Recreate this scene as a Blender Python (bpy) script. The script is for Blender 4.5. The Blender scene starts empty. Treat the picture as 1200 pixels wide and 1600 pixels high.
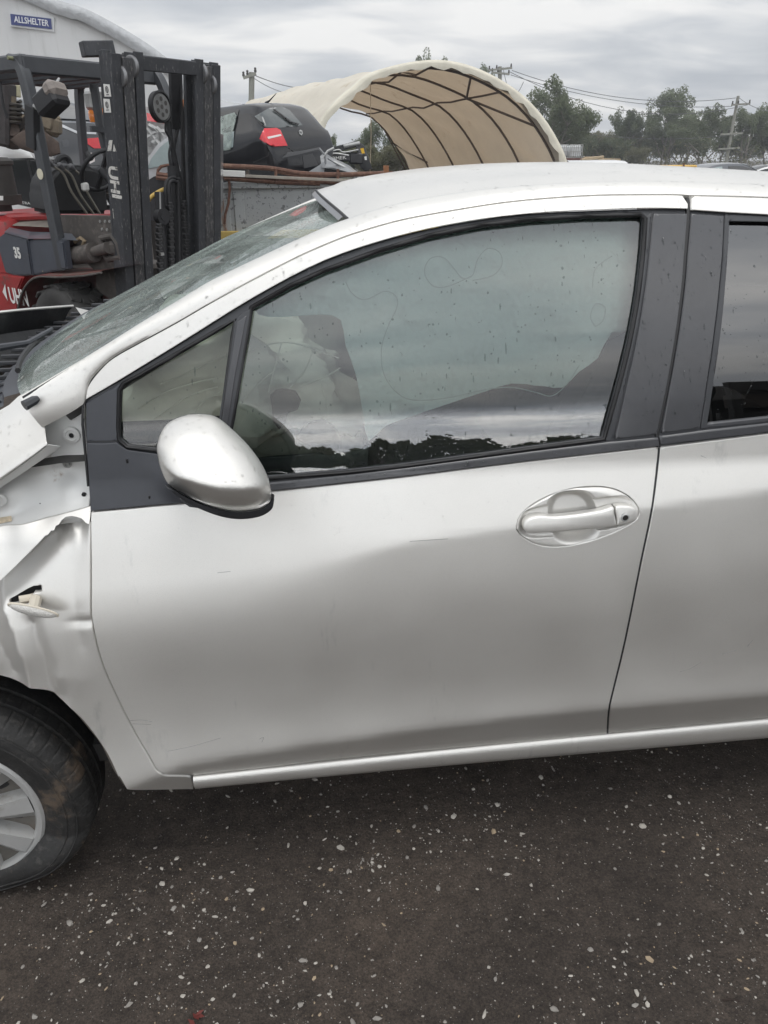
import bpy, bmesh, math, random
import numpy as np
from mathutils import Vector, Matrix, geometry
rnd = random.Random(7)
nr = np.random.RandomState(11)
scn = bpy.context.scene
col = scn.collection
R_ = math.radians

# ---------------------------------------------------------------- camera
FPX, PITCH, YAW, ROLL, CAM = 1165.0, R_(25.3), R_(5.9), R_(-0.6), np.array([.78, -1.27, 1.52])
_F = np.array([math.sin(YAW)*math.cos(PITCH), math.cos(YAW)*math.cos(PITCH), -math.sin(PITCH)])
_R0 = np.array([math.cos(YAW), -math.sin(YAW), 0.0]); _U0 = np.cross(_R0, _F)
_R = math.cos(ROLL)*_R0 + math.sin(ROLL)*_U0
_U = -math.sin(ROLL)*_R0 + math.cos(ROLL)*_U0
cd = bpy.data.cameras.new('camera'); cam = bpy.data.objects.new('camera', cd); col.objects.link(cam)
m = Matrix.Identity(4)
for i in range(3):
    m[i][0], m[i][1], m[i][2], m[i][3] = _R[i], _U[i], -_F[i], CAM[i]
cam.matrix_world = m
cd.sensor_fit = 'VERTICAL'; cd.sensor_height = 36.0; cd.lens = FPX/1600*36.0
cd.clip_start = 0.02; cd.clip_end = 2000
scn.camera = cam

# ---------------------------------------------------------------- sky, sun, exposure
w = bpy.data.worlds.new('World'); scn.world = w; w.use_nodes = True
nt = w.node_tree; nt.nodes.clear(); N = nt.nodes.new; L = nt.links.new
SUN_EL, SUN_AZ = R_(74), R_(140)
sky = N('ShaderNodeTexSky'); sky.sky_type = 'NISHITA'; sky.sun_disc = False
sky.sun_elevation = SUN_EL; sky.sun_rotation = SUN_AZ
tc = N('ShaderNodeTexCoord'); sep = N('ShaderNodeSeparateXYZ'); L(tc.outputs['Generated'], sep.inputs[0])
def wmath(op, a, b=None, clamp=False):
    n = N('ShaderNodeMath'); n.operation = op; n.use_clamp = clamp
    for k, v in enumerate((a, b)):
        if v is None: continue
        if isinstance(v, (int, float)): n.inputs[k].default_value = v
        else: L(v, n.inputs[k])
    return n.outputs[0]
def wrange(v, a, b, c, d, smooth=True):
    n = N('ShaderNodeMapRange'); n.interpolation_type = 'SMOOTHSTEP' if smooth else 'LINEAR'
    L(v, n.inputs[0])
    for k, q in zip((1, 2, 3, 4), (a, b, c, d)): n.inputs[k].default_value = q
    return n.outputs[0]
zz = wmath('ADD', wmath('MAXIMUM', sep.outputs[2], 0.0), 0.16)
comb = N('ShaderNodeCombineXYZ')
L(wmath('DIVIDE', sep.outputs[0], zz), comb.inputs[0]); L(wmath('DIVIDE', sep.outputs[1], zz), comb.inputs[1])
def wnoise(scale, detail, rough, dist=0.0, off=(0, 0, 0), stretch=(1, 1, 1)):
    mp = N('ShaderNodeMapping'); mp.inputs['Location'].default_value = off; mp.inputs['Scale'].default_value = stretch
    L(comb.outputs[0], mp.inputs[0])
    n = N('ShaderNodeTexNoise'); n.inputs['Scale'].default_value = scale; n.inputs['Detail'].default_value = detail
    n.inputs['Roughness'].default_value = rough; n.inputs['Distortion'].default_value = dist
    L(mp.outputs[0], n.inputs['Vector']); return n.outputs['Fac']
n1 = wnoise(.9, 3, .45, .4, (3.1, 1.7, 0), (.8, 1.0, 1))
n2 = wnoise(2.8, 4, .5, .4, (0, 5, 0), (.7, 1.1, 1))
nmix = wmath('ADD', wmath('MULTIPLY', n1, .66), wmath('MULTIPLY', n2, .34))
cr = N('ShaderNodeValToRGB'); L(nmix, cr.inputs[0])
cr.color_ramp.elements[0].position = .37; cr.color_ramp.elements[0].color = (.44, .475, .525, 1)
cr.color_ramp.elements[1].position = .61; cr.color_ramp.elements[1].color = (1.0, .99, .97, 1)
e = cr.color_ramp.elements.new(.5); e.color = (.68, .70, .725, 1)
# overcast sky: brighter towards the zenith
lum = wrange(sep.outputs[2], 0.05, 0.75, 1.0, 1.5, True)
lum = wmath('MULTIPLY', lum, wrange(sep.outputs[1], 0.2, -0.8, 1.0, 1.5))
# gap of clear light under the cloud deck low on the side behind the camera (seen reflected in the glass)
band = wmath('MULTIPLY', wrange(sep.outputs[2], 0.11, 0.17, 1.0, 0.0), wrange(sep.outputs[1], -0.3, -0.75, 0.0, 1.0))
deck = wmath('MULTIPLY', wmath('MULTIPLY', wrange(sep.outputs[2], 0.15, 0.20, 0.0, 1.0), wrange(sep.outputs[2], 0.26, 0.45, 1.0, 0.0)), wrange(sep.outputs[1], -0.3, -0.75, 0.0, 1.0))
lum2 = wmath('MULTIPLY', wmath('ADD', lum, wmath('MULTIPLY', band, 4.0)), wmath('SUBTRACT', 1.0, wmath('MULTIPLY', deck, .28)))
cl = N('ShaderNodeVectorMath'); cl.operation = 'SCALE'; L(cr.outputs[0], cl.inputs[0]); L(wmath('MULTIPLY', lum2, 10.0), cl.inputs['Scale'])
mx = N('ShaderNodeMix'); mx.data_type = 'RGBA'; mx.inputs[0].default_value = .93
L(sky.outputs[0], mx.inputs[6]); L(cl.outputs[0], mx.inputs[7])
bg = N('ShaderNodeBackground'); bg.inputs[1].default_value = .1; L(mx.outputs[2], bg.inputs[0])
wo = N('ShaderNodeOutputWorld'); L(bg.outputs[0], wo.inputs[0])
sl = bpy.data.lights.new('sun', 'SUN'); sl.energy = .9; sl.angle = R_(28); sl.color = (1, .97, .93)
sun = bpy.data.objects.new('sun', sl); col.objects.link(sun)
sun.rotation_euler = (math.pi/2 - SUN_EL, 0, math.pi - SUN_AZ)
vs = scn.view_settings; vs.view_transform = 'Standard'; vs.look = 'None'; vs.exposure = 0.0; vs.gamma = 1.0; vs.use_curve_mapping = False
scn.render.engine = 'CYCLES'
scn.cycles.max_bounces = 8; scn.cycles.transparent_max_bounces = 16
scn.cycles.caustics_reflective = False; scn.cycles.caustics_refractive = False

# ---------------------------------------------------------------- pixel of the 1200x1600 view -> ray -> point
def ray(u, v):
    return _F + _R*(u-600)/FPX - _U*(v-800)/FPX
def at_y(u, v, y):
    d = ray(u, v); return CAM + d*((y-CAM[1])/d[1])
def at_z(u, v, z):
    d = ray(u, v); return CAM + d*((z-CAM[2])/d[2])
def proj(P):
    d = np.asarray(P, float)-CAM; k = d@_F
    return 600+FPX*(d@_R)/k, 800-FPX*(d@_U)/k

# ---------------------------------------------------------------- materials
def M(name, colr, rough=.5, metal=0.0, coat=0.0, coat_rough=.04, vary=None, bump=None, spec=None, second=None, coord='Object', grime=None):
    """vary=(scale, amount) lightness noise; bump=(scale, strength, distance); second=(colour, scale, lo, hi) stain mixed by noise."""
    mt = bpy.data.materials.new(name); mt.use_nodes = True
    t = mt.node_tree; b = t.nodes['Principled BSDF']
    c = (*colr, 1)
    b.inputs['Base Color'].default_value = c; b.inputs['Roughness'].default_value = rough; b.inputs['Metallic'].default_value = metal
    b.inputs['Coat Weight'].default_value = coat; b.inputs['Coat Roughness'].default_value = coat_rough
    if spec is not None: b.inputs['Specular IOR Level'].default_value = spec
    mt.diffuse_color = c
    if vary or bump or second or grime:
        tc = t.nodes.new('ShaderNodeTexCoord'); src = tc.outputs[coord]
        def noise(s, det=5, ro=.6, st=None):
            n = t.nodes.new('ShaderNodeTexNoise'); n.inputs['Scale'].default_value = s; n.inputs['Detail'].default_value = det; n.inputs['Roughness'].default_value = ro
            if st:
                mp = t.nodes.new('ShaderNodeMapping'); mp.inputs['Scale'].default_value = st; t.links.new(src, mp.inputs[0]); t.links.new(mp.outputs[0], n.inputs['Vector'])
            else: t.links.new(src, n.inputs['Vector'])
            return n.outputs['Fac']
        cur = None
        if vary:
            r = t.nodes.new('ShaderNodeMapRange'); t.links.new(noise(vary[0], 6, .65, vary[2] if len(vary) > 2 else None), r.inputs[0])
            r.inputs[1].default_value = .3; r.inputs[2].default_value = .7; r.inputs[3].default_value = 1-vary[1]; r.inputs[4].default_value = 1+vary[1]
            v = t.nodes.new('ShaderNodeVectorMath'); v.operation = 'SCALE'; v.inputs[0].default_value = colr; t.links.new(r.outputs[0], v.inputs['Scale'])
            cur = v.outputs[0]
        for sec in ([second] if second and not isinstance(second, list) else (second or [])):
            r = t.nodes.new('ShaderNodeMapRange'); t.links.new(noise(sec[1], 6, .7, sec[4] if len(sec) > 4 else None), r.inputs[0])
            r.inputs[1].default_value = sec[2]; r.inputs[2].default_value = sec[3]; r.interpolation_type = 'SMOOTHSTEP'
            x = t.nodes.new('ShaderNodeMix'); x.data_type = 'RGBA'; t.links.new(r.outputs[0], x.inputs[0])
            if cur is None: x.inputs[6].default_value = c
            else: t.links.new(cur, x.inputs[6])
            x.inputs[7].default_value = (*sec[0], 1); cur = x.outputs[2]
        if cur is not None: t.links.new(cur, b.inputs['Base Color'])
        if bump:
            bn = t.nodes.new('ShaderNodeBump'); bn.inputs['Strength'].default_value = bump[1]; bn.inputs['Distance'].default_value = bump[2] if len(bump) > 2 else .005
            t.links.new(noise(bump[0], 4, .6), bn.inputs['Height']); t.links.new(bn.outputs[0], b.inputs['Normal'])
        if grime:
            r = t.nodes.new('ShaderNodeMapRange'); t.links.new(noise(grime[0], 5, .6), r.inputs[0])
            r.inputs[1].default_value = .35; r.inputs[2].default_value = .7; r.inputs[3].default_value = rough; r.inputs[4].default_value = min(1, rough+grime[1])
            t.links.new(r.outputs[0], b.inputs['Roughness'])
    return mt
def glass(name, tint, ior=1.9, rough=0.0, bump=None, dirt=0.0):
    """thin pane: tinted see-through plus mirror reflection that grows at grazing angles"""
    mt = bpy.data.materials.new(name); mt.use_nodes = True
    t = mt.node_tree; t.nodes.clear()
    o = t.nodes.new('ShaderNodeOutputMaterial'); tr = t.nodes.new('ShaderNodeBsdfTransparent'); tr.inputs[0].default_value = (*tint, 1)
    gl = t.nodes.new('ShaderNodeBsdfGlossy'); gl.inputs['Roughness'].default_value = rough; gl.inputs[0].default_value = (1, 1, 1, 1)
    fr = t.nodes.new('ShaderNodeFresnel'); fr.inputs[0].default_value = ior
    mxs = t.nodes.new('ShaderNodeMixShader'); t.links.new(fr.outputs[0], mxs.inputs[0]); t.links.new(tr.outputs[0], mxs.inputs[1]); t.links.new(gl.outputs[0], mxs.inputs[2])
    last = mxs.outputs[0]
    if bump or dirt: tc = t.nodes.new('ShaderNodeTexCoord')
    if bump:
        n = t.nodes.new('ShaderNodeTexVoronoi'); n.inputs['Scale'].default_value = bump[0]; n.inputs['Randomness'].default_value = 1
        t.links.new(tc.outputs['Object'], n.inputs['Vector'])
        r = t.nodes.new('ShaderNodeMapRange'); r.inputs[1].default_value = 0; r.inputs[2].default_value = .45; r.inputs[3].default_value = 1; r.inputs[4].default_value = 0
        t.links.new(n.outputs['Distance'], r.inputs[0])
        b = t.nodes.new('ShaderNodeBump'); b.inputs['Strength'].default_value = bump[1]; b.inputs['Distance'].default_value = .002
        t.links.new(r.outputs[0], b.inputs['Height']); t.links.new(b.outputs[0], gl.inputs['Normal']); t.links.new(b.outputs[0], fr.inputs['Normal'])
    if dirt:  # pale diffuse veil; on the windscreen it paints in sky reflection
        d = t.nodes.new('ShaderNodeBsdfDiffuse'); d.inputs[0].default_value = (.52, .60, .55, 1)
        n = t.nodes.new('ShaderNodeTexNoise'); n.inputs['Scale'].default_value = 9; n.inputs['Detail'].default_value = 6
        t.links.new(tc.outputs['Object'], n.inputs['Vector'])
        r = t.nodes.new('ShaderNodeMapRange'); t.links.new(n.outputs['Fac'], r.inputs[0]); r.inputs[1].default_value = .3; r.inputs[2].default_value = .8; r.inputs[3].default_value = dirt*.4; r.inputs[4].default_value = dirt*1.6
        m2 = t.nodes.new('ShaderNodeMixShader'); t.links.new(r.outputs[0], m2.inputs[0]); t.links.new(last, m2.inputs[1]); t.links.new(d.outputs[0], m2.inputs[2]); last = m2.outputs[0]
    t.links.new(last, o.inputs[0]); return mt

# ---------------------------------------------------------------- object helpers
def wm(o):
    mt = Matrix.Identity(4)
    while o is not None:
        mt = o.matrix_basis @ mt; o = o.parent
    return mt
def props(o, label=None, cat=None, group=None, kind=None):
    if label: o['label'] = label
    if cat: o['category'] = cat
    if group: o['group'] = group
    if kind: o['kind'] = kind
    return o
def empty(name, loc, rz=0, label=None, cat=None, group=None, kind=None):
    o = bpy.data.objects.new(name, None); col.objects.link(o); o.location = loc; o.rotation_euler = (0, 0, rz); o.empty_display_size = .2
    return props(o, label, cat, group, kind)
def link(name, me, mt, parent=None):
    o = bpy.data.objects.new(name, me); col.objects.link(o)
    if mt is not None and len(me.materials) == 0: me.materials.append(mt)
    if parent is not None: o.parent = parent
    return o
def mk(name, V, Fs, mt, parent=None, world=True, smooth=True, sharp=None, normals=None, double=False):
    """world=True: coordinates are in world space and are moved into the parent's frame"""
    V = np.asarray(V, float)
    if parent is not None and world:
        mi = np.array(wm(parent).inverted()); V = V@mi[:3, :3].T + mi[:3, 3]
    me = bpy.data.meshes.new(name); me.from_pydata(V.tolist(), [], [tuple(f) for f in Fs]); me.update()
    if smooth:
        me.polygons.foreach_set('use_smooth', [True]*len(me.polygons))
        if sharp is not None: me.set_sharp_from_angle(angle=R_(sharp))
    if normals is not None: me.normals_split_custom_set_from_vertices([tuple(n) for n in normals])
    return link(name, me, mt, parent)
def fin(name, bm, mt, parent=None, world=False, sharp=32):
    if parent is not None and world: bm.transform(wm(parent).inverted())
    me = bpy.data.meshes.new(name); bm.to_mesh(me); bm.free()
    me.polygons.foreach_set('use_smooth', [True]*len(me.polygons)); me.set_sharp_from_angle(angle=R_(sharp))
    return link(name, me, mt, parent)
def NB(): return bmesh.new()
def box(bm, c, s, rot=None, bev=0.0, seg=1):
    r = bmesh.ops.create_cube(bm, size=1.0); vs_ = r['verts']
    mt = Matrix.Translation(c) @ ((rot if rot is not None else Matrix.Identity(3)).to_4x4()) @ Matrix.Diagonal((*s, 1))
    bmesh.ops.transform(bm, matrix=mt, verts=vs_)
    if bev > 0:
        es = list({e for v in vs_ for e in v.link_edges})
        bmesh.ops.bevel(bm, geom=es, offset=bev, segments=seg, affect='EDGES', profile=.5)
def frame_of(d, up=(0, 0, 1)):
    x = Vector(d).normalized(); u = Vector(up)
    if abs(x.dot(u)) > .98: u = Vector((1, 0, 0))
    y = u.cross(x).normalized(); z = x.cross(y)
    return Matrix((x, y, z)).transposed()
def beam(bm, a, b, wd, ht, up=(0, 0, 1), bev=0.0):
    a, b = Vector(a), Vector(b); d = b-a
    box(bm, (a+b)/2, (d.length, wd, ht), frame_of(d, up), bev)
def tube(bm, pts, r, n=8, caps=True, closed=False):
    P = [Vector(p) for p in pts]; rings = []
    rs = r if isinstance(r, (list, tuple)) else [r]*len(P)
    prev = None
    for i, p in enumerate(P):
        a = P[i-1] if (i > 0 or closed) else P[i]; b = P[(i+1) % len(P)] if (i < len(P)-1 or closed) else P[i]
        d = (b-a).normalized()
        if prev is None:
            u = Vector((0, 0, 1)) if abs(d.z) < .9 else Vector((1, 0, 0))
            y = u.cross(d).normalized()
        else: y = (prev - d*prev.dot(d)).normalized()
        prev = y; z = d.cross(y)
        rings.append([bm.verts.new(p + (y*math.cos(2*math.pi*k/n)+z*math.sin(2*math.pi*k/n))*rs[i]) for k in range(n)])
    m_ = len(rings)
    for i in range(m_ if closed else m_-1):
        A, B = rings[i], rings[(i+1) % m_]
        for k in range(n): bm.faces.new((A[k], A[(k+1) % n], B[(k+1) % n], B[k]))
    if caps and not closed:
        bm.faces.new(rings[0][::-1]); bm.faces.new(rings[-1])
def lathe(bm, prof, n=24, mt=None, arc=None):
    """prof: (radius, height) about local z; closed ends when radius is 0"""
    mt = mt or Matrix.Identity(4); rings = []
    for r, h in prof:
        if r < 1e-6: rings.append([bm.verts.new(mt @ Vector((0, 0, h)))])
        else: rings.append([bm.verts.new(mt @ Vector((r*math.cos(2*math.pi*k/n), r*math.sin(2*math.pi*k/n), h))) for k in range(n)])
    for A, B in zip(rings[:-1], rings[1:]):
        for k in range(n):
            a0, a1 = A[k % len(A)], A[(k+1) % len(A)]; b0, b1 = B[k % len(B)], B[(k+1) % len(B)]
            f = [a0, a1, b1, b0]; g = []
            for v in f:
                if v not in g: g.append(v)
            if len(g) > 2: bm.faces.new(g)
def prism(bm, poly, fn, h0, h1, bev=0.0):
    """poly: 2-D outline; fn(a, b, h) -> point"""
    A = [bm.verts.new(fn(a, b, h0)) for a, b in poly]; B = [bm.verts.new(fn(a, b, h1)) for a, b in poly]
    n = len(poly); fs = [bm.faces.new(A[::-1]), bm.faces.new(B)]
    for k in range(n): fs.append(bm.faces.new((A[k], A[(k+1) % n], B[(k+1) % n], B[k])))
    bmesh.ops.recalc_face_normals(bm, faces=fs)
    if bev > 0:
        es = list({e for f in fs[:2] for e in f.edges}); bmesh.ops.bevel(bm, geom=es, offset=bev, segments=2, affect='EDGES', profile=.5)
def gridmesh(bm, P, close_u=False):
    V = [[bm.verts.new(p) for p in row] for row in P]
    nu = len(V)
    for i in range(nu if close_u else nu-1):
        for j in range(len(V[0])-1):
            bm.faces.new((V[i][j], V[(i+1) % nu][j], V[(i+1) % nu][j+1], V[i][j+1]))
def text_mesh(s, size, extrude=.001, bold=0.0, shear=0.0, sx=1.0, spacing=1.0):
    cu = bpy.data.curves.new('lettering', 'FONT'); cu.body = s; cu.size = size; cu.extrude = extrude; cu.offset = bold; cu.shear = shear
    cu.align_x = 'CENTER'; cu.align_y = 'CENTER'; cu.space_character = spacing; cu.resolution_u = 3
    o = bpy.data.objects.new('lettering', cu); col.objects.link(o)
    dg = bpy.context.evaluated_depsgraph_get(); me = bpy.data.meshes.new_from_object(o.evaluated_get(dg))
    bpy.data.objects.remove(o); bpy.data.curves.remove(cu)
    if sx != 1.0: me.transform(Matrix.Diagonal((sx, 1, 1, 1)))
    return me
def lettering(name, s, size, mt, parent, o, ex, ey, **k):
    """flat lettering at o with reading direction ex and upward direction ey (parent's frame)"""
    me = text_mesh(s, size, **k); ex = Vector(ex).normalized(); ey = Vector(ey).normalized(); ez = ex.cross(ey)
    me.transform(Matrix.Translation(o) @ Matrix((ex, ey, ez)).transposed().to_4x4())
    return link(name, me, mt, parent)
def sstep(a, b, x):
    t = np.clip((np.asarray(x, float)-a)/(b-a), 0, 1); return t*t*(3-2*t)
def catmull(P, k=6, closed=False):
    P = np.asarray(P, float); n = len(P); out = []
    for i in range(n if closed else n-1):
        p0, p1, p2, p3 = (P[(i-1) % n], P[i], P[(i+1) % n], P[(i+2) % n]) if closed else (P[max(i-1, 0)], P[i], P[i+1], P[min(i+2, n-1)])
        for t in np.arange(k)/k:
            out.append(.5*((2*p1)+(-p0+p2)*t+(2*p0-5*p1+4*p2-p3)*t*t+(-p0+3*p1-3*p2+p3)*t**3))
    if not closed: out.append(P[-1])
    return np.array(out)
# ================================================================ materials of the car
def paint():
    mt = M('silver_paint', (.765, .75, .715), .46, .84, .35, .12, vary=(2.2, .03), grime=(5, .08), second=[((.60, .595, .57), 2.6, .60, .78, (5, 5, 1.4)), ((.62, .61, .585), 900, .52, .72)])
    return mt
SILVER = paint()
ROOFP = SILVER
INNER = M('inner_paint', (.76, .76, .74), .42, .1, .25, .15, vary=(5, .05), second=((.30, .22, .15), 9, .62, .74))
BLACKTRIM = M('black_trim', (.045, .047, .052), .38, vary=(18, .12))
SATIN = M('satin_pillar_film', (.06, .061, .066), .27, 0, .35, .1, vary=(12, .1))
SAIL = M('grey_plastic', (.05, .053, .062), .45, vary=(25, .08), bump=(700, .08, .001))
RUBBER = M('rubber_seal', (.012, .012, .013), .5)
GLOSSRUB = M('black_gloss', (.01, .01, .011), .15)
DARK = M('dark_cavity', (.012, .012, .012), .9)
SIDEGLASS = glass('side_window', (.76, .85, .815), 2.1)
REARGLASS = glass('tinted_rear_window', (.10, .11, .115), 2.3)
QGLASS = glass('quarter_window', (.82, .87, .83), 1.6)
SCREEN = glass('windscreen', (.82, .93, .88), 1.75, 0.0, (190, .7), .24)  # veil colour stands for reflected sky and airbag white under the pane
WATER = glass('water_on_glass', (.78, .80, .80), 1.33)
WATERP = glass('water_on_paint', (.955, .955, .955), 1.34)
CURTAIN = M('curtain_airbag', (.70, .80, .77), .8, vary=(3, .12), bump=(6, 1.0, .05))
AIRBAG = M('airbag_cloth', (.84, .79, .70), .85, vary=(5, .16), bump=(160, .1, .001))
CABIN = M('cabin_plastic', (.035, .034, .033), .7, vary=(20, .15))
SEATM = M('seat_cloth', (.05, .05, .05), .95, vary=(60, .2))
TYRE = M('tyre_rubber', (.019, .0185, .018), .66, vary=(26, .35), second=[((.10, .075, .055), 7, .54, .66), ((.05, .047, .044), 60, .5, .7)], bump=(120, .5, .003))
HUBCAP = M('hubcap_silver', (.5, .5, .49), .4, .35, .2, .2, vary=(8, .06), second=((.30, .27, .22), 14, .6, .8))
STEEL = M('dark_steel', (.06, .055, .05), .55, .6, vary=(20, .3))
LAMP = M('lamp_lens', (.72, .70, .66), .2, 0, .5, bump=(260, .9, .004))
CREAMP = M('lamp_socket', (.72, .66, .55), .5)

# ================================================================ the body side as one smooth surface y = S(x, z)
def sp(t): return np.where(t > 30, t, np.log1p(np.exp(np.minimum(t, 30))))
_Z2 = [.33, .05, 0.0]
def S(x, z):
    x = np.asarray(x, float); z = np.asarray(z, float)
    xq = np.maximum(x, .47)-.9; z2 = _Z2[0]+_Z2[1]*xq+_Z2[2]*xq*xq-.35*np.maximum(0, .47-x)   # lower feature line
    zc = .830+.085*(x-.85); f = sstep(.45, .98, x)
    wc = .055*(1-f)+.0035*f; zc = zc+.006*(1-f)        # shoulder crease, sharper towards the back
    zsh = -.075*(1-f)
    y = -.26*(z-.62)
    def add(ds, z0, w_): return ds*w_*sp((z-z0)/w_)
    y = y+.50*(z2-.33)-.12*np.minimum(0, z-z2)+add(.50, z2, .007)+add(-.21, .455, .035)+add(-.04, .56, .03)+add(.17, .715, .045)
    y = y+add(.27, zc+zsh, wc)+add(-.28, .962, .004)+add(.46, 1.2, .085)+add(1.2, 1.462, .01)
    y = y+.16*np.maximum(0, .30-x)**2+.02*np.maximum(0, x-1.5)**2
    return y-_S0
_S0 = 0.0
_S0 = float(S(1.2, .62))
def nrmS(x, z, h=1e-3, fn=None):
    fn = fn or S
    dx = (fn(x+h, z)-fn(x-h, z))/(2*h); dz = (fn(x, z+h)-fn(x, z-h))/(2*h)
    n = np.stack([dx, -np.ones_like(dx), dz], -1); return n/np.linalg.norm(n, axis=-1, keepdims=True)
def px2S(pts, off=0.0, fn=None):
    """where the sight lines meet the body side: (x, z) of each"""
    fn = fn or S; out = []
    for u, v in pts:
        d = ray(u, v); lo, hi = -.5, .7
        for _ in range(46):
            mid = .5*(lo+hi); P = CAM+d*((mid-CAM[1])/d[1])
            if mid-float(fn(P[0], P[2]))-off > 0: hi = mid
            else: lo = mid
        out.append((P[0], P[2]))
    return np.array(out)
for _ in range(4):
    _q = px2S([(300, 1198), (450, 1170), (575, 1150), (700, 1135), (950, 1111), (1200, 1083)]); _k = np.polyfit(_q[:, 0]-.9, _q[:, 1], 2); _Z2[:] = [float(_k[2]), float(_k[1]), float(_k[0])]
def area2(P): x, y = P[:, 0], P[:, 1]; return .5*np.sum(x*np.roll(y, -1)-np.roll(x, -1)*y)
def ccw(P): P = np.asarray(P, float); return P if area2(P) > 0 else P[::-1]
def resample(P, step):
    out = []
    n = len(P)
    for i in range(n):
        a, b = P[i], P[(i+1) % n]; k = max(1, int(math.ceil(np.linalg.norm(b-a)/step)))
        for j in range(k): out.append(a+(b-a)*j/k)
    return np.array(out)
def vnorm(P):
    """outward unit normal at each vertex of a counter-clockwise loop"""
    a = np.roll(P, 1, 0); b = np.roll(P, -1, 0)
    def pn(d): d = d/np.maximum(np.linalg.norm(d, axis=1, keepdims=True), 1e-9); return np.stack([d[:, 1], -d[:, 0]], 1)
    n1, n2 = pn(P-a), pn(b-P); n = n1+n2; ln = np.linalg.norm(n, axis=1, keepdims=True); n = n/np.maximum(ln, 1e-6)
    k = np.clip(1/np.maximum((n*n1).sum(1, keepdims=True), .4), 1, 2.0)
    return n*k
def offset(P, d): return P+vnorm(P)*d
def inpoly(P, Q):
    x, y = Q[:, 0], Q[:, 1]; c = np.zeros(len(Q), bool); n = len(P)
    for i in range(n):
        x1, y1 = P[i]; x2, y2 = P[(i+1) % n]
        if y1 == y2: continue
        hit = ((y1 > y) != (y2 > y)) & (x < (x2-x1)*(y-y1)/(y2-y1)+x1); c ^= hit
    return c
FAR = []          # (vertices, faces, material) of panels repeated on the far flank
def panel(name, loop, mt, parent, off=0.0, grid=.02, depth=.015, holes=(), edge=.003, fn=None, disp=None, shrink=0.0, far=False, inset=(.0015, .0045)):
    fn0 = fn or S
    def Y(x, z):
        y = fn0(x, z)+off
        if disp is not None: y = y+disp(x, z)
        return y
    step = min(grid*.7, .014)
    lp = ccw(np.asarray(loop, float))
    if shrink: lp = offset(lp, -shrink)
    loops = [resample(lp, step)]
    for h in holes:
        hh = ccw(np.asarray(h, float))
        if shrink: hh = offset(hh, shrink)
        loops.append(resample(hh, step))
    pts, edges = [], []; base = 0
    nrms = []
    for l in loops:
        k = len(l); pts.append(l); edges += [(base+i, base+(i+1) % k) for i in range(k)]; base += k
    nb = base
    allb = np.concatenate(loops)
    lo, hi = allb.min(0), allb.max(0)
    def ok(Q, mind):
        c = inpoly(loops[0], Q)
        for h in loops[1:]: c &= ~inpoly(h, Q)
        Q = Q[c]
        if len(Q):
            dd = np.full(len(Q), 1e9)
            for i in range(0, len(allb), 400):
                dd = np.minimum(dd, np.linalg.norm(Q[:, None]-allb[None, i:i+400], axis=2).min(1))
            Q = Q[dd > mind]
        return Q
    ringidx = []
    for r in inset:
        for i, l in enumerate(loops):
            q = ok(offset(l, -r if i == 0 else r), r*.75); pts.append(q)
    gx = np.arange(lo[0]+grid*.37, hi[0], grid); gz = np.arange(lo[1]+grid*.41, hi[1], grid)
    if len(gx) and len(gz):
        G = np.stack(np.meshgrid(gx, gz), -1).reshape(-1, 2); pts.append(ok(G, max(grid*.45, inset[-1]*1.4)))
    A = np.concatenate([p for p in pts if len(p)])
    r = geometry.delaunay_2d_cdt([Vector(p) for p in A], edges, [], 0, 1e-6)
    V2 = np.array([tuple(v) for v in r[0]]); T = np.array([t for t in r[2] if len(t) == 3])
    orig = r[3]
    cen = V2[T].mean(1); keep = inpoly(loops[0], cen)
    for h in loops[1:]: keep &= ~inpoly(h, cen)
    T = T[keep]
    a, b, c = V2[T[:, 0]], V2[T[:, 1]], V2[T[:, 2]]
    flip = ((b-a)[:, 0]*(c-a)[:, 1]-(b-a)[:, 1]*(c-a)[:, 0]) < 0
    T[flip] = T[flip][:, ::-1]
    # vertex -> boundary index
    vb = {}
    for vi, ol in enumerate(orig):
        for oi in ol:
            if oi < nb: vb[oi] = vi
    y = Y(V2[:, 0], V2[:, 1]); n = nrmS(V2[:, 0], V2[:, 1], fn=lambda x, z: Y(x, z))
    V = np.stack([V2[:, 0], y, V2[:, 1]], 1); Fs = [tuple(t) for t in T]
    VV = [V]; NN = [n.copy()]; cnt = len(V); base = 0
    for li, l in enumerate(loops):
        k = len(l); sg = 1 if li == 0 else -1
        out2 = vnorm(l); out2 = out2/np.linalg.norm(out2, axis=1, keepdims=True)*sg
        ids = [vb[base+i] for i in range(k)]
        o3 = np.stack([out2[:, 0], np.zeros(k), out2[:, 1]], 1)
        for i in range(k):
            V[ids[i], 1] += edge; nn = n[ids[i]]+o3[i]*.9; NN[0][ids[i]] = nn/np.linalg.norm(nn)
        B = V[ids].copy(); B[:, 1] += max(depth, edge+.001); VV.append(B); NN.append(o3)
        for i in range(k):
            j = (i+1) % k; q = (ids[i], cnt+i, cnt+j, ids[j])
            Fs.append(q[::-1] if sg < 0 else q)
        cnt += k; base += k
    VV = np.concatenate(VV); NN = np.concatenate(NN)
    o = mk(name, VV, Fs, mt, parent, normals=NN)
    if far: FAR.append((VV, Fs, mt))
    return o
def pS(pts, off=0.0, smooth=0): 
    P = np.asarray(pts, float)
    if smooth: P = catmull(P, smooth)
    return px2S(P, off)
YC = .8475

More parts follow.
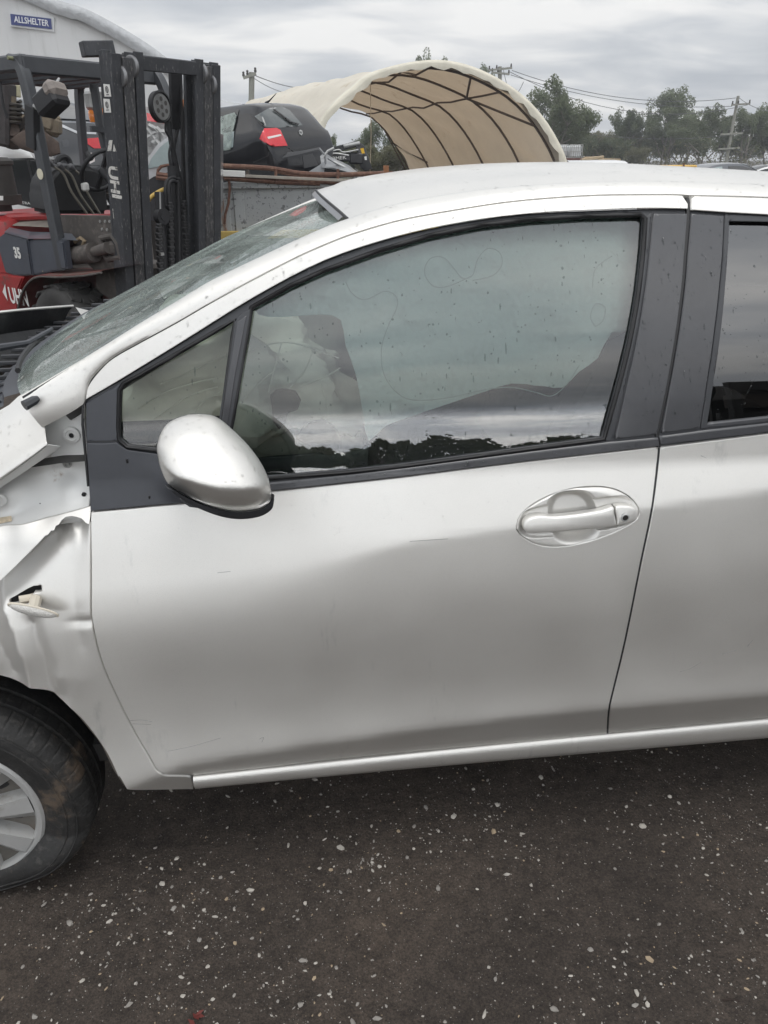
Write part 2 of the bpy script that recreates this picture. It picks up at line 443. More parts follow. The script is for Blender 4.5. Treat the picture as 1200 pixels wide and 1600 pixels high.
# ================================================================ outlines, read as sight lines of the photographed view
g_low = [(129, 660), (130, 675), (135, 710), (137.5, 755), (139.5, 800), (140.5, 850), (141, 900), (141, 950), (143, 972), (150, 1007), (162, 1046), (184, 1095), (210, 1146), (232, 1183), (243, 1203), (250, 1209)]
g_top = [(1066, 303.5), (1040, 302.6), (940, 303.5), (860, 308), (780, 316), (681, 332), (620, 344), (561, 361), (527, 373), (471, 397), (400, 433), (330, 471), (275, 503), (220, 533), (176, 558), (154, 578.5), (137.5, 600.5), (131, 622), (129, 660)]
g_rear = [(1075.5, 312), (1076.5, 338), (1072, 397), (1069, 438), (1062, 497), (1053, 555.5), (1043, 611), (1032.5, 661), (1028, 683), (1030.5, 695), (1029, 720), (1019, 798), (1002, 880), (978, 1000), (959, 1079), (952, 1111), (950, 1147)]
sill_top = [(250, 1209), (300, 1212.5), (408, 1201), (533, 1186), (700, 1170), (850, 1157), (950, 1147), (1054, 1135.6), (1200, 1122), (1450, 1099)]
sill_bot = [(302, 1230), (408, 1220), (533, 1205.5), (700, 1187), (850, 1179.5), (955, 1171), (1200, 1147), (1450, 1123)]
silver_top = [(140.5, 800), (210, 794), (287, 786), (425, 767), (540, 754.5), (640, 743.5), (830, 720), (1030, 697.5)]
frame_low = [(1076, 328.7), (1012, 327.6), (942, 330), (833, 335.5), (725, 349), (617, 372.5), (508, 409), (400, 465), (287, 535), (189, 595), (132, 628)]
glass_main = [(395, 483), (454, 450), (508, 425.6), (589.6, 396), (671, 371.5), (752, 355), (833, 345.5), (914.6, 340.6), (1001, 338.5), (1007, 343), (1004, 390), (996, 461), (982, 537), (966, 602), (952.5, 650), (943, 685), (830, 700), (640, 726), (540, 737), (422, 746), (345, 752), (366, 656), (380, 570)]
glass_q = [(364, 505), (287, 550), (220, 589), (195, 602), (189, 612), (187, 660), (187.5, 687), (199, 697), (245, 702.5), (330, 714), (337, 708), (345, 647.5)]
HZ = [(780+a/5, 740+b/5) for a, b in [(140, 420), (160, 340), (240, 260), (380, 180), (560, 122), (740, 103), (880, 118), (990, 165), (1060, 225), (1095, 290), (1080, 350), (1000, 410), (850, 480), (650, 545), (450, 573), (300, 555), (190, 500), (145, 450)]]
# ================================================================ the silver car
car = empty('silver_hatchback', (.9, YC, 0), 0, 'silver hatchback with crumpled front wing and deployed airbags behind its windows, parked in front', 'car')
door = panel('front_door', np.concatenate([pS(silver_top[:1]), pS(g_low[4:], smooth=3)[1:], pS(sill_top[1:7])[:], pS(g_rear[9:][::-1], smooth=3)[1:], pS(silver_top[::-1])[:-1]]), SILVER, car,
             grid=.0125, depth=.03, shrink=.0022, far=True, holes=[offset(ccw(px2S(catmull(HZ, 3, True))), -.0016)])
frame = panel('window_frame', np.concatenate([pS(g_top, smooth=4), pS(frame_low[::-1], smooth=4), pS([(1076, 318)])]), SILVER, door, off=-.004, grid=.012, depth=.02, shrink=.0026, far=True)
# black surround behind the panes, with the two window openings
surround = panel('window_surround', np.concatenate([pS([(1076, 326)]), pS(frame_low[1:-1], smooth=4), pS([(133, 626), (134, 690), (140, 797), (287, 788), (425, 768.5), (640, 745), (1030, 698.5), (1029, 682), (1043, 611), (1062, 497), (1072, 397)])]), BLACKTRIM, door,
                 off=.006, grid=.025, depth=.012, holes=[pS(glass_main), pS(glass_q)], edge=.001)
def xz3(P, off): P = np.asarray(P); return np.stack([P[:, 0], S(P[:, 0], P[:, 1])+off, P[:, 1]], 1)
def lip(name, px, r, mt, parent, off=0.0, grow=0.0, smooth=0):
    P = ccw(pS(px)); P = resample(offset(P, grow) if grow else P, .03); bm = NB(); tube(bm, xz3(P, off), r, 6, closed=True); return fin(name, bm, mt, parent, world=True, sharp=60)
lip('glass_run_seal', glass_main, .0048, RUBBER, door, .004, .003)
lip('quarter_seal', glass_q, .0045, RUBBER, door, .003, .003)
wg = panel('window_glass', offset(ccw(pS(glass_main)), .004), SIDEGLASS, door, off=.013, grid=.02, depth=.0035, edge=0)
qg = panel('quarter_glass', offset(ccw(pS(glass_q)), .004), QGLASS, door, off=.011, grid=.03, depth=.0035, edge=0)
# outer black strips: pillar film, moulding on the belt line, division bar, upper glass channel
panel('pillar_film', pS([(1020, 331), (1076, 331), (1076.5, 338), (1072, 397), (1069, 438), (1062, 497), (1053, 555.5), (1043, 611), (1032.5, 661), (1029, 681), (957.5, 689), (978, 602), (997, 511), (1009, 432), (1018, 345)]), SATIN, door, off=-.0005, grid=.02, depth=.012, shrink=.0034, edge=.002, far=True)
panel('glass_channel', pS([(1020, 331), (1018, 345), (1009, 432), (997, 511), (978, 602), (957.5, 689), (947, 690), (957, 652), (971, 602), (987, 537), (1001, 461), (1009, 390), (1011.5, 338)]), BLACKTRIM, door, off=.0025, grid=.02, depth=.01, edge=.002)
panel('belt_moulding', pS([(422, 766), (540, 753), (640, 742), (830, 718.5), (1029.5, 696), (1027.5, 684), (945, 692), (830, 706), (640, 731), (540, 743), (415, 755)]), SATIN, door, off=-.006, grid=.012, depth=.02, edge=.004, inset=(.002, .005), far=True)
panel('division_bar', pS([(366, 503), (378, 490), (393, 481), (378, 570), (362, 660), (349, 735), (331, 735), (343, 650), (355, 570)]), BLACKTRIM, door, off=-.001, grid=.015, depth=.012, edge=.003)
panel('bar_insert', pS([(371, 503), (385, 493), (367, 590), (352, 690), (344, 690), (349, 640), (360, 570)]), SATIN, door, off=-.003, grid=.015, depth=.006, edge=.001)
panel('corner_trim', pS([(189, 598), (133, 630), (134, 691), (186, 690), (183, 670), (184, 612)]), SAIL, door, off=0.0, grid=.02, depth=.012, shrink=.001, edge=.002)
def sail_disp(x, z):
    P = px2S([(300, 745)])[0]; d = np.hypot((x-P[0])/.055, (z-P[1])/.035)
    return -.035*np.exp(-d*d)
panel('mirror_base', pS([(134, 692), (160, 692.5), (182, 691), (188, 696), (200, 703), (246, 709), (335, 720), (335, 778), (287, 785), (210, 793), (141, 799.5), (138, 755)]), SAIL, door, off=-.0015, grid=.009, depth=.014, shrink=.001, edge=.002, disp=sail_disp)
bm = NB()
for u, v in ((199, 720), (234, 777)):
    bm = NB()
    q = px2S([(u, v)])[0]; y = float(S(q[0], q[1]))-.002
    box(bm, (q[0], y, q[1]), (.004, .003, .008), bev=.0008); fin('trim_slot', bm, RUBBER, door, world=True)

# ---- door handle
def zpt(a, b): return px2S([(780+a/5, 740+b/5)])[0]
hp0, hx, hy = zpt(590, 350), zpt(1590, 350)-zpt(590, 350), zpt(590, 1350)-zpt(590, 350)
hinv = np.linalg.inv(np.stack([hx, hy], 1))
SB = lambda x, z: (S(x, .90)*0 + _hb(x, z))
_q0 = hp0; _y0 = float(S(_q0[0], _q0[1]-.035)); _y1 = float(S(_q0[0], _q0[1]+.035))
def _hb(x, z): return (_y0+_y1)/2+(_y1-_y0)/.07*.8*(np.asarray(z, float)-_q0[1])-.006
ovP = ccw(px2S(catmull(HZ, 3, True)))
def hdish(x, z):
    x = np.asarray(x, float); z = np.asarray(z, float)
    ab = np.stack([x-hp0[0], z-hp0[1]], -1)@hinv.T*1000
    a, b = ab[..., 0], ab[..., 1]
    r = (np.abs((a+5)/205)**2.6+np.abs((b+5)/190)**2.6)**(1/2.6)
    scoop = .021*(1-sstep(.62, 1.04, r))
    # pocket the ends of the handle lie in
    aa = (a-25)/450; bb = (b+.12*a-0)/112
    r2 = (np.abs(aa)**4+np.abs(bb)**4)**.25
    pocket = .0045*(1-sstep(.9, 1.03, r2))
    return np.maximum(scoop, pocket)
def blend_S(x, z):
    # at the rim the dish follows the door, inside it is one smooth bowl
    x = np.asarray(x, float); z = np.asarray(z, float)
    ab = np.stack([x-hp0[0], z-hp0[1]], -1)@hinv.T*1000
    a, b = ab[..., 0], ab[..., 1]; c, s_ = math.cos(.13), math.sin(-.13)
    aa = (a*c+b*s_)/478; bb = (-a*s_+b*c)/215
    k = sstep(.80, 1.0, np.sqrt(aa*aa+bb*bb))
    return S(x, z)*k+(_hb(x, z)+.004)*(1-k)
hs = panel('handle_surround', ovP, SILVER, door, off=.0006, grid=.0028, depth=.012, fn=blend_S, disp=hdish, shrink=.0008, edge=.0022, inset=(.0012, .003))
def hand_prism(name, zpts, y0, y1, mt, bev, parent=door, sm=3):
    P = ccw(px2S(catmull([(780+a/5, 740+b/5) for a, b in zpts], sm, True))); bm = NB()
    prism(bm, [tuple(p) for p in P], lambda a, b, h: Vector((a, float(_hb(a, b))+h, b)), y1, y0, bev); return fin(name, bm, mt, parent, world=True, sharp=40)
hand_prism('handle_bar', [(172, 395), (178, 352), (215, 318), (300, 300), (420, 308), (600, 291), (780, 262), (868, 236), (884, 300), (893, 384), (800, 400), (600, 418), (400, 434), (230, 440), (190, 425)], .006, -.014, SILVER, .0048)
hand_prism('lock_cap', [(884, 236), (960, 226), (1030, 240), (1054, 285), (1050, 338), (1010, 362), (905, 384), (898, 330)], .006, -.0135, SILVER, .004)
bm = NB(); q = zpt(960, 318); lathe(bm, [(.0088, -.0005), (.0088, .002), (.0075, .003), (.0062, .003), (.006, .0005), (0, .0005)], 20, Matrix.Translation((q[0], float(_hb(*q))-.0135, q[1])) @ Matrix.Rotation(math.pi/2, 4, 'X'))
fin('lock_ring', bm, HUBCAP, door, world=True)
bm = NB(); lathe(bm, [(.0058, .0), (.0058, .0022), (0, .0022)], 16, Matrix.Translation((q[0], float(_hb(*q))-.0135, q[1])) @ Matrix.Rotation(math.pi/2, 4, 'X')); fin('lock_barrel', bm, STEEL, door, world=True)
bm = NB(); box(bm, (q[0], float(_hb(*q))-.0159, q[1]), (.0012, .0006, .007)); fin('key_slot', bm, RUBBER, door, world=True)

# ---- mirror : local axes w (outboard), n (towards the windscreen), z
MC = at_y(338, 722, -.115); ma = R_(24)
mw = np.array([math.sin(ma), -math.cos(ma), 0.0]); mn = np.array([-math.cos(ma), -math.sin(ma), 0.0])
def mirror_body(n_ring, f0, f1, zcut=None, grow=0.0):
    rows = []
    for i in range(n_ring+1):
        f = f0+(f1-f0)*i/n_ring
        k = (max(0.0, 1-f**2.2))**(1/2.2); row = []
        for j in range(49):
            a = 2*math.pi*j/48; ca, sa = math.cos(a), math.sin(a)
            ex = 2/2.9
            W_ = math.copysign(abs(ca)**ex, ca)*(.103+grow); Z_ = math.copysign(abs(sa)**ex, sa)*(.078+grow)
            # outboard end lower and drawn back, inboard end tapering to the foot
            Z_ *= 1-.10*W_/.1
            sc = k*(1-.0*f)
            P = MC+mw*(W_*sc+.012*f)+mn*(f*.125-.0+.10*max(0, -W_)*f)+np.array([0, 0, 1.0])*(Z_*sc+.018*f-.16*W_*.0)
            row.append(P)
        rows.append(row)
    return rows

cap_px = [(246, 704), (247, 690), (252, 674), (262, 660), (280, 650), (302, 645), (328, 646), (344, 653), (364, 670), (384, 690), (400, 710), (412, 730), (420, 750), (423, 768), (422, 781), (412, 790), (398, 795), (370, 797), (344, 793), (316, 784), (288, 769), (266, 756), (253, 732)]
crease_u, crease_v = [240, 256, 280, 310, 344, 380, 412, 430], [722, 731, 745, 755, 762, 763, 759, 755]
d0 = ray(336, 722); d0 /= np.linalg.norm(d0)
def on_plane(u, v, h=0.0):
    d = ray(u, v); return CAM+d*(((MC-CAM)@d0)/(d@d0))-d0*h
def pillow(px, front, back, nr_=18, crease=True, tilt=.00055):
    O = catmull(px, 4, True); c = np.array([338.0, 722.0]); rows_ = []
    for f in np.linspace(0, 1, nr_+1):
        g = 1-(1-f)**1.35; row = []
        for p in O:
            q = c+(p-c)*g; k = (1-g**3.6)**(1/1.9); h = front*k
            if crease: h -= .0011*max(0.0, q[1]-np.interp(q[0], crease_u, crease_v)+2)*min(1, k*2+.15)
            h -= tilt*(722-q[1])*1.0+.00022*(q[0]-338)
            row.append(Vector(on_plane(q[0], q[1], h)))
        rows_.append(row+row[:1])
    return rows_
rows = pillow(cap_px, .058, .03)
bm = NB(); gridmesh(bm, rows); bmesh.ops.remove_doubles(bm, verts=bm.verts, dist=.0004); bmesh.ops.recalc_face_normals(bm, faces=bm.faces)
mcap = fin('mirror_cap', bm, SILVER, door, world=True, sharp=70)
edge_ = [np.array(p) for p in rows[-1][:-1]]; ctr = np.mean(edge_, 0)
rimo = [ctr+(p-ctr)*1.0+d0*.006 for p in edge_]
bm = NB(); R1 = [[Vector(ctr+(p-ctr)*k+d0*h) for k, h in ((.985, -.002), (1.012, .004), (1.012, .016), (.99, .026), (.96, .030))] for p in edge_]; R1.append(R1[0]); gridmesh(bm, R1); bm.faces.new([bm.verts.new(r[-1]) for r in R1[:-1]]); bmesh.ops.recalc_face_normals(bm, faces=bm.faces)
fin('mirror_rim', bm, BLACKTRIM, door, world=True, sharp=60)
low_px = [(262, 757), (290, 774), (316, 787), (344, 796), (370, 800), (398, 798), (414, 792), (424, 782), (427, 772), (427, 786), (424, 796), (412, 805), (394, 810), (370, 811), (344, 806), (316, 795), (290, 781)]
bm = NB(); A = [on_plane(u, v, .022-.00055*(722-v)-.00022*(u-338)-.0013*max(0, v-764)) for u, v in catmull(low_px, 3, True)]; c_ = np.mean(A, 0)
FA = [bm.verts.new(Vector(p)) for p in A]; FB = [bm.verts.new(Vector(p+d0*.05)) for p in A]; fs = [bm.faces.new(FA), bm.faces.new(FB[::-1])]
for k in range(len(A)): fs.append(bm.faces.new((FA[k], FB[k], FB[(k+1) % len(A)], FA[(k+1) % len(A)])))
bmesh.ops.recalc_face_normals(bm, faces=fs); bmesh.ops.triangulate(bm, faces=fs[:2])
fin('mirror_lower_housing', bm, BLACKTRIM, door, world=True, sharp=60)
MIRGL = M('mirror_glass', (.8, .8, .8), .02, 1.0)
bm = NB(); bm.faces.new([bm.verts.new(Vector(ctr+(p-ctr)*.9+d0*.032)) for p in edge_]); fin('mirror_glass', bm, MIRGL, door, world=True)
foot0 = at_y(292, 752, float(S(*px2S([(292, 752)])[0]))); bm = NB()
tube(bm, [foot0+np.array([0, .02, 0]), foot0*.55+(MC-mw*.06+mn*.03+np.array([0, 0, -.05]))*.45, MC-mw*.03+mn*.03+np.array([0, 0, -.055])], [.032, .028, .03], 12)
fin('mirror_foot', bm, BLACKTRIM, door, world=True, sharp=60)

# ---- rear door
r_gap = g_rear
rear_sil = [(1033, 698), (1200, 677), (1450, 646)]
rdoor = panel('rear_door', np.concatenate([pS(g_rear[9:], smooth=3), pS(sill_top[6:]), pS(rear_sil[::-1])]), SILVER, car, grid=.0125, depth=.03, shrink=.0022, far=True)
rtop = [(1084, 304.5), (1200, 308), (1450, 322)]; rflow = [(1078, 329.5), (1138, 333.7), (1200, 337), (1450, 352)]
panel('window_frame', np.concatenate([pS([(1079, 310)]), pS(rtop), pS(rflow[::-1])]), SILVER, rdoor, off=-.004, grid=.012, depth=.02, shrink=.0018, far=True)
rg = [(1140, 344), (1200, 346), (1445, 357), (1445, 620), (1200, 654), (1106, 664), (1116, 596.6), (1128, 514), (1134, 453), (1138, 400)]
panel('window_surround', pS([(1077, 329.5), (1138, 332.5), (1200, 336), (1450, 350), (1450, 647), (1200, 678), (1032, 699), (1029, 683), (1043, 611), (1062, 497), (1072, 397)]), BLACKTRIM, rdoor, off=.006, grid=.03, depth=.012, holes=[pS(rg)], edge=.001)
panel('window_glass', offset(ccw(pS(rg)), .004), REARGLASS, rdoor, off=.013, grid=.03, depth=.0035, edge=0)
panel('pillar_film', pS([(1079, 331), (1134, 334.5), (1131, 400), (1126, 453), (1119, 514), (1107, 597), (1097, 664), (1096, 671), (1031, 680), (1044, 611), (1054, 555.5), (1063, 497), (1070, 438), (1073, 397)]), SATIN, rdoor, off=-.0005, grid=.02, depth=.012, shrink=.0034, edge=.002, far=True)
panel('glass_channel', pS([(1134, 334.5), (1131, 400), (1126, 453), (1119, 514), (1107, 597), (1097, 664), (1096, 671), (1108, 669), (1106, 664), (1116, 596.6), (1128, 514), (1134, 453), (1138, 400), (1141, 346), (1200, 347), (1445, 357), (1445, 350), (1200, 338)]), BLACKTRIM, rdoor, off=.0015, grid=.02, depth=.01, edge=.002)
panel('belt_moulding', pS([(1031, 694), (1200, 674), (1450, 643), (1450, 630), (1200, 661.5), (1108, 672), (1031, 682)]), SATIN, rdoor, off=-.006, grid=.012, depth=.02, edge=.004, inset=(.002, .005), far=True)
panel('sill_seal', pS([(1106, 669), (1200, 659.5), (1445, 628), (1445, 621), (1200, 653), (1106, 663)]), SATIN, rdoor, off=.001, grid=.02, depth=.01, edge=.002)

# ---- sill
bt = px2S(catmull(sill_top[1:], 5)); bb = px2S(catmull(sill_bot, 5)); _pt, _pb = np.polyfit(bt[:, 0], bt[:, 1], 2), np.polyfit(bb[:, 0], bb[:, 1], 2)
xs = np.linspace(bt[0, 0]+.002, bt[-1, 0], 70); prof = [(0.014, 0.0), (.006, .02), (.001, .06), (-.002, .14), (-.0035, .26), (-.0028, .42), (-.0005, .60), (.004, .78), (.06, .86)]
bm = NB(); P = []
for x in xs:
    zt, zb = np.polyval(_pt, x)-.002, np.polyval(_pb, x); y0 = float(S(x, zt))
    P.append([Vector((x, y0+a-.004, zt+(zb-zt)*b)) for a, b in prof])
gridmesh(bm, P[::-1]); sill = fin('side_sill', bm, SILVER, car, world=True, sharp=70)
bm = NB(); box(bm, (1.45, YC, .225), (2.1, 1.45, .07)); fin('floor_pan', bm, DARK, car, world=True)

# ---- front wing: dented skin with a torn fold
fl = lambda pts: px2S(pts)
tear_px = [(139, 820), (133, 818), (126, 813), (118, 811), (110, 810), (101, 811), (95, 815), (91, 821), (87, 822), (85, 828), (80, 829), (76, 834), (72, 835), (62, 846), (50, 858), (35, 873), (18, 890), (0, 907), (-40, 945), (-90, 985)]
tear = px2S(tear_px)
def segd(x, z, A, B):
    x = np.asarray(x, float); z = np.asarray(z, float)
    d = B-A; t = np.clip(((x-A[0])*d[0]+(z-A[1])*d[1])/(d@d), 0, 1)
    return np.hypot(x-A[0]-t*d[0], z-A[1]-t*d[1]), t
def polyd(x, z, P):
    r = np.full(np.shape(x), 9.0)
    for A, B in zip(P[:-1], P[1:]): r = np.minimum(r, segd(x, z, A, B)[0])
    return r
_rid = [(px2S(a), amp, wd) for a, amp, wd in [
    ([(-5, 925), (22, 985), (38, 1030), (50, 1075)], -.014, .028), ([(50, 975), (66, 1030), (84, 1085)], .012, .026),
    ([(84, 1095), (92, 1060)], -.004, .022), ([(-10, 1000), (20, 1050)], .006, .03), ([(60, 950), (75, 1000), (100, 1060), (112, 1110)], -.0035, .04), ([(110, 880), (120, 960), (128, 1010)], .003, .035),
    ([(-60, 900), (-20, 1060)], .02, .05), ([(105, 1120), (125, 1060)], -.002, .04)]]
_dn = px2S([(134, 972)])[0]
def wing_disp(x, z):
    x = np.asarray(x, float); z = np.asarray(z, float)
    d = polyd(x, z, tear); y = .044*np.exp(-(d/.027)**2)+.010*np.exp(-(d/.09)**2)
    fade = sstep(0.0, .03, np.interp(z, g_xz[:, 1], g_xz[:, 0])-x)
    for P, amp, wd in _rid:
        dd = polyd(x, z, P); y = y+amp*np.exp(-(np.sqrt((dd/wd)**2+.004)-.063)*1.35)
    return y*(.12+.88*fade)+.0035*np.exp(-((x-_dn[0])**2/.030**2+(z-_dn[1])**2/.009**2))-.0005*np.exp(-((x-_dn[0])**2/.034**2+(z-_dn[1]+.018)**2/.010**2))
_g = px2S(g_low); g_xz = _g[np.argsort(_g[:, 1])]
arch_px = [(198, 1234), (187, 1215), (184, 1213), (169, 1181), (146, 1146), (117, 1111), (85, 1086), (58, 1075), (35, 1068), (0, 1063), (-40, 1066), (-90, 1085)]
hole_px = [(13, 948), (12, 941), (22, 936), (40, 925), (50, 920), (62, 918), (64, 926), (61, 929), (50, 930), (48, 944), (32, 945), (20, 948)]
wing = panel('front_wing', np.concatenate([px2S([(139.5, 822)]), px2S(catmull(g_low[5:], 3)), px2S([(257, 1213), (300, 1215.5), (302, 1234)]), px2S(catmull(arch_px, 3)), tear[::-1][:-1]]), SILVER, car, grid=.0085, depth=.012, shrink=.0004, disp=wing_disp, edge=.002, holes=[px2S(hole_px)])
def wing2(x, z):
    d = polyd(x, z, tear); return -.004-.006*np.exp(-(d/.02)**2)+.03*sstep(.86, .93, z)+.006*np.sin(np.asarray(x)*60+np.asarray(z)*25)*sstep(.0, .05, d)
panel('torn_wing_top', np.concatenate([tear, px2S([(-90, 850), (0, 826), (30, 822), (60, 816), (100, 806), (139, 797)])]), SILVER, wing, grid=.009, depth=.003, disp=wing2, edge=.0006, inset=(.001, .004))
# loose side repeater lamp hanging out of its hole
lp = px2S([(52, 954)])[0]; ly = float(S(lp[0], lp[1]))
bm = NB(); c0 = at_y(52, 953, ly-.03); ex = Vector(at_y(90, 962, ly-.03)-at_y(14, 945, ly-.03)); hl = ex.length/2; ex.normalize()
up = Vector((0, .85, .5)); up = (up-ex*up.dot(ex)).normalized(); ez = ex.cross(up)
fr = Matrix((ex, ez, up)).transposed().to_4x4()
rows_ = []
for i in range(9):
    f = i/8; k = math.sqrt(max(0, 1-f*f)); rows_.append([Vector(c0)+ex*(math.cos(2*math.pi*j/32)*hl*k)+ez*(math.sin(2*math.pi*j/32)*.0135*k)+up*(-.011*f) for j in range(33)])
gridmesh(bm, rows_); bmesh.ops.remove_doubles(bm, verts=bm.verts, dist=.0003)
lampo = fin('side_repeater', bm, LAMP, wing, world=True, sharp=60)
bm = NB(); V0 = [Vector(c0)+ex*(math.cos(2*math.pi*j/32)*hl*1.02)+ez*(math.sin(2*math.pi*j/32)*.0138) for j in range(32)]
tube(bm, V0, .0022, 6, closed=True); bm.faces.new([bm.verts.new(v+up*.001) for v in V0])
tube(bm, [Vector(c0)+up*.0, Vector(at_y(56, 938, ly)), Vector(at_y(52, 934, ly+.03))], [.011, .011, .010], 10)
tube(bm, [Vector(at_y(30, 938, ly+.01)), Vector(at_y(52, 934, ly+.02))], .009, 8)
fin('lamp_socket', bm, CREAMP, wing, world=True)
# arch lip and splash liner
al = px2S(catmull(arch_px[:-2], 3)); bm = NB()
P = []
for k, (x, z) in enumerate(al):
    y = float(S(x, z)+wing_disp(np.array([x]), np.array([z]))[0]); c = np.array([-.03, .28]); d = np.array([x, z])-c; d /= np.linalg.norm(d)
    wv = .005+.003*abs(math.sin(k*.6))
    P.append([Vector((x+d[0]*.001, y+.004, z+d[1]*.001)), Vector((x-d[0]*wv, y+.010, z-d[1]*wv)), Vector((x-d[0]*wv*.8, y+.03, z-d[1]*wv*.8)), Vector((x+d[0]*.02, y+.06, z+d[1]*.02))])
gridmesh(bm, P); fin('arch_lip', bm, M('arch_sealer', (.16, .14, .12), .7, vary=(30, .3)), wing, world=True, sharp=70)
bm = NB(); P = []
for i in range(25):
    a = R_(-18+i*8.2); P.append([Vector((.03+.345*math.cos(a), y, .30+.35*math.sin(a))) for y in (.045, .10, .20, .34)])
gridmesh(bm, P); bm2 = [bm.verts.new((.03+.345*math.cos(R_(-18+i*8.2)), .345, .30+.35*math.sin(R_(-18+i*8.2)))) for i in range(25)]
bm.faces.new(bm2); fin('wheel_arch_liner', bm, DARK, car, world=True)
bm = NB(); P = []
for i in range(25):
    a = R_(-14+i*7.5); P.append([Vector((.03+.325*math.cos(a), y, .30+.33*math.sin(a))) for y in (.075, .079, .085, .11)])
gridmesh(bm, P); fin('liner_rib', bm, CABIN, car, world=True)

# ---- inner structure laid bare between wing and windscreen pillar
def ap(x, z): return S(x, z)+.045
apron_px = [(66, 668), (130, 630), (133, 675), (138, 712), (141, 760), (143, 812), (100, 815), (60, 822), (0, 830), (-110, 850), (-110, 760), (0, 735), (50, 700)]
def ap_disp(x, z):
    x = np.asarray(x, float); z = np.asarray(z, float); y = 0*x
    for (u, v), amp, wd in [((113, 678), -.006, .020), ((5, 775), -.016, .024), ((100, 735), .010, .03), ((60, 790), .008, .05), ((110, 770), -.008, .02), ((30, 740), .010, .04)]:
        q = px2S([(u, v)], fn=ap)[0]; y = y+amp*np.exp(-((x-q[0])**2+(z-q[1])**2)/wd**2)
    A, B = px2S([(-60, 845), (139, 795)], fn=ap); d, t = segd(x, z, A, B); y = y-.022*np.exp(-(d/.018)**2)
    return y
apron = panel('inner_apron', px2S(apron_px, fn=ap), INNER, car, grid=.008, depth=.01, fn=ap, disp=ap_disp)
def stud(name, u, v, prof, mt, parent, n=16):
    q = px2S([(u, v)], fn=ap)[0]; y = float(ap(q[0], q[1])+ap_disp(np.array([q[0]]), np.array([q[1]]))[0]); bm = NB()
    lathe(bm, prof, n, Matrix.Translation((q[0], y, q[1])) @ Matrix.Rotation(math.pi/2, 4, 'X')); return fin(name, bm, mt, parent, world=True)
stud('boss', 113, 678, [(.017, -.001), (.016, .003), (.011, .0035), (.0095, .0015), (.0055, .0015), (.005, .003)], INNER, apron)
stud('boss_hole', 113.5, 678.5, [(.0048, .0022), (0, .0022)], RUBBER, apron)
stud('bolt', 104, 726, [(.009, 0), (.009, .004), (.0065, .0045), (.0065, .010), (.0055, .011), (.0035, .011), (.003, .007), (0, .007)], HUBCAP, apron, 12)
stud('grommet', 4, 776, [(.015, 0), (.014, .006), (.011, .008), (.0, .008)], INNER, apron)
stud('slot_plug', 132, 771, [(.0045, 0), (.0045, .004), (0, .004)], RUBBER, apron, 6)
bm = NB(); q = [px2S([p], fn=ap)[0] for p in ((-6, 806), (21, 802), (22, 810), (-6, 816))]
bm.faces.new([bm.verts.new((a, float(ap(a, b))-.012, b)) for a, b in q]); fin('paper_sticker', bm, M('old_sticker', (.62, .52, .38), .8, vary=(60, .4)), apron, world=True)
# bent upper wing flap standing proud of the apron
fpx = [(30, 621), (45, 640), (62, 663), (79, 689), (60, 704), (30, 726), (0, 748), (-60, 792), (-120, 836), (-120, 720), (-60, 680), (0, 645), (14, 632)]
def fl_s(x, z): 
    return S(x, z)-.012
_fa, _fb = px2S([(79, 689), (-40, 772)], fn=fl_s)
def fl_disp(x, z):
    d, t = segd(x, z, _fa, _fb+(_fb-_fa)); return .05*(1-np.exp(-(d/.05)**2))*1.0-.02*np.exp(-(d/.015)**2)
flap = panel('bent_wing_flap', px2S(fpx, fn=fl_s), SILVER, wing, grid=.009, depth=.002, fn=fl_s, disp=fl_disp, edge=.0005, inset=(.0015, .004))
lipx = [(79, 691), (92, 700), (85, 708), (60, 724), (0, 764), (-60, 806), (-60, 792), (0, 749), (50, 713)]
panel('flap_lip', px2S(lipx, fn=fl_s), INNER, flap, grid=.01, depth=.002, fn=fl_s, disp=lambda x, z: -.016+1.3*segd(x, z, _fa, _fb+(_fb-_fa))[0], edge=.0005)
# rubber stop at the pillar foot
bm = NB(); a, b = at_y(38, 634, .10), at_y(60, 622, .12); tube(bm, [a, a*.3+b*.7, b], [.010, .009, .005], 8); fin('rubber_stop', bm, BLACKTRIM, car, world=True)

# ---- windscreen pillar and roof side rail
low = np.array([(66, 668)]+[(129, 632)]+[tuple(p) for p in g_top[::-1][2:]]+[(1079, 304.5), (1200, 307.5), (1450, 321)])
upp = np.array([(31.6, 620), (91, 584), (154, 545.5), (220, 504), (275, 471), (330, 438), (400, 404), (460, 376), (513, 352.5), (545, 341), (567, 333), (620, 318), (660, 309.5), (727, 299), (780, 293), (880, 286), (999, 283), (1100, 284.5), (1200, 289), (1450, 303)])
def to3(pts, off, smooth=5):
    P = catmull(pts, smooth); q = px2S(P, off); return np.stack([q[:, 0], S(q[:, 0], q[:, 1])+off, q[:, 1]], 1)
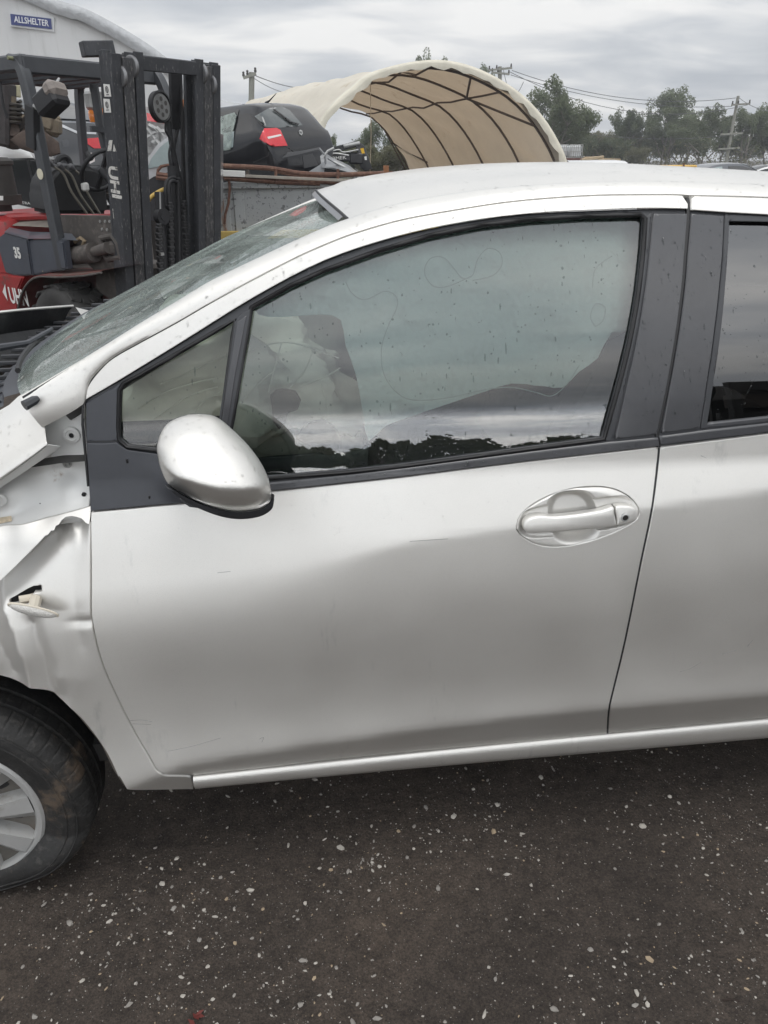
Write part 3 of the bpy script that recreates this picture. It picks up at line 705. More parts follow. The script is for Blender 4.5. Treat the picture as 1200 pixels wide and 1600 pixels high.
# upper edge: 6 cm further in than the side surface on the pillar; along the roof at the drip line
def upper_pts():
    P = catmull(upp, 5); out = []
    for u, v in P:
        yy = np.interp(u, [30, 220, 460, 560, 700, 1450], [.13, .19, .262, .288, .30, .30]); out.append(at_y(u, v, yy))
    return np.array(out)
UP = upper_pts(); LO = to3(low, -.004)
def by_arclen(P, n, key=None):
    s = np.r_[0, np.cumsum(np.linalg.norm(np.diff(P, axis=0), axis=1))]; t = np.linspace(0, s[-1], n)
    return np.stack([np.interp(t, s, P[:, k]) for k in range(3)], 1)
NP = 150
xs = np.linspace(0, 1, NP)
LOr, UPr = by_arclen(LO, NP), by_arclen(UP, NP)
rows_ = []
for k in range(NP):
    A, B = LOr[k], UPr[k]; t = LOr[min(k+1, NP-1)]-LOr[max(k-1, 0)]; n = np.cross(t, B-A); n /= np.linalg.norm(n)
    if n[1] > 0: n = -n
    r = [A+(B-A)*s+n*(.007*4*s*(1-s)) for s in np.linspace(0, 1, 11)]
    r = [A-n*.012+(B-A)*.03, A-n*.003+(B-A)*.008]+r[0:1]+r[1:]+[B-n*.004+(B-A)*.02, B-n*.014+(B-A)*.03]
    rows_.append([Vector(p) for p in r])
bm = NB(); gridmesh(bm, rows_); bmesh.ops.recalc_face_normals(bm, faces=bm.faces)
rail = fin('windscreen_pillar', bm, SILVER, car, world=True, sharp=60)
FAR.append((np.array([tuple(p) for r in rows_ for p in r]), [(i*15+j, (i+1)*15+j, (i+1)*15+j+1, i*15+j+1) for i in range(NP-1) for j in range(14)], SILVER))
# ---- roof
near = np.array([p for p in UP if p[0] > .872]); near = by_arclen(near, 60)
ext = near[-1]; near = np.concatenate([near, [[2.75, .31, ext[2]-.02], [3.0, .33, 1.38]]])
rows_ = []
for i, p in enumerate(near):
    row = []
    q0 = np.array([p[0], p[1]+.006, p[2]-.002]); q1 = np.array([p[0], 2*YC-q0[1], q0[2]])
    for s in np.linspace(0, 1, 33):
        g = q0+(q1-q0)*s; b = 4*s*(1-s); bb_ = 1-(1-b)**1.0
        e = math.exp(-(s/.05)**2)+math.exp(-((1-s)/.05)**2)
        row.append(Vector((g[0]-.045*b*math.exp(-i/12), g[1], g[2]+.030*bb_+.006*(1-e)*(1 if i > 2 else .3))))
    rows_.append(row)
bm = NB(); gridmesh(bm, rows_); bmesh.ops.recalc_face_normals(bm, faces=bm.faces)
roof = fin('roof', bm, ROOFP, car, world=True, sharp=60)
if True:
    hd = [r for r in rows_[0]]
    bm = NB(); P = [[v+Vector((-.001, 0, .0)), v+Vector((-.007, 0, -.0035)), v+Vector((-.013, 0, -.009))] for v in hd[1:-1]]; gridmesh(bm, P)
    fin('screen_header_seal', bm, M('header_seal', (.25, .25, .255), .3, .3), roof, world=True)
    bm = NB(); tube(bm, [v+Vector((-.0015, 0, 0.0)) for v in hd], .0032, 6); fin('header_gap', bm, RUBBER, roof, world=True)
# ---- windscreen
wn = np.array([p for p in UP if p[0] < .885]); wn = by_arclen(wn, 40)
rows_ = []
for i, p in enumerate(wn):
    t = i/39; row = []
    q0 = p+np.array([.004, .004, -.006]); q1 = q0.copy(); q1[1] = 2*YC-q0[1]
    for s in np.linspace(0, 1, 41):
        b = (4*s*(1-s)); bf = 1-(1-b)**1.5
        row.append(Vector(q0+(q1-q0)*s+np.array([-.12*(1-t)-.045*t, 0, .0-.008*(1-t)])*bf))
    rows_.append(row)
bm = NB(); gridmesh(bm, rows_); bmesh.ops.recalc_face_normals(bm, faces=bm.faces)
WSROWS = rows_
screen = fin('windscreen', bm, SCREEN, car, world=True, sharp=60)
bm = NB(); tube(bm, [r[0]+Vector((0, -.002, .003)) for r in rows_], .004, 6); fin('screen_seal', bm, RUBBER, screen, world=True)
# cowl below the screen
bm = NB(); base = rows_[0]
P = [[v+Vector((.005, 0, -.004)), v+Vector((-.03, 0, -.012)), v+Vector((-.035, 0, -.03)), v+Vector((-.075, 0, -.045)), v+Vector((-.08, 0, -.09))] for v in base[2:-2]]
gridmesh(bm, P); bmesh.ops.recalc_face_normals(bm, faces=bm.faces); cowl = fin('cowl_panel', bm, SAIL, car, world=True, sharp=50)
bm = NB()
for k in range(3, 38, 2):
    v = base[k]; box(bm, v+Vector((-.075, 0, -.032)), (.075, .006, .01), bev=.002)
fin('cowl_slats', bm, BLACKTRIM, cowl, world=True)['kind'] = 'stuff'
bm = NB(); i0 = base[6]+Vector((-.08, 0, .0)); ws1 = rows_[3][20]
tube(bm, [i0, i0+Vector((.0, .12, .03)), rows_[1][11]+Vector((-.02, 0, .02)), rows_[2][15]+Vector((-.015, 0, .015))], [.011, .009, .007, .005], 8)
wip = fin('wiper_arm', bm, SAIL, car, world=True)
bm = NB(); tube(bm, [rows_[1][j]+Vector((-.012, 0, .014)) for j in range(4, 15)], .006, 6); fin('wiper_blade', bm, RUBBER, wip, world=True)
# buckled bonnet behind it, edge up
bm = NB(); e = [at_y(-140, 505, .75), at_y(0, 489, .85), at_y(60, 483, 1.0), at_y(114, 479, 1.2)]
P = [[Vector(p), Vector(p)+Vector((-.01, -.02, -.012)), Vector(p)+Vector((-.03, -.05, -.05)), Vector(p)+Vector((.0, -.16, -.11)), Vector(p)+Vector((-.12, -.30, -.15))] for p in catmull(e, 5)]
gridmesh(bm, P); r = bmesh.ops.solidify(bm, geom=bm.faces[:], thickness=.004); bonnet = fin('buckled_bonnet', bm, M('bonnet_underside', (.035, .036, .038), .45, .2, .3, vary=(5, .3), bump=(6, .5, .02)), car, world=True)
bm = NB(); tube(bm, [Vector(p)+Vector((0, 0, .002)) for p in catmull(e, 5)], .004, 6); fin('bonnet_edge', bm, SILVER, bonnet, world=True)
bm = NB(); gridmesh(bm, [[Vector(at_y(118, 480, 1.2)), Vector(at_y(150, 488, 1.3))], [Vector(at_y(128, 494, 1.15)), Vector(at_y(160, 497, 1.25))], [Vector(at_y(105, 500, 1.1)), Vector(at_y(120, 515, 1.2))]]); fin('torn_bracket', bm, SILVER, bonnet, world=True)

# ---- front wheel, flat tyre
WX, WZ, WY = -.052, .231, .0
def tyre_prof():
    return [(.200, .012), (.206, .006), (.214, .003), (.235, -.004), (.258, -.006), (.276, -.001), (.288, .010), (.297, .020), (.301, .036), (.302, .050), (.295, .052), (.295, .060), (.3025, .062), (.303, .092), (.296, .094), (.296, .102), (.303, .104), (.302, .14), (.297, .165), (.285, .182), (.25, .19), (.2, .18)]
bm = NB(); n = 600; rings = []
TP = tyre_prof()
for k in range(n):
    a = 2*math.pi*k/n; ring = []
    for i, (r, y) in enumerate(TP):
        if 6 <= i <= 13 and (k+(3 if i > 9 else 0)) % 10 == 0: r -= .0019
        x, z = r*math.cos(a), r*math.sin(a)
        zz_ = WZ+z
        if zz_ < .16:      # the flat carcass spreads at the contact patch
            q = min(1, (.16-zz_)/.16); zz_ = max(.16-(.16-zz_)*(.16/(.303-WZ+.16)), .001); y = y-.024*math.sin(min(1, q)*math.pi*.8) if y < .09 else y+.02*q
        ring.append(bm.verts.new((WX+x, WY+y, zz_)))
    rings.append(ring)
for k in range(n):
    A, B = rings[k], rings[(k+1) % n]
    for i in range(len(TP)-1): bm.faces.new((A[i], B[i], B[i+1], A[i+1]))
bmesh.ops.recalc_face_normals(bm, faces=bm.faces)
wheel = empty('front_wheel', (0, 0, 0)); wheel.parent = car; wheel.location = Vector((WX, WY, WZ))-car.location
fin('tyre', bm, TYRE, wheel, world=True, sharp=38)
bm = NB()
for rr, wy in ((.2535, -.0075), (.2745, -.004)):
    pts_ = []
    for k in range(96):
        a = 2*math.pi*k/96; x, z = rr*math.cos(a), rr*math.sin(a); zz_ = WZ+z; y = wy
        if zz_ < .16: q = min(1, (.16-zz_)/.16); zz_ = max(.16-(.16-zz_)*(.16/(.303-WZ+.16)), .001); y = y-.024*math.sin(q*math.pi*.8)
        pts_.append((WX+x, WY+y+.001, zz_))
    tube(bm, pts_, .0018, 5, closed=True)
fin('sidewall_bead', bm, TYRE, wheel, world=True)
# hubcap: outer ring, flat paired spokes, dished openings
XR = Matrix.Translation((WX, WY, WZ)) @ Matrix.Rotation(math.pi/2, 4, 'X')       # local z -> -y (outwards)
bm = NB(); lathe(bm, [(.180, -.030), (.182, -.012), (.188, -.004), (.198, -.003), (.2035, -.008), (.2045, -.016), (.203, -.03)], 72, XR); fin('hubcap_ring', bm, HUBCAP, wheel, world=True)
bm = NB(); lathe(bm, [(.2, -.06), (.181, -.026), (.165, -.034), (.10, -.036), (0, -.02)], 48, XR); fin('hubcap_dish', bm, M('hubcap_inner', (.14, .13, .115), .45, .3, vary=(9, .2), second=((.14, .11, .09), 10, .5, .75)), wheel, world=True)
bm = NB()
for k in range(9):
    a0 = R_(k*40+8)
    def pt(r, a, h): return XR @ Vector((r*math.cos(a0+a), r*math.sin(a0+a), h))
    # spoke: flat blade with one flank dropping into the opening
    w_in, w_out = .17, .145
    top = [pt(.05, -w_in, .004), pt(.185, -w_out*.95, -.006), pt(.185, w_out*.75, -.006), pt(.05, w_in, .004)]
    T = [bm.verts.new(p) for p in top]; bm.faces.new(T)
    fl1 = [bm.verts.new(pt(.05, -w_in, .004)), bm.verts.new(pt(.05, -w_in-.1, -.03)), bm.verts.new(pt(.178, -w_out-.19, -.03)), bm.verts.new(pt(.185, -w_out*.95, -.006))]; bm.faces.new(fl1)
    fl2 = [bm.verts.new(pt(.05, w_in, .004)), bm.verts.new(pt(.185, w_out*.75, -.006)), bm.verts.new(pt(.178, w_out*.75+.03, -.035)), bm.verts.new(pt(.06, w_in+.03, -.035))]; bm.faces.new(fl2)
lathe(bm, [(.072, -.002), (.06, .006), (.03, .009), (0, .009)], 36, XR)
bmesh.ops.recalc_face_normals(bm, faces=bm.faces); fin('hubcap_spokes', bm, HUBCAP, wheel, world=True, sharp=25)
bm = NB()
for k in range(9):
    a = R_(k*40+28); lathe(bm, [(.0, -.0345), (.022, -.0345)], 16, XR @ Matrix.Translation((.135*math.cos(a), .135*math.sin(a), 0)) @ Matrix.Rotation(a, 4, 'Z') @ Matrix.Diagonal((1.1, .62, 1, 1)))
fin('rim_vents', bm, RUBBER, wheel, world=True)['kind'] = 'stuff'
bm = NB(); tube(bm, [(WX, .2, WZ+.03), (WX, .6, WZ+.05)], .03, 10); tube(bm, [(WX+.02, .22, WZ+.1), (WX+.05, .33, .8)], .03, 10); fin('suspension_strut', bm, STEEL, car, world=True)
# rear wheel and the body behind the doors (outside the picture)
rw = empty('rear_wheel', (0, 0, 0)); rw.parent = car; rw.location = Vector((2.46, 0.02, .29))-car.location
XR2 = Matrix.Translation((2.46, .02, .29)) @ Matrix.Rotation(math.pi/2, 4, 'X')
bm = NB(); lathe(bm, [(.2, -.01), (.24, 0), (.28, -.01), (.295, -.03), (.295, -.16), (.28, -.18), (.2, -.18)], 64, XR2); fin('tyre', bm, TYRE, rw, world=True)
bm = NB(); lathe(bm, [(.2, -.01), (.18, -.02), (.1, -.01), (0, -.01)], 40, XR2); fin('hubcap', bm, HUBCAP, rw, world=True)
bx = px2S([(1450, 1098)])[0][0]
ra = [(2.46+.34*math.cos(R_(a)), .30+.34*math.sin(R_(a))) for a in range(178, 2, -8)]
panel('rear_quarter', [(bx+.005, .26), (2.46-.34, .31)]+ra+[(2.8, .3), (3.1, .35), (3.15, .9), (3.05, 1.06), (bx+.005, 1.06)], SILVER, car, grid=.04, depth=.03, shrink=.002, far=True)
panel('rear_pillar', [(bx-.03, 1.06), (3.05, 1.06), (2.9, 1.42), (bx-.05, 1.45)], SATIN, car, grid=.05, depth=.02, far=True)
bm = NB(); P = []
for z, x in ((1.42, 2.98), (1.2, 3.08), (1.0, 3.14), (.8, 3.18), (.5, 3.17), (.3, 3.1)):
    yn = float(S(3.0, min(z, 1.42)))+.02; P.append([Vector((x+.05*4*s*(1-s), yn+(2*YC-2*yn)*s, z)) for s in np.linspace(0, 1, 15)])
gridmesh(bm, P); bmesh.ops.recalc_face_normals(bm, faces=bm.faces); fin('tailgate', bm, SILVER, car, world=True)
# far flank: the same skins mirrored, far panes
V, Fs, mi_, mats = [], [], [], []; off_ = 0
for v, f, mt in FAR:
    v = v.copy(); v[:, 1] = 2*YC-v[:, 1]
    if mt not in mats: mats.append(mt)
    V.append(v); Fs += [tuple(i+off_ for i in q[::-1]) for q in f]; mi_ += [mats.index(mt)]*len(f); off_ += len(v)
fo = mk('far_flank', np.concatenate(V), Fs, mats[0], car)
for mt in mats[1:]: fo.data.materials.append(mt)
fo.data.polygons.foreach_set('material_index', mi_)
for nm, o_ in (('far_front_glass', wg), ('far_rear_glass', None)):
    if o_ is not None:
        vv = np.array([tuple(v.co) for v in o_.data.vertices]); vv = vv+np.array(wm(o_).translation); vv[:, 1] = 2*YC-vv[:, 1]
        mk(nm, vv, [tuple(p.vertices)[::-1] for p in o_.data.polygons], glass('far_window', (.75, .8, .78), 1.5), car)
# ---- dark seals deep in the shut lines
for px_, par_, dp_, rr_ in ((g_top+[(129.5, 668), (133, 705), (138, 760)], door, .0005, .0030), (g_rear, door, .0075, .0055), ([(1084, 304.5), (1200, 308), (1450, 322)], rdoor, .001, .0030)):
    q = px2S(catmull(px_, 3)); bm = NB(); tube(bm, [(a, float(S(a, b_))+dp_, b_) for a, b_ in q], rr_, 6); fin('shut_seal', bm, RUBBER, par_, world=True)
bm = NB(); tube(bm, [Vector(p)+Vector((.02, .045, -.05)) for p in wn[2::2]], .038, 8); fin('pillar_trim', bm, M('cabin_grey', (.12, .12, .118), .8), car, world=True)
SCUFF = M('scuff_mark', (.26, .255, .25), .9, spec=.1)
for par_, lines in ((door, ([(203, 1126), (222, 1125), (238, 1128)], [(207, 1131), (236, 1132)], [(262, 1174), (300, 1166), (345, 1153)], [(405, 1155), (412, 1152), (409, 1160)], [(640, 846), (700, 842)], [(340, 895), (360, 893)])), (rdoor, ([(1062, 1050), (1080, 1044), (1096, 1034)], [(1128, 1022), (1150, 1016)], [(1168, 1010), (1176, 1000)], [(1095, 712), (1104, 716)], [(990, 1004), (1004, 1012)][:0]))):
    bm = NB()
    for l_ in lines:
        if len(l_) < 2: continue
        q = px2S(catmull(l_, 4)); tube(bm, [(a, float(S(a, b_))+.0001, b_) for a, b_ in q], .0005, 4)
    fin('scuff_marks', bm, SCUFF, par_, world=True)['kind'] = 'stuff'
# ---- cabin
bm = NB(); box(bm, (1.5, YC, .28), (2.6, 1.45, .05)); box(bm, (2.85, YC, .85), (.2, 1.35, .55), bev=.05)
box(bm, (.33, YC, .72), (.30, 1.42, .5), bev=.06)
fin('cabin_floor', bm, CABIN, car, world=True)
bm = NB(); P = []
for x, z in ((.16, .985), (.3, 1.0), (.45, 1.005), (.58, .985), (.64, .93), (.62, .80)): P.append([Vector((x-.05*4*s*(1-s)*(x < .4), .12+(2*YC-.24)*s, z)) for s in np.linspace(0, 1, 13)])
gridmesh(bm, P); fin('dashboard', bm, CABIN, car, world=True, sharp=60)
bm = NB(); box(bm, (1.2, .115, .62), (1.55, .05, .58), bev=.02); fin('door_card', bm, CABIN, car, world=True)
bm = NB(); box(bm, (1.2, 2*YC-.115, .62), (1.55, .05, .58), bev=.02); fin('door_card', bm, CABIN, car, world=True)
for cy in (.47, 1.225):
    bm = NB(); box(bm, (1.28, cy, .52), (.5, .5, .16), bev=.05, seg=3); beam(bm, (1.46, cy, .55), (1.66, cy, 1.10), .46, .12, bev=.045); beam(bm, (1.675, cy, 1.14), (1.70, cy, 1.27), .26, .09, bev=.035)
    fin('front_seat', bm, SEATM, car, world=True, sharp=50)
bm = NB(); box(bm, (2.35, YC, .55), (.5, 1.25, .2), bev=.05); beam(bm, (2.55, YC, .6), (2.72, YC, 1.12), 1.25, .12, bev=.04); fin('rear_bench', bm, SEATM, car, world=True, sharp=50)
# steering wheel on the far (right-hand) side
bm = NB(); c = Vector((.78, 1.2, .98)); tilt = Matrix.Rotation(R_(-65), 3, 'Y')
tube(bm, [c+tilt @ Vector((.18*math.cos(t), .18*math.sin(t), 0)) for t in np.linspace(0, 2*math.pi, 33)[:-1]], .016, 8, closed=True); box(bm, c, (.12, .34, .05), tilt, .015); box(bm, c+Vector((-.12, 0, -.04)), (.25, .06, .06)); fin('steering_wheel', bm, CABIN, car, world=True)
# curtain airbag: hangs inside the side window
def cur(x, z): x = np.asarray(x, float); z = np.asarray(z, float); return S(x, z)+.060+.012*np.sin(z*24+x*4)+.006*np.sin(x*17-z*9)+.012*np.abs(np.sin(z*19+x*6+1.3*np.sin(x*5)))+.008*np.abs(np.sin(x*13-z*15+np.sin(z*8)))-.012*np.exp(-((x-1.0)**2/.06+(z-1.23)**2/.012))
cur_px = [(402, 470), (470, 436), (600, 385), (800, 340), (1020, 332), (1075, 330), (1062, 500), (1000, 520), (957, 520), (935, 560), (905, 582), (880, 606), (850, 604), (800, 600), (760, 612), (700, 632), (640, 652), (600, 668), (576, 690), (568, 650), (556, 585), (540, 540), (532, 500), (500, 492), (440, 496), (404, 492)]
cbag = panel('curtain_airbag', px2S(catmull(cur_px, 2, True), fn=cur), CURTAIN, car, grid=.016, depth=.006, fn=cur)
SEAM = M('seam_thread', (.52, .60, .58), .9)
bm = NB()
for sm_ in ([(540, 440), (550, 458), (570, 468), (600, 455), (618, 462), (620, 480), (606, 510), (596, 545), (600, 585), (622, 615), (650, 625), (700, 621), (760, 608), (800, 605), (838, 613), (862, 618), (885, 600), (905, 570)], [(738, 430), (700, 447), (676, 446), (663, 425), (672, 404), (692, 402), (708, 418), (722, 434), (738, 430), (746, 405), (762, 388), (780, 394), (784, 412), (770, 430), (738, 438)], [(930, 510), (922, 495), (930, 475), (945, 480), (942, 500), (930, 510)], [(955, 400), (930, 420), (925, 450)], [(875, 470), (940, 470)][:0]):
    if len(sm_) < 3: continue
    q = px2S(catmull(sm_, 5), fn=cur); tube(bm, [(a, float(cur(a, b))-.002, b) for a, b in q], .0009, 5)
fin('airbag_seam', bm, SEAM, cbag, world=True)
# crumpled front airbags
def crumple(name, c, rad, seed, mt, parent, amp=.05, n=(90, 60)):
    r = np.random.RandomState(seed); dirs = r.normal(size=(26, 3)); dirs /= np.linalg.norm(dirs, axis=1)[:, None]; fr = r.uniform(1.2, 4.2, 26); ph = r.uniform(0, 6.3, 26)
    P = []
    for i in range(n[0]+1):
        row = []
        for j in range(n[1]+1):
            a = 2*math.pi*j/n[1]; b = math.pi*i/n[0]; d = np.array([math.sin(b)*math.cos(a), math.sin(b)*math.sin(a), math.cos(b)])
            h = 0
            for q, f, p in zip(dirs, fr, ph): h += (1-2*abs(math.sin((d@q)*f*1.6+p)))/f
            row.append(Vector(np.array(c)+d*np.array(rad)*(1+amp*h*.42)))
        P.append(row)
    bm = NB(); gridmesh(bm, P); bmesh.ops.remove_doubles(bm, verts=bm.verts, dist=.0005); return fin(name, bm, mt, parent, world=True, sharp=22)
crumple('passenger_airbag', (.60, .42, 1.06), (.34, .25, .23), 5, AIRBAG, car, .20, (150, 110))
for nm_, px_ in (('fold_gap_patch_upper', [(422, 620), (430, 612), (441, 609), (462, 613), (470, 627), (465, 641), (450, 646), (446, 660), (436, 672), (427, 660)]), ('fold_gap_patch_lower', [(462, 686), (472, 672), (482, 662), (503, 657), (522, 667), (533, 688), (531, 705), (515, 716), (490, 700)])):
    panel(nm_, px2S(px_, .10), M(nm_+'_plastic', (.085, .068, .055), .7, vary=(9, .25)), car, off=.10, grid=.02, depth=.01)  # added dark brown patches that paint in gaps between the airbag folds
bm = NB()
for c_ in ([(372, 560), (400, 545), (440, 535), (490, 545), (530, 560)], [(440, 535), (428, 580), (420, 612)], [(490, 545), (476, 580), (452, 608)], [(378, 628), (398, 606), (414, 590), (428, 580)], [(532, 575), (500, 592), (470, 604)], [(500, 592), (512, 640), (505, 658)], [(215, 640), (260, 612), (300, 600), (345, 588)], [(240, 655), (290, 622), (340, 604)], [(250, 600), (300, 580), (350, 556)], [(300, 655), (318, 628), (345, 612)]):
    q = px2S(catmull(c_, 5), .115); tube(bm, [(a, float(S(a, b_))+.115+.004*math.sin(a*60), b_) for a, b_ in q], .0016, 5)
fin('airbag_folds', bm, AIRBAG, car, world=True)
panel('dash_end', px2S([(186, 662), (260, 659), (350, 652), (352, 722), (186, 722)], .10), CABIN, car, off=.10, grid=.03, depth=.01)
panel('glove_panel', px2S([(362, 725), (420, 716), (560, 706), (576, 700), (574, 745), (360, 765)], .10), M('glove_grey', (.09, .095, .095), .7, vary=(20, .2)), car, off=.10, grid=.03, depth=.01)
crumple('driver_airbag', (.86, 1.2, 1.05), (.15, .24, .22), 9, AIRBAG, car)
bm = NB(); crn = [(.50, .20, .93), (.62, .20, .95), (.78, .2, .93), (.9, .22, .9)]
P = [[Vector(p)+Vector((0, .0, -.1)), Vector(p)+Vector((0, 0, 0)), Vector(p)+Vector((.0, .06, .045+.02*math.sin(i*2))), Vector(p)+Vector((0, .2, .03))] for i, p in enumerate(catmull(crn, 4))]
gridmesh(bm, P); fin('fallen_airbag_skirt', bm, M('airbag_skirt', (.34, .32, .28), .9, vary=(9, .2)), car, world=True, sharp=40)
# ================================================================ ground
def dirt_mat():
    mt = bpy.data.materials.new('compacted_dirt'); mt.use_nodes = True; t = mt.node_tree; b = t.nodes['Principled BSDF']; NN = t.nodes.new; LL = t.links.new
    g = NN('ShaderNodeNewGeometry')
    def noise(s, d=6, r=.62, dist=0):
        n = NN('ShaderNodeTexNoise'); n.inputs['Scale'].default_value = s; n.inputs['Detail'].default_value = d; n.inputs['Roughness'].default_value = r; n.inputs['Distortion'].default_value = dist
        LL(g.outputs['Position'], n.inputs['Vector']); return n.outputs['Fac']
    def ramp(v, *st):
        r = NN('ShaderNodeValToRGB'); LL(v, r.inputs[0]); el = r.color_ramp.elements
        while len(el) < len(st): el.new(.5)
        for q, (p, c) in zip(el, st): q.position = p; q.color = (*c, 1)
        return r.outputs[0]
    def mix(f, a, c, mode='MIX'):
        x = NN('ShaderNodeMix'); x.data_type = 'RGBA'; x.blend_type = mode
        if isinstance(f, float): x.inputs[0].default_value = f
        else: LL(f, x.inputs[0])
        for k, q in ((6, a), (7, c)):
            if isinstance(q, tuple): x.inputs[k].default_value = (*q, 1)
            else: LL(q, x.inputs[k])
        return x.outputs[2]
    base = ramp(noise(1.6, 7), (.3, (.044, .036, .031)), (.55, (.064, .052, .044)), (.75, (.082, .065, .053)))
    fine = ramp(noise(190, 6, .8), (.30, (.32, .31, .30)), (.5, (1, 1, 1)), (.72, (1.9, 1.85, 1.75)))
    c = mix(1.0, base, fine, 'MULTIPLY')
    mid = ramp(noise(26, 8, .75), (.32, (.58, .57, .56)), (.68, (1.32, 1.30, 1.27)))
    c = mix(1.0, c, mid, 'MULTIPLY')
    # fine pale grit, too small to model
    def grit(scale, thr, soft):
        v = NN('ShaderNodeTexVoronoi'); v.inputs['Scale'].default_value = scale; LL(g.outputs['Position'], v.inputs['Vector'])
        r = NN('ShaderNodeMapRange'); LL(v.outputs['Distance'], r.inputs[0]); r.inputs[1].default_value = soft; r.inputs[2].default_value = soft*.55; r.inputs[3].default_value = 0; r.inputs[4].default_value = 1
        s = NN('ShaderNodeSeparateColor'); LL(v.outputs['Color'], s.inputs[0])
        k = NN('ShaderNodeMath'); k.operation = 'GREATER_THAN'; LL(s.outputs[0], k.inputs[0]); k.inputs[1].default_value = thr
        m_ = NN('ShaderNodeMath'); m_.operation = 'MULTIPLY'; LL(r.outputs[0], m_.inputs[0]); LL(k.outputs[0], m_.inputs[1]); return m_.outputs[0]
    c = mix(grit(210, .90, .26), c, (.22, .21, .19)); c = mix(grit(95, .95, .17), c, (.26, .24, .21))
    LL(c, b.inputs['Base Color']); b.inputs['Roughness'].default_value = .82; b.inputs['Specular IOR Level'].default_value = .35
    s1 = NN('ShaderNodeBump'); s1.inputs['Strength'].default_value = .95; s1.inputs['Distance'].default_value = .009; LL(noise(70, 8, .75), s1.inputs['Height'])
    s2 = NN('ShaderNodeBump'); s2.inputs['Strength'].default_value = .6; s2.inputs['Distance'].default_value = .02; LL(noise(9, 5, .6), s2.inputs['Height']); LL(s1.outputs[0], s2.inputs['Normal'])
    LL(s2.outputs[0], b.inputs['Normal']); return mt
DIRT = dirt_mat()
xs_ = np.unique(np.r_[np.linspace(-2, 4, 121), np.linspace(-40, 40, 41), np.linspace(-290, 330, 21)])
ys_ = np.unique(np.r_[np.linspace(-2.5, 2, 91), np.linspace(-30, 50, 41), np.linspace(-290, 330, 24)])
def ground_z(x, y):
    near = np.exp(-((x-.8)/2.5)**2-((y+.3)/1.8)**2)
    lump = .004*np.sin(x*7+y*3)+.003*np.sin(x*13-y*11+1)+.003*np.sin(y*17+2)
    keep = sstep(.12, .5, np.hypot(x+.05, y-.08))
    fall = -.35*sstep(8, 24, y)
    return lump*near*keep+fall
P = [[(x, y, float(ground_z(x, y))) for y in ys_] for x in xs_]
bm = NB(); gridmesh(bm, P); bmesh.ops.recalc_face_normals(bm, faces=bm.faces); fin('ground', bm, DIRT, None, sharp=180)['kind'] = 'structure'
# pale stone chips pressed into the dirt
CHIP = [M('chip_'+n_, c, .8, vary=(40, .2)) for n_, c in (('grey', (.27, .25, .225)), ('pale', (.42, .39, .345)), ('tan', (.36, .28, .19)))]
V, Fs, mi_ = [], [], []
ico = bmesh.new(); bmesh.ops.create_icosphere(ico, subdivisions=1, radius=1.0); ico.verts.ensure_lookup_table()
IV = np.array([tuple(v.co) for v in ico.verts]); IF = [tuple(v.index for v in f.verts) for f in ico.faces]; ico.free()
cl = [(rnd.uniform(-.8, 2.3), rnd.uniform(-1.1, .1)) for _ in range(60)]
def chip(x, y, r, k):
    sc = np.array([r*rnd.uniform(.7, 1.5), r*rnd.uniform(.5, 1.0), r*rnd.uniform(.35, .7)]); a = rnd.uniform(0, 6.3)
    q = IV*(1+nr.uniform(-.32, .32, size=(12, 1)))*sc; c_, s_ = math.cos(a), math.sin(a)
    q = q@np.array([[c_, s_, 0], [-s_, c_, 0], [0, 0, 1]])+np.array([x, y, float(ground_z(x, y))+r*.12]); b0 = len(V)*12
    V.append(q); Fs.extend(tuple(i+b0 for i in f) for f in IF); mi_.extend([k]*20)
for i in range(13000):
    if rnd.random() < .35:
        c0 = rnd.choice(cl); x, y = rnd.gauss(c0[0], .10), rnd.gauss(c0[1], .07)
    else: x, y = rnd.uniform(-1.0, 2.5), rnd.uniform(-1.15, .9)
    if y > .35 and rnd.random() < .6: continue
    r = min(.0075, .00082*math.exp(abs(rnd.gauss(0, .85))))
    chip(x, y, r, 0 if rnd.random() < .45 else (1 if rnd.random() < .8 else 2))
o = mk('stone_chips', np.concatenate(V), Fs, CHIP[0], None, smooth=True, sharp=40)
for mt in CHIP[1:]: o.data.materials.append(mt)
o.data.polygons.foreach_set('material_index', mi_); o['kind'] = 'stuff'
# a few red leaf scraps near the camera
lf = at_z(306, 1588, .004); bm = NB()
for k in range(7):
    c = Vector(lf)+Vector((rnd.gauss(0, .009), rnd.gauss(0, .006), .002+k*.0008)); a = rnd.uniform(0, 6.3); l_ = rnd.uniform(.006, .012)
    d, e_ = Vector((math.cos(a), math.sin(a), rnd.uniform(-.1, .3)))*l_, Vector((-math.sin(a), math.cos(a), 0))*l_*.4
    vs_ = [bm.verts.new(p) for p in (c-d, c+e_+Vector((0, 0, .001)), c+d, c-e_)]; bm.faces.new(vs_)
props(fin('dead_leaf', bm, M('red_leaf', (.12, .02, .015), .6), None), 'scrap of dark red dead leaf on the dirt near the bottom edge', 'leaf')
bm = NB(); a = Vector(at_z(1128, 1563, .004)); b_ = Vector(at_z(1155, 1564, .004)); tube(bm, [a, (a+b_)/2+Vector((0, .001, .003)), b_], .002, 6)
props(fin('twig', bm, M('twig_bark', (.03, .02, .015), .9), None), 'short dark twig lying on the dirt at the lower right', 'twig')
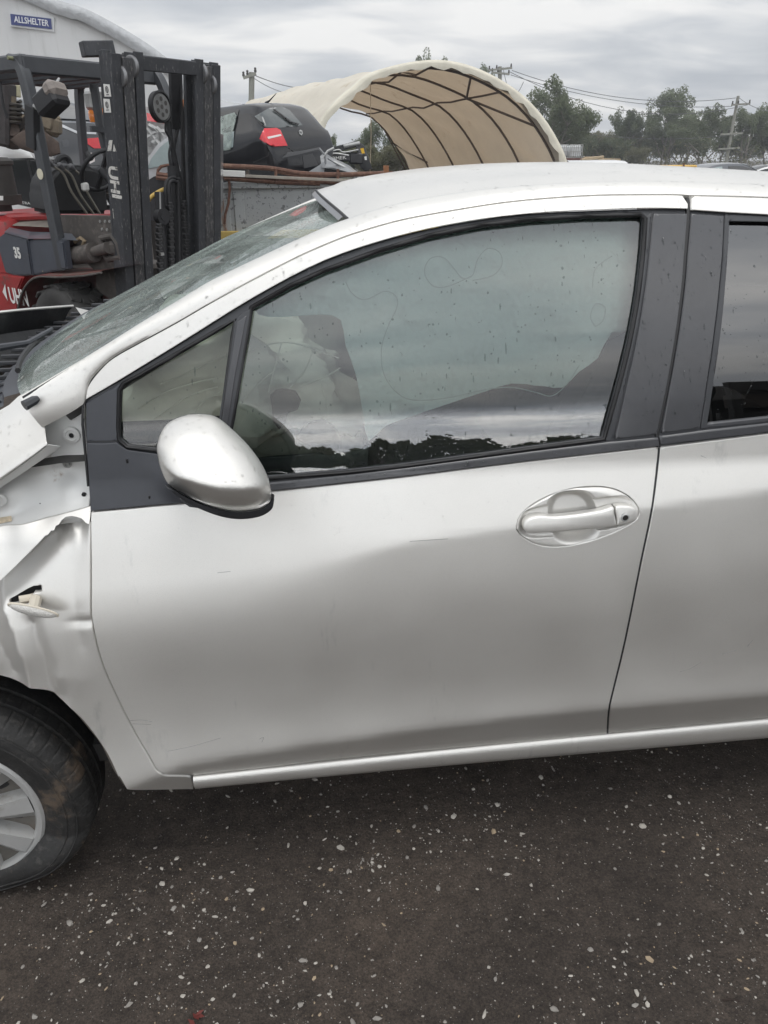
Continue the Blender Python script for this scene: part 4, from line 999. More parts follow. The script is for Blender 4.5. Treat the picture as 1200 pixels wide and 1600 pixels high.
# ---------------------------------------------------------------- rain drops on the car
def drops(name, parent, poly_px, n, rmin, rmax, off, fn=None, runs=.15, mt=WATER, flat=.38):
    fn = fn or S; P = ccw(px2S(poly_px, fn=fn)); lo, hi = P.min(0), P.max(0); V, Fs = [], []; k = 0
    while k < n:
        q = np.array([[rnd.uniform(lo[0], hi[0]), rnd.uniform(lo[1], hi[1])]])
        if not inpoly(P, q)[0]: continue
        x, z = q[0]; nn = nrmS(np.array([x]), np.array([z]), fn=fn)[0]; c = np.array([x, float(fn(x, z))+off, z])
        put(V, Fs, c, nn, rnd, rmin, rmax, runs, flat); k += 1
    o = mk(name, np.array(V), Fs, mt, parent); o['kind'] = 'stuff'; return o
def put(V, Fs, c, nn, rnd, rmin, rmax, runs, flat):
    r = rmin+(rmax-rmin)*rnd.random()**2.2; up = np.array([0, 0, 1.])-nn*nn[2]; up /= np.linalg.norm(up)+1e-9; sd = np.cross(up, nn)
    ln = rnd.uniform(2.0, 4.5) if rnd.random() < runs else rnd.uniform(.85, 1.3); b0 = len(V); wv = .75 if ln > 2 else 1
    for f, h in ((1, -.02), (.9, .45), (.55, .85)):
        for j in range(8):
            a = 2*math.pi*j/8; w_ = 1+.15*math.sin(2*a+b0)
            V.append(c+sd*math.cos(a)*r*f*wv*w_+up*math.sin(a)*r*f*ln*w_+nn*r*flat*h)
    V.append(c+nn*r*flat)
    for q in range(2):
        for j in range(8): Fs.append((b0+q*8+j, b0+q*8+(j+1) % 8, b0+q*8+8+(j+1) % 8, b0+q*8+8+j))
    for j in range(8): Fs.append((b0+16+j, b0+16+(j+1) % 8, b0+24))
glass_poly = [(400, 478), (600, 394), (833, 347), (1000, 341), (990, 480), (965, 600), (945, 680), (640, 722), (430, 742), (375, 640)]
drops('rain_drops', wg, glass_poly, 330, .0009, .0025, .0125, runs=.18)
drops('rain_drops', qg, [(360, 510), (220, 592), (192, 615), (190, 685), (260, 700), (343, 650)], 16, .0009, .0022, .0105, runs=.3)
drops('rain_drops', frame, [(1070, 308), (860, 312), (620, 348), (471, 401), (330, 475), (220, 537), (140, 605), (290, 530), (400, 460), (617, 370), (833, 333), (1070, 326)], 150, .0009, .0026, -.0042, runs=.06, flat=.45, mt=WATERP)
for pf, poly in ((bpy.data.objects['pillar_film'], [(1024, 335), (1074, 335), (1060, 500), (1032, 655), (965, 680), (1000, 500)]), (bpy.data.objects['pillar_film.001'], [(1082, 335), (1132, 338), (1117, 520), (1097, 660), (1036, 672), (1072, 420)])):
    drops('rain_drops', pf, poly, 75, .0010, .0023, -.0007, runs=.3)
drops('rain_drops', bpy.data.objects['window_glass.001'], [(1142, 348), (1290, 355), (1290, 640), (1110, 660)], 130, .0009, .0024, .0125, runs=.35)
drops('rain_drops', bpy.data.objects['belt_moulding'], [(430, 760), (1025, 692), (1025, 688), (430, 752)], 70, .0008, .0022, -.0062, runs=.05)
drops('rain_drops', door, [(300, 800), (640, 760), (1020, 710), (1015, 780), (640, 830), (160, 860), (160, 810)], 60, .0008, .002, -.0001, runs=.05, mt=WATERP)
# drops on surfaces that are not the body side: sample their own faces
def drops_on(name, ob, n, rmin, rmax, keep=lambda c, nn: True, flat=.45):
    W_ = wm(ob); me = ob.data; A, tot = [], 0
    for p in me.polygons:
        c = W_ @ p.center; nn = (W_.to_3x3() @ p.normal).normalized()
        if nn.dot(Vector(CAM)-c) < 0: nn = -nn
        if keep(c, nn): tot += p.area; A.append((tot, p, nn))
    V, Fs = [], []; import bisect
    key = [a[0] for a in A]
    for _ in range(n):
        t_, p, nn = A[min(len(A)-1, bisect.bisect(key, rnd.random()*tot))]; vs_ = [W_ @ me.vertices[i].co for i in p.vertices]
        wt = [rnd.random() for _ in vs_]; s_ = sum(wt); c = sum((v*(q/s_) for v, q in zip(vs_, wt)), Vector())
        put(V, Fs, np.array(c), np.array(nn), rnd, rmin, rmax, .08, flat)
    o = mk(name, np.array(V), Fs, WATERP, ob); o['kind'] = 'stuff'
inview = lambda c, nn: c.x < 2.2 and -50 < proj(c)[0] < 1250 and c.y < YC
drops_on('rain_drops', rail, 420, .0008, .0026, inview)
drops_on('rain_drops', mcap, 150, .0008, .0025, lambda c, nn: nn.z > -.15)
drops_on('rain_drops', roof, 420, .0008, .0024, lambda c, nn: inview(c, nn) and c.y < .8)
drops_on('rain_drops', flap, 60, .001, .003)
# ================================================================ forklift truck
FX, FY, FR = -.218, 4.656, R_(-42.0)
lift = empty('forklift', (FX, FY, 0), FR, 'red and grey forklift with tall black mast standing behind the silver hatchback', 'forklift')
_c, _s = math.cos(FR), math.sin(FR)
def toL(P): d = np.asarray(P)-np.array([FX, FY, 0]); return np.array([_c*d[0]+_s*d[1], -_s*d[0]+_c*d[1], d[2]])
def lx(u, v, f):
    """sight line met with the truck's cross plane at forward distance f"""
    d = ray(u, v); dl = np.array([_c*d[0]+_s*d[1], -_s*d[0]+_c*d[1], d[2]]); o = toL(CAM); return Vector(o+dl*((f-o[0])/dl[0]))
def ly(u, v, l):
    d = ray(u, v); dl = np.array([_c*d[0]+_s*d[1], -_s*d[0]+_c*d[1], d[2]]); o = toL(CAM); return Vector(o+dl*((l-o[1])/dl[1]))
MASTM = M('mast_steel', (.046, .048, .053), .5, .2, vary=(7, .25), second=[((.20, .195, .19), 16, .60, .66, (6, 6, .9))], grime=(10, .2))
MASTW = M('worn_mast_rail', (.075, .076, .08), .45, .4, vary=(9, .3), second=[((.26, .25, .24), 20, .52, .64, (5, 5, .8))])
DKM = M('lift_black', (.018, .018, .02), .6, vary=(15, .3))
GUARD = M('guard_grey', (.055, .058, .064), .42, .1, vary=(8, .15), second=((.2, .19, .18), 25, .66, .72))
RED = M('truck_red', (.30, .020, .020), .45, 0, .3, .2, vary=(5, .2), second=[((.10, .06, .05), 7, .56, .72)])
GREYP = M('truck_grey', (.055, .062, .078), .42, 0, .3, .2, vary=(5, .15), second=((.24, .20, .16), 11, .64, .74))
DUST = M('dusty_plate', (.075, .066, .060), .75, vary=(9, .25), second=((.15, .13, .115), 14, .5, .75))
WHITEP = M('white_lettering', (.62, .60, .56), .7, second=((.12, .11, .10), 55, .55, .62))
OFFW = M('decal_white', (.70, .69, .66), .6)
CHAINM = M('chain_steel', (.07, .07, .072), .4, .5, vary=(40, .4))
RUST = M('rusty_steel', (.13, .065, .045), .85, vary=(18, .35), second=((.20, .12, .08), 9, .5, .7))
ALU = M('dull_aluminium', (.42, .42, .41), .42, .7, vary=(14, .2))
STEEL2 = M('roller_steel', (.24, .24, .245), .45, .6, vary=(14, .2))
ORANGE = M('orange_lens', (.85, .24, .02), .25, 0, .5)
tl = math.tan(R_(8.2))
def tz(z): return tl*z            # the mast leans forward by this much at height z
MROT = Matrix.Rotation(math.atan(tl), 3, 'Y')
mast = NB(); 
def upright(sgn):
    """three nested channels, outer one carrying the side plate"""
    for a, b, f0, f1, ztop, mt_, nm in ((.444, .374, -.125, .0, 2.15, MASTM, 'outer_channel'), (.365, .287, -.12, .006, 2.135, MASTW, 'middle_channel'), (.279, .214, -.12, .012, 2.15, MASTM, 'inner_channel')):
        bm = NB(); l = -sgn*(a+b)/2
        # channel: front flange, rear flange, web towards the outside
        for (fa, fb, la, lb) in ((f1-.022, f1, a, b), (f0, f0+.022, a, b), (f0+.022, f1-.022, a, a-.016)):
            zt = ztop if not (nm != 'inner_channel' and fb == f1) else ztop-.02
            c = (fa+fb)/2; l_ = -sgn*(la+lb)/2
            box(bm, (c+tz((zt+.05)/2), l_, (zt+.05)/2), (abs(fb-fa), abs(la-lb), zt-.05), MROT, .003)
        o = fin(nm, bm, mt_, lift)
    # guide rollers at the top, seen between the channels
    for l_, z_, f_ in ((.369, 2.0, -.075), (.283, 2.06, -.07)):
        bm = NB(); lathe(bm, [(0, -.012), (.056, -.012), (.062, -.008), (.062, .008), (.056, .012), (.02, .012), (.02, .015), (0, .015)], 20, Matrix.Translation((f_+tz(z_)+.05, -sgn*l_, z_)) @ Matrix.Rotation(math.pi/2, 4, 'X')); fin('mast_roller', bm, STEEL2, lift)
for s in (1, -1): upright(s)
bm = NB(); box(bm, (tz(2.1)-.02, 0, 2.085), (.06, .45, .085), MROT, .006); fin('mast_crossbar', bm, MASTM, lift)
bm = NB(); box(bm, (tz(.5)-.1, 0, .45), (.05, .62, .14), MROT, .006); fin('mast_crossbar', bm, DKM, lift)
bm = NB(); beam(bm, lx(128, 77, -.08), lx(176, 76, -.02), .09, .085, bev=.005); fin('mast_bracket', bm, MASTM, lift)
# marks on the mast's side plate
def side_local(u, v): return ly(u, v, -.4465)
ey0 = (side_local(190, 290)-side_local(172, 290)).normalized()
def mast_text(s, u, v, size, **k):
    p = side_local(u, v); d = (side_local(u+9, v+100)-p).normalized(); n = Vector((0, -1, 0)); up = n.cross(d)
    lettering('side_lettering', s, size, WHITEP, lift, p, d, up, **k)
mast_text('U', 176, 270, .125, bold=.004, sx=.95); mast_text('H', 179, 292, .125, bold=.004, sx=.95); mast_text('I', 182, 307, .125, bold=.007, sx=.8)
mast_text('FORKLIFT'[:0] or '......................', 178, 334, .03, spacing=.75)
bm = NB()
for q in ([(170.5, 219), (176, 219), (174, 236), (168, 236)], [(178, 225), (182, 237), (176.5, 236.5)]):
    f = [bm.verts.new(side_local(*p)+Vector((0, -.001, 0))) for p in q]; bm.faces.new(f)
fin('side_emblem', bm, WHITEP, lift)
for (v0, v1) in ((131, 151), (154, 176)):
    bm = NB(); f = [bm.verts.new(side_local(*p)+Vector((0, -.001, 0))) for p in ((161.5, v0), (171.5, v0+1), (174, v1), (163.5, v1))]; bm.faces.new(f); st = fin('warning_sticker', bm, OFFW, lift)
    bm = NB(); c = side_local(167.5, (v0+v1)/2-1); tube(bm, [c+Vector((.013*math.cos(t), -.0025, .017*math.sin(t))) for t in np.linspace(0, 6.28, 13)[:-1]], .0022, 4, closed=True); box(bm, c+Vector((0, -.003, 0)), (.006, .001, .022)); box(bm, c+Vector((0, -.003, -.028)), (.026, .001, .004)); fin('sticker_print', bm, DKM, st)
# lift cylinders, chains and hoses between the uprights
bm = NB(); box(bm, (lx(275, 150, -.02)).lerp(lx(275, 150, -.02), 1), (.03, .105, .42), MROT, .004); fin('hose_post', bm, DKM, lift)
bm = NB(); c = lx(250, 167, .0); n_ = Matrix.Translation(c) @ Matrix.Rotation(R_(90), 4, 'Y') @ Matrix.Rotation(R_(-10), 4, 'X'); lathe(bm, [(.055, -.02), (.098, -.02), (.102, .018), (.09, .022), (.083, .012)], 32, n_); pul = fin('hose_pulley', bm, DKM, lift)
bm = NB(); lathe(bm, [(.084, .012), (.08, .017), (0, .017)], 32, n_); fin('pulley_disc', bm, ALU, pul)
bm = NB()
for k in range(7):
    a = k*math.pi/3; r = .049 if k < 6 else 0; lathe(bm, [(.0155, .0185), (.0, .0185)], 12, n_ @ Matrix.Translation((r*math.cos(a), r*math.sin(a), 0)))
fin('pulley_holes', bm, M('pulley_hole', (.10, .095, .09), .8), pul)['kind'] = 'stuff'
def htube(name, pts, r, mt, f=-.03): bm = NB(); tube(bm, catmull([tuple(lx(u, v, f)) for u, v in pts], 4), r, 8); return fin(name, bm, mt, lift, sharp=60)
htube('hydraulic_hose', [(279, 105), (283, 130), (284, 200), (286, 300), (290, 430)], .010, DKM, .0)
htube('hydraulic_hose', [(288, 105), (289, 150), (287, 220), (290, 330), (294, 430)], .010, DKM, -.02)
htube('hydraulic_hose', [(263, 190), (268, 225), (278, 270), (287, 330), (292, 380)], .018, DKM, -.03)
htube('hydraulic_hose', [(280, 190), (272, 225), (268, 262), (270, 300)], .016, DKM, -.05)
htube('hydraulic_hose', [(259, 193), (259, 205), (267, 220), (264, 240), (266, 258)], .008, DKM, -.01)
htube('hose_loop', [(266, 440), (264, 330), (264, 292), (268, 283), (275, 285), (279, 300), (281, 440)], .013, DKM, .02)
htube('hose_loop', [(262, 440), (259, 330), (259, 290), (266, 279), (276, 280), (283, 298), (286, 440)], .013, DKM, .0)
htube('yellow_hose', [(226, 322), (236, 308), (252, 298), (262, 295)], .016, M('yellow_hose_rubber', (.62, .42, .10), .5), -.12)
htube('yellow_hose', [(280, 300), (286, 315), (284, 345), (290, 375), (286, 410)], .014, bpy.data.materials['yellow_hose_rubber'], -.14)
for u0, u1, vt in ((265, 269, 318), (288, 294, 316), (248, 252, 352)):
    bm = NB()
    for k in range(26):
        v = vt+k*4.6; c = lx(u0+(u1-u0)*k/26, v, .03); box(bm, c, (.035, .046 if k % 2 else .030, .022), MROT, .004)
    o = fin('lift_chain', bm, CHAINM, lift); o['kind'] = 'stuff'
bm = NB(); c = lx(252, 338, .02); lathe(bm, [(0, -.03), (.05, -.03), (.055, .03), (.03, .03), (.03, .035), (0, .035)], 20, Matrix.Translation(c) @ Matrix.Rotation(math.pi/2, 4, 'Y')); fin('chain_sheave', bm, DKM, lift)
bm = NB(); tube(bm, [lx(249, 300, .0), lx(256, 445, .0)], .035, 12); tube(bm, [lx(270, 260, -.06), lx(278, 440, -.06)], .04, 12); fin('lift_cylinder', bm, DKM, lift)
bm = NB(); tube(bm, [lx(250, 300, .04), lx(252, 400, .04)], .006, 6); box(bm, lx(252, 397, .05), (.03, .03, .02)); fin('chain_anchor', bm, ALU, lift)
# overhead guard
GB, GH, GZ = .513, .532, 2.135
bm = NB(); beam(bm, (-GB, -GH-.02, GZ-.03), (-GB, GH+.02, GZ-.03), .07, .11, bev=.012); fin('guard_front_beam', bm, GUARD, lift)
bm = NB(); beam(bm, (-1.42, -GH, GZ-.02), (-1.42, GH, GZ-.02), .07, .10, bev=.012); fin('guard_rear_beam', bm, GUARD, lift)
for s in (-1, 1):
    bm = NB(); beam(bm, (-GB+.03, s*GH, GZ-.02), (-1.42, s*GH, GZ-.01), .065, .095, bev=.012); fin('guard_side_beam', bm, GUARD, lift)
for k in range(5):
    bm = NB(); l = -.36+.18*k; beam(bm, (-GB-.03, l, GZ-.055), (-1.40, l, GZ-.055), .035, .05, bev=.005); fin('guard_bar', bm, GUARD, lift)
def pillar(pts, w_, name='guard_pillar'):
    bm = NB(); P = [Vector(p) for p in catmull([tuple(p) for p in pts], 5)]
    rings = []
    for i, p in enumerate(P):
        d = (P[min(i+1, len(P)-1)]-P[max(i-1, 0)]).normalized(); a = Vector((0, 1, 0)); b = a.cross(d).normalized()
        rings.append([bm.verts.new(p+a*(w_*x)+b*(w_*y)) for x, y in ((-.5, -.42), (-.3, -.55), (.3, -.55), (.5, -.42), (.5, .42), (.3, .55), (-.3, .55), (-.5, .42))])
    for A, B in zip(rings[:-1], rings[1:]):
        for k in range(8): bm.faces.new((A[k], A[(k+1) % 8], B[(k+1) % 8], B[k]))
    bm.faces.new(rings[0][::-1]); bm.faces.new(rings[-1]); bmesh.ops.recalc_face_normals(bm, faces=bm.faces); return fin(name, bm, GUARD, lift)
foot = ly(100, 421, -.55)
pillar([(-GB-.12, -GH, GZ-.0), (-GB-.03, -GH, GZ-.03), ly(42, 130, -.54), ly(58, 205, -.545), ly(78, 310, -.55), foot], .07)
pillar([(-GB-.1, GH, GZ), (-GB+.02, GH, GZ-.02), (-GB+.10, GH, GZ-.14), (-GB+.16, GH, GZ-.35), (-GB+.3, GH, 1.2), (-GB+.4, GH, .8)], .065)
for s in (-1, 1): pillar([(-1.42, s*GH, GZ), (-1.5, s*GH, GZ-.1), (-1.58, s*GH, 1.5), (-1.62, s*GH, 1.0)], .06)
bm = NB(); tube(bm, [lx(146, 132, -.9), lx(156, 195, -.9), lx(168, 245, -.9)], .035, 8); beam(bm, lx(142, 201, -.85), lx(170, 204, -.85), .03, .04); stalk = fin('lamp_stalk', bm, GUARD, lift)
bm = NB(); lathe(bm, [(0, -.05), (.06, -.05), (.066, -.02), (.066, .02), (.05, .05), (0, .05)], 16, Matrix.Translation(lx(152, 180, -.95))); fin('indicator_lamp', bm, ORANGE, lift)
bm = NB(); box(bm, lx(150, 158, -.95), (.1, .16, .13), bev=.02); fin('lamp_housing', bm, ALU, lift)
bm = NB(); lathe(bm, [(0, -.07), (.05, -.07), (.05, .07), (0, .07)], 16, Matrix.Translation(lx(286, 170, -1.2))); fin('indicator_lamp', bm, ORANGE, lift)
# work lamp on its bracket at the near pillar
wl = ly(80, 158, -.66); rot = Matrix.Rotation(R_(-28), 3, 'Y') @ Matrix.Rotation(R_(12), 3, 'Z')
bm = NB(); box(bm, wl, (.19, .14, .13), rot, .02); wlo = fin('work_lamp', bm, DKM, lift)
bm = NB(); box(bm, wl+rot @ Vector((.07, -.005, .028)), (.10, .15, .10), rot, .03); fin('lamp_cover', bm, M('taped_cover', (.24, .21, .19), .7, vary=(14, .3)), wlo)
bm = NB(); tube(bm, [ly(55, 166, -.56), ly(66, 172, -.62), ly(72, 168, -.66)], .018, 8); lathe(bm, [(0, -.02), (.022, -.02), (.022, .02), (0, .02)], 12, Matrix.Translation(ly(67, 171, -.70))); tube(bm, [ly(86, 140, -.6), ly(88, 130, -.58), ly(92, 123, -.5)], .008, 6); fin('lamp_bracket', bm, ALU, wlo)
htube('pillar_cable', [(12, 90), (30, 95), (40, 112), (47, 140), (48, 160)], .012, M('cable_green', (.20, .21, .12), .6), -.56)
htube('pillar_cable', [(0, 130), (4, 160), (12, 185)], .010, DKM, -.6)
bm = NB(); beam(bm, ly(50, 165, -.57), ly(52, 232, -.57), .05, .10, bev=.004); fin('pillar_box', bm, DKM, lift)
# chassis, bulkhead, tilt cylinder, fender, wheel
bm = NB(); pl = [ly(*p, -.40) for p in ((92, 336), (180, 338), (198, 470), (175, 470), (150, 452), (150, 425), (135, 410), (132, 390), (112, 374), (95, 372))]
A = [bm.verts.new(p) for p in pl]; B = [bm.verts.new(p+Vector((0, .06, 0))) for p in pl]; bm.faces.new(A); bm.faces.new(B[::-1])
for k in range(len(pl)): bm.faces.new((A[k], B[k], B[(k+1) % len(pl)], A[(k+1) % len(pl)]))
bmesh.ops.recalc_face_normals(bm, faces=bm.faces); fin('front_bulkhead', bm, DUST, lift)
for u, v in ((165, 346), (168, 359), (157, 346), (160, 358), (172, 346)):
    bm = NB(); lathe(bm, [(.011, 0), (.010, .007), (0, .007)], 6, Matrix.Translation(ly(u, v, -.40)) @ Matrix.Rotation(math.pi/2, 4, 'X')); fin('plate_bolt', bm, ALU, lift)
bm = NB(); a, b = ly(98, 402, -.47), ly(140, 396, -.47); tube(bm, [a, b], .062, 18); tube(bm, [b, b.lerp(ly(168, 388, -.47), .25)], .066, 18); fin('tilt_cylinder', bm, DUST, lift, sharp=40)
bm = NB(); a, b = ly(138, 396, -.47), ly(170, 387, -.47); tube(bm, [a, b], [.03, .04], 14); fin('cylinder_rod', bm, DUST, lift, sharp=40)
bm = NB(); q = [(158, 372), (176, 369), (184, 380), (189, 402), (168, 405), (164, 398)]; qq = [(168, 376), (176, 375), (181, 385), (182, 398), (172, 399)]
tube(bm, [ly(u, v, -.43) for u, v in q], .022, 8, closed=True); box(bm, ly(175, 388, -.44), (.07, .05, .09), bev=.02); fin('tilt_yoke', bm, DUST, lift)
bm = NB(); tube(bm, [ly(117, 378, -.48), ly(126, 372, -.48), ly(132, 376, -.47), ly(128, 388, -.47)], .014, 8); fin('hydraulic_fitting', bm, M('brassy', (.22, .17, .11), .6, .3), lift)
# fender: arched sheet over the front wheel
LO_ = -.66
fp = [ly(u, v, LO_) for u, v in ((28, 500), (28, 478), (34, 455), (45, 438), (60, 430), (90, 430.5), (130, 428), (158, 423))]
P = []
for p in catmull([tuple(p) for p in fp], 4): P.append([Vector(p)+Vector((0, 0, -.012)), Vector(p), Vector(p)+Vector((0, .14, .006)), Vector(p)+Vector((0, .34, .012))])
bm = NB(); gridmesh(bm, P); fin('front_fender', bm, M('fender_paint', (.17, .045, .040), .6, vary=(12, .3), second=((.11, .085, .07), 6, .42, .62)), lift, sharp=60)
bm = NB(); tube(bm, [r[0] for r in P], .008, 6); fin('fender_edge', bm, DUST, lift)
bm = NB(); f = [bm.verts.new(ly(*p, -.36)) for p in ((30, 520), (30, 460), (70, 432), (150, 425), (180, 470), (190, 520))]; bm.faces.new(f); fin('chassis_side', bm, M('chassis_red', (.10, .02, .02), .7, vary=(8, .3)), lift)
wc = ly(112, 512, -.55); wc.z = .36; wc.y = -.52
XL = Matrix.Translation(wc) @ Matrix.Rotation(math.pi/2, 4, 'X')
wh = empty('front_wheel', (0, 0, 0)); wh.parent = lift
bm = NB(); lathe(bm, [(.20, .10), (.24, .125), (.30, .13), (.335, .12), (.352, .09), (.356, .0), (.352, -.09), (.335, -.12), (.24, -.13), (.2, -.12)], 48, XL); ty = fin('tyre', bm, M('lift_tyre', (.05, .048, .046), .85, vary=(10, .2), bump=(60, .4, .004)), wh, sharp=50)
bm = NB()
for k in range(15):
    a = 2*math.pi*k/15
    for s in (1, -1):
        P_ = [XL @ Vector((.358*math.cos(a+t_*s*0+dd), .358*math.sin(a+dd), h)) for h, dd, t_ in ((.0*s, 0, 0), (.05*s, .04, 0), (.09*s, .14, 0), (.125*s, .16, 0))]
        rot_ = frame_of(P_[3]-P_[0], (P_[0]-wc))
        for p0_, p1_ in zip(P_[:-1], P_[1:]): beam(bm, p0_, p1_, .075, .018, (p0_-wc), .004)
fin('tread_lug', bm, bpy.data.materials['lift_tyre'], wh)['kind'] = 'stuff'
bm = NB(); lathe(bm, [(.205, .09), (.19, .07), (.12, .05), (.1, .08), (0, .08)], 32, XL); fin('rim', bm, DUST, wh)
for l_ in (.52,):
    bm = NB(); lathe(bm, [(.2, .12), (.335, .12), (.356, .08), (.356, -.08), (.335, -.12), (.2, -.12), (.1, -.05), (0, -.05)], 32, Matrix.Translation((wc.x, l_, .36)) @ Matrix.Rotation(math.pi/2, 4, 'X')); w2 = fin('front_wheel', bm, bpy.data.materials['lift_tyre'], lift)
# bodywork: red counterweight sides, grey cowl panels marked 35
def side_plate(name, pts, l, depth, mt, bev=.01):
    bm = NB(); Q = [ly(u, v, l) for u, v in pts]; A = [bm.verts.new(p) for p in Q]; B = [bm.verts.new(p+Vector((0, depth, 0))) for p in Q]
    fs = [bm.faces.new(A), bm.faces.new(B[::-1])]
    for k in range(len(Q)): fs.append(bm.faces.new((A[k], B[k], B[(k+1) % len(Q)], A[(k+1) % len(Q)])))
    bmesh.ops.recalc_face_normals(bm, faces=fs)
    if bev: bmesh.ops.bevel(bm, geom=list({e for e in fs[0].edges}), offset=bev, segments=2, affect='EDGES')
    return fin(name, bm, mt, lift)
side_plate('red_side', [(-60, 425), (0, 428), (36, 433), (28, 452), (26, 500), (-60, 500)], -.62, .5, RED)
side_plate('red_side', [(-60, 340), (-6, 380), (2, 392), (14, 428), (-60, 428)], -.58, .5, RED)
side_plate('grey_panel', [(-4, 372), (6, 364), (42, 374), (50, 430), (24, 431), (8, 426), (-2, 392)], -.60, .05, GREYP)
side_plate('grey_panel', [(43, 375), (82, 374), (98, 377), (104, 420), (50, 431)], -.585, .05, GREYP)
# sloping top facets of the cowl
bm = NB()
tp = [[ly(6, 363, -.60), ly(43, 373, -.60), ly(82, 373, -.585), ly(122, 376, -.50)], [ly(15, 355, -.50), ly(48, 362, -.47), ly(84, 363, -.46), ly(112, 365, -.44)]]
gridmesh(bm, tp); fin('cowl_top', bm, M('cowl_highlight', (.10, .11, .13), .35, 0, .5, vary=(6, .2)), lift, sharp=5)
p = ly(27, 396, -.603); d = (ly(33, 397, -.603)-p).normalized(); lettering('number_35', '35', .105, OFFW, lift, p, d, Vector((.0, -.0, 1)), bold=.004, sx=.85)
p = ly(17, 461, -.625); d = (ly(27, 463, -.625)-p).normalized(); lettering('side_lettering', 'UHN', .165, OFFW, lift, ly(29, 465, -.626), d, Vector((0, 0, 1)), bold=.004, sx=.72)
bm = NB(); f = [bm.verts.new(ly(*q_, -.626)) for q_ in ((4, 456), (8, 443.5), (8.5, 449), (12, 470))]; bm.faces.new(f); fin('side_emblem', bm, OFFW, lift)
# operator's deck: floor plate, seat, wheel, levers, air filter
bm = NB(); gridmesh(bm, [[ly(10, 352, -.48), ly(92, 356, -.42)], [ly(12, 340, -.34), ly(95, 340, -.30)], [ly(10, 336, .3), ly(95, 336, .3)]]); fin('deck_plate', bm, M('deck_dust', (.20, .18, .155), .9, vary=(9, .25)), lift)
bm = NB(); tube(bm, [ly(-20, 352, -.5), ly(4, 346, -.48), ly(14, 340, -.42), ly(60, 338, -.36), ly(92, 338, -.32)], .03, 8); fin('red_trim', bm, RED, lift)
bm = NB(); box(bm, (-.98, .12, .98), (.5, .5, .2), bev=.05, seg=3); fin('operator_seat', bm, M('black_vinyl', (.012, .012, .013), .55, vary=(12, .3), bump=(40, .3, .004)), lift, sharp=50)
bm = NB(); q = [lx(u, v, -.72) for u, v in ((75, 335), (72, 300), (80, 275), (92, 262), (120, 258), (150, 262), (168, 275), (172, 335))]; A = [bm.verts.new(p_) for p_ in q]; B = [bm.verts.new(p_+Vector((-.25, 0, .02))) for p_ in q]; bm.faces.new(A); bm.faces.new(B[::-1])
for k in range(8): bm.faces.new((A[k], B[k], B[(k+1) % 8], A[(k+1) % 8]))
bmesh.ops.recalc_face_normals(bm, faces=bm.faces); bmesh.ops.bevel(bm, geom=bm.edges[:], offset=.03, segments=3, affect='EDGES'); fin('seat_cushion', bm, bpy.data.materials['black_vinyl'], lift, sharp=50)
bm = NB(); tube(bm, [lx(73+10*math.cos(t)+26, 256-18*math.sin(t)*.6, -.8) for t in np.linspace(0, math.pi, 12)], .022, 8); fin('seat_hoop', bm, DKM, lift)
c = lx(160, 266, -.55); rot = Matrix.Rotation(R_(-52), 3, 'Y'); bm = NB()
tube(bm, [c+rot @ Vector((.17*math.cos(t), .17*math.sin(t), 0)) for t in np.linspace(0, 6.283, 29)[:-1]], .016, 8, closed=True); beam(bm, c+rot @ Vector((-.16, 0, 0)), c+rot @ Vector((.16, 0, 0)), .03, .02); tube(bm, [c, c+rot @ Vector((0, 0, -.45))], .035, 10); tube(bm, [c+rot @ Vector((.1, -.12, .0)), c+rot @ Vector((.1, -.12, .05))], .022, 8); fin('steering_wheel', bm, DKM, lift, sharp=60)
for k, pts in enumerate(([(76, 253), (84, 260), (100, 273), (112, 300), (136, 334)], [(92, 257), (100, 264), (113, 276), (126, 305), (146, 334)], [(109, 259), (117, 266), (129, 278), (136, 300), (156, 334)])):
    lv = htube('control_lever', pts, .009, M('lever_chrome', (.30, .28, .24), .4, .7) if k == 0 else bpy.data.materials['lever_chrome'], -.62)
    bm = NB(); a, b = lx(*pts[0], -.62), lx(*pts[1], -.62); tube(bm, [a-(b-a)*.25, a, a.lerp(b, .5), b], [.008, .021, .02, .010], 10); fin('lever_knob', bm, M('lever_knob_grey', (.10, .10, .105), .5) if k == 0 else bpy.data.materials['lever_knob_grey'], lv)
bm = NB(); box(bm, lx(133, 292, -.6), (.05, .05, .06), bev=.012); fin('lever_clamp', bm, OFFW, lift)
bm = NB(); c = ly(3, 330, -.35); lathe(bm, [(.08, 0), (.08, .04), (.16, .05), (.165, .12), (.14, .12), (.14, .33), (.155, .335), (.155, .36), (.12, .385), (0, .39)], 28, Matrix.Translation(c)); fin('air_filter', bm, M('filter_dusty_black', (.045, .04, .036), .7, vary=(8, .3)), lift, sharp=40)
bm = NB(); a = ly(6, 312, -.52); f = [bm.verts.new(ly(*q_, -.505)) for q_ in ((-5, 306), (5, 306), (5, 313), (-5, 313))]; bm.faces.new(f); fin('filter_label', bm, OFFW, lift)
bm = NB(); lathe(bm, [(.034, 0), (.034, .004), (0, .004)], 16, Matrix.Translation(ly(63, 272, -.60)) @ Matrix.Rotation(math.pi/2, 4, 'X') ); fin('pillar_reflector', bm, M('cream_reflector', (.62, .58, .45), .5), lift)
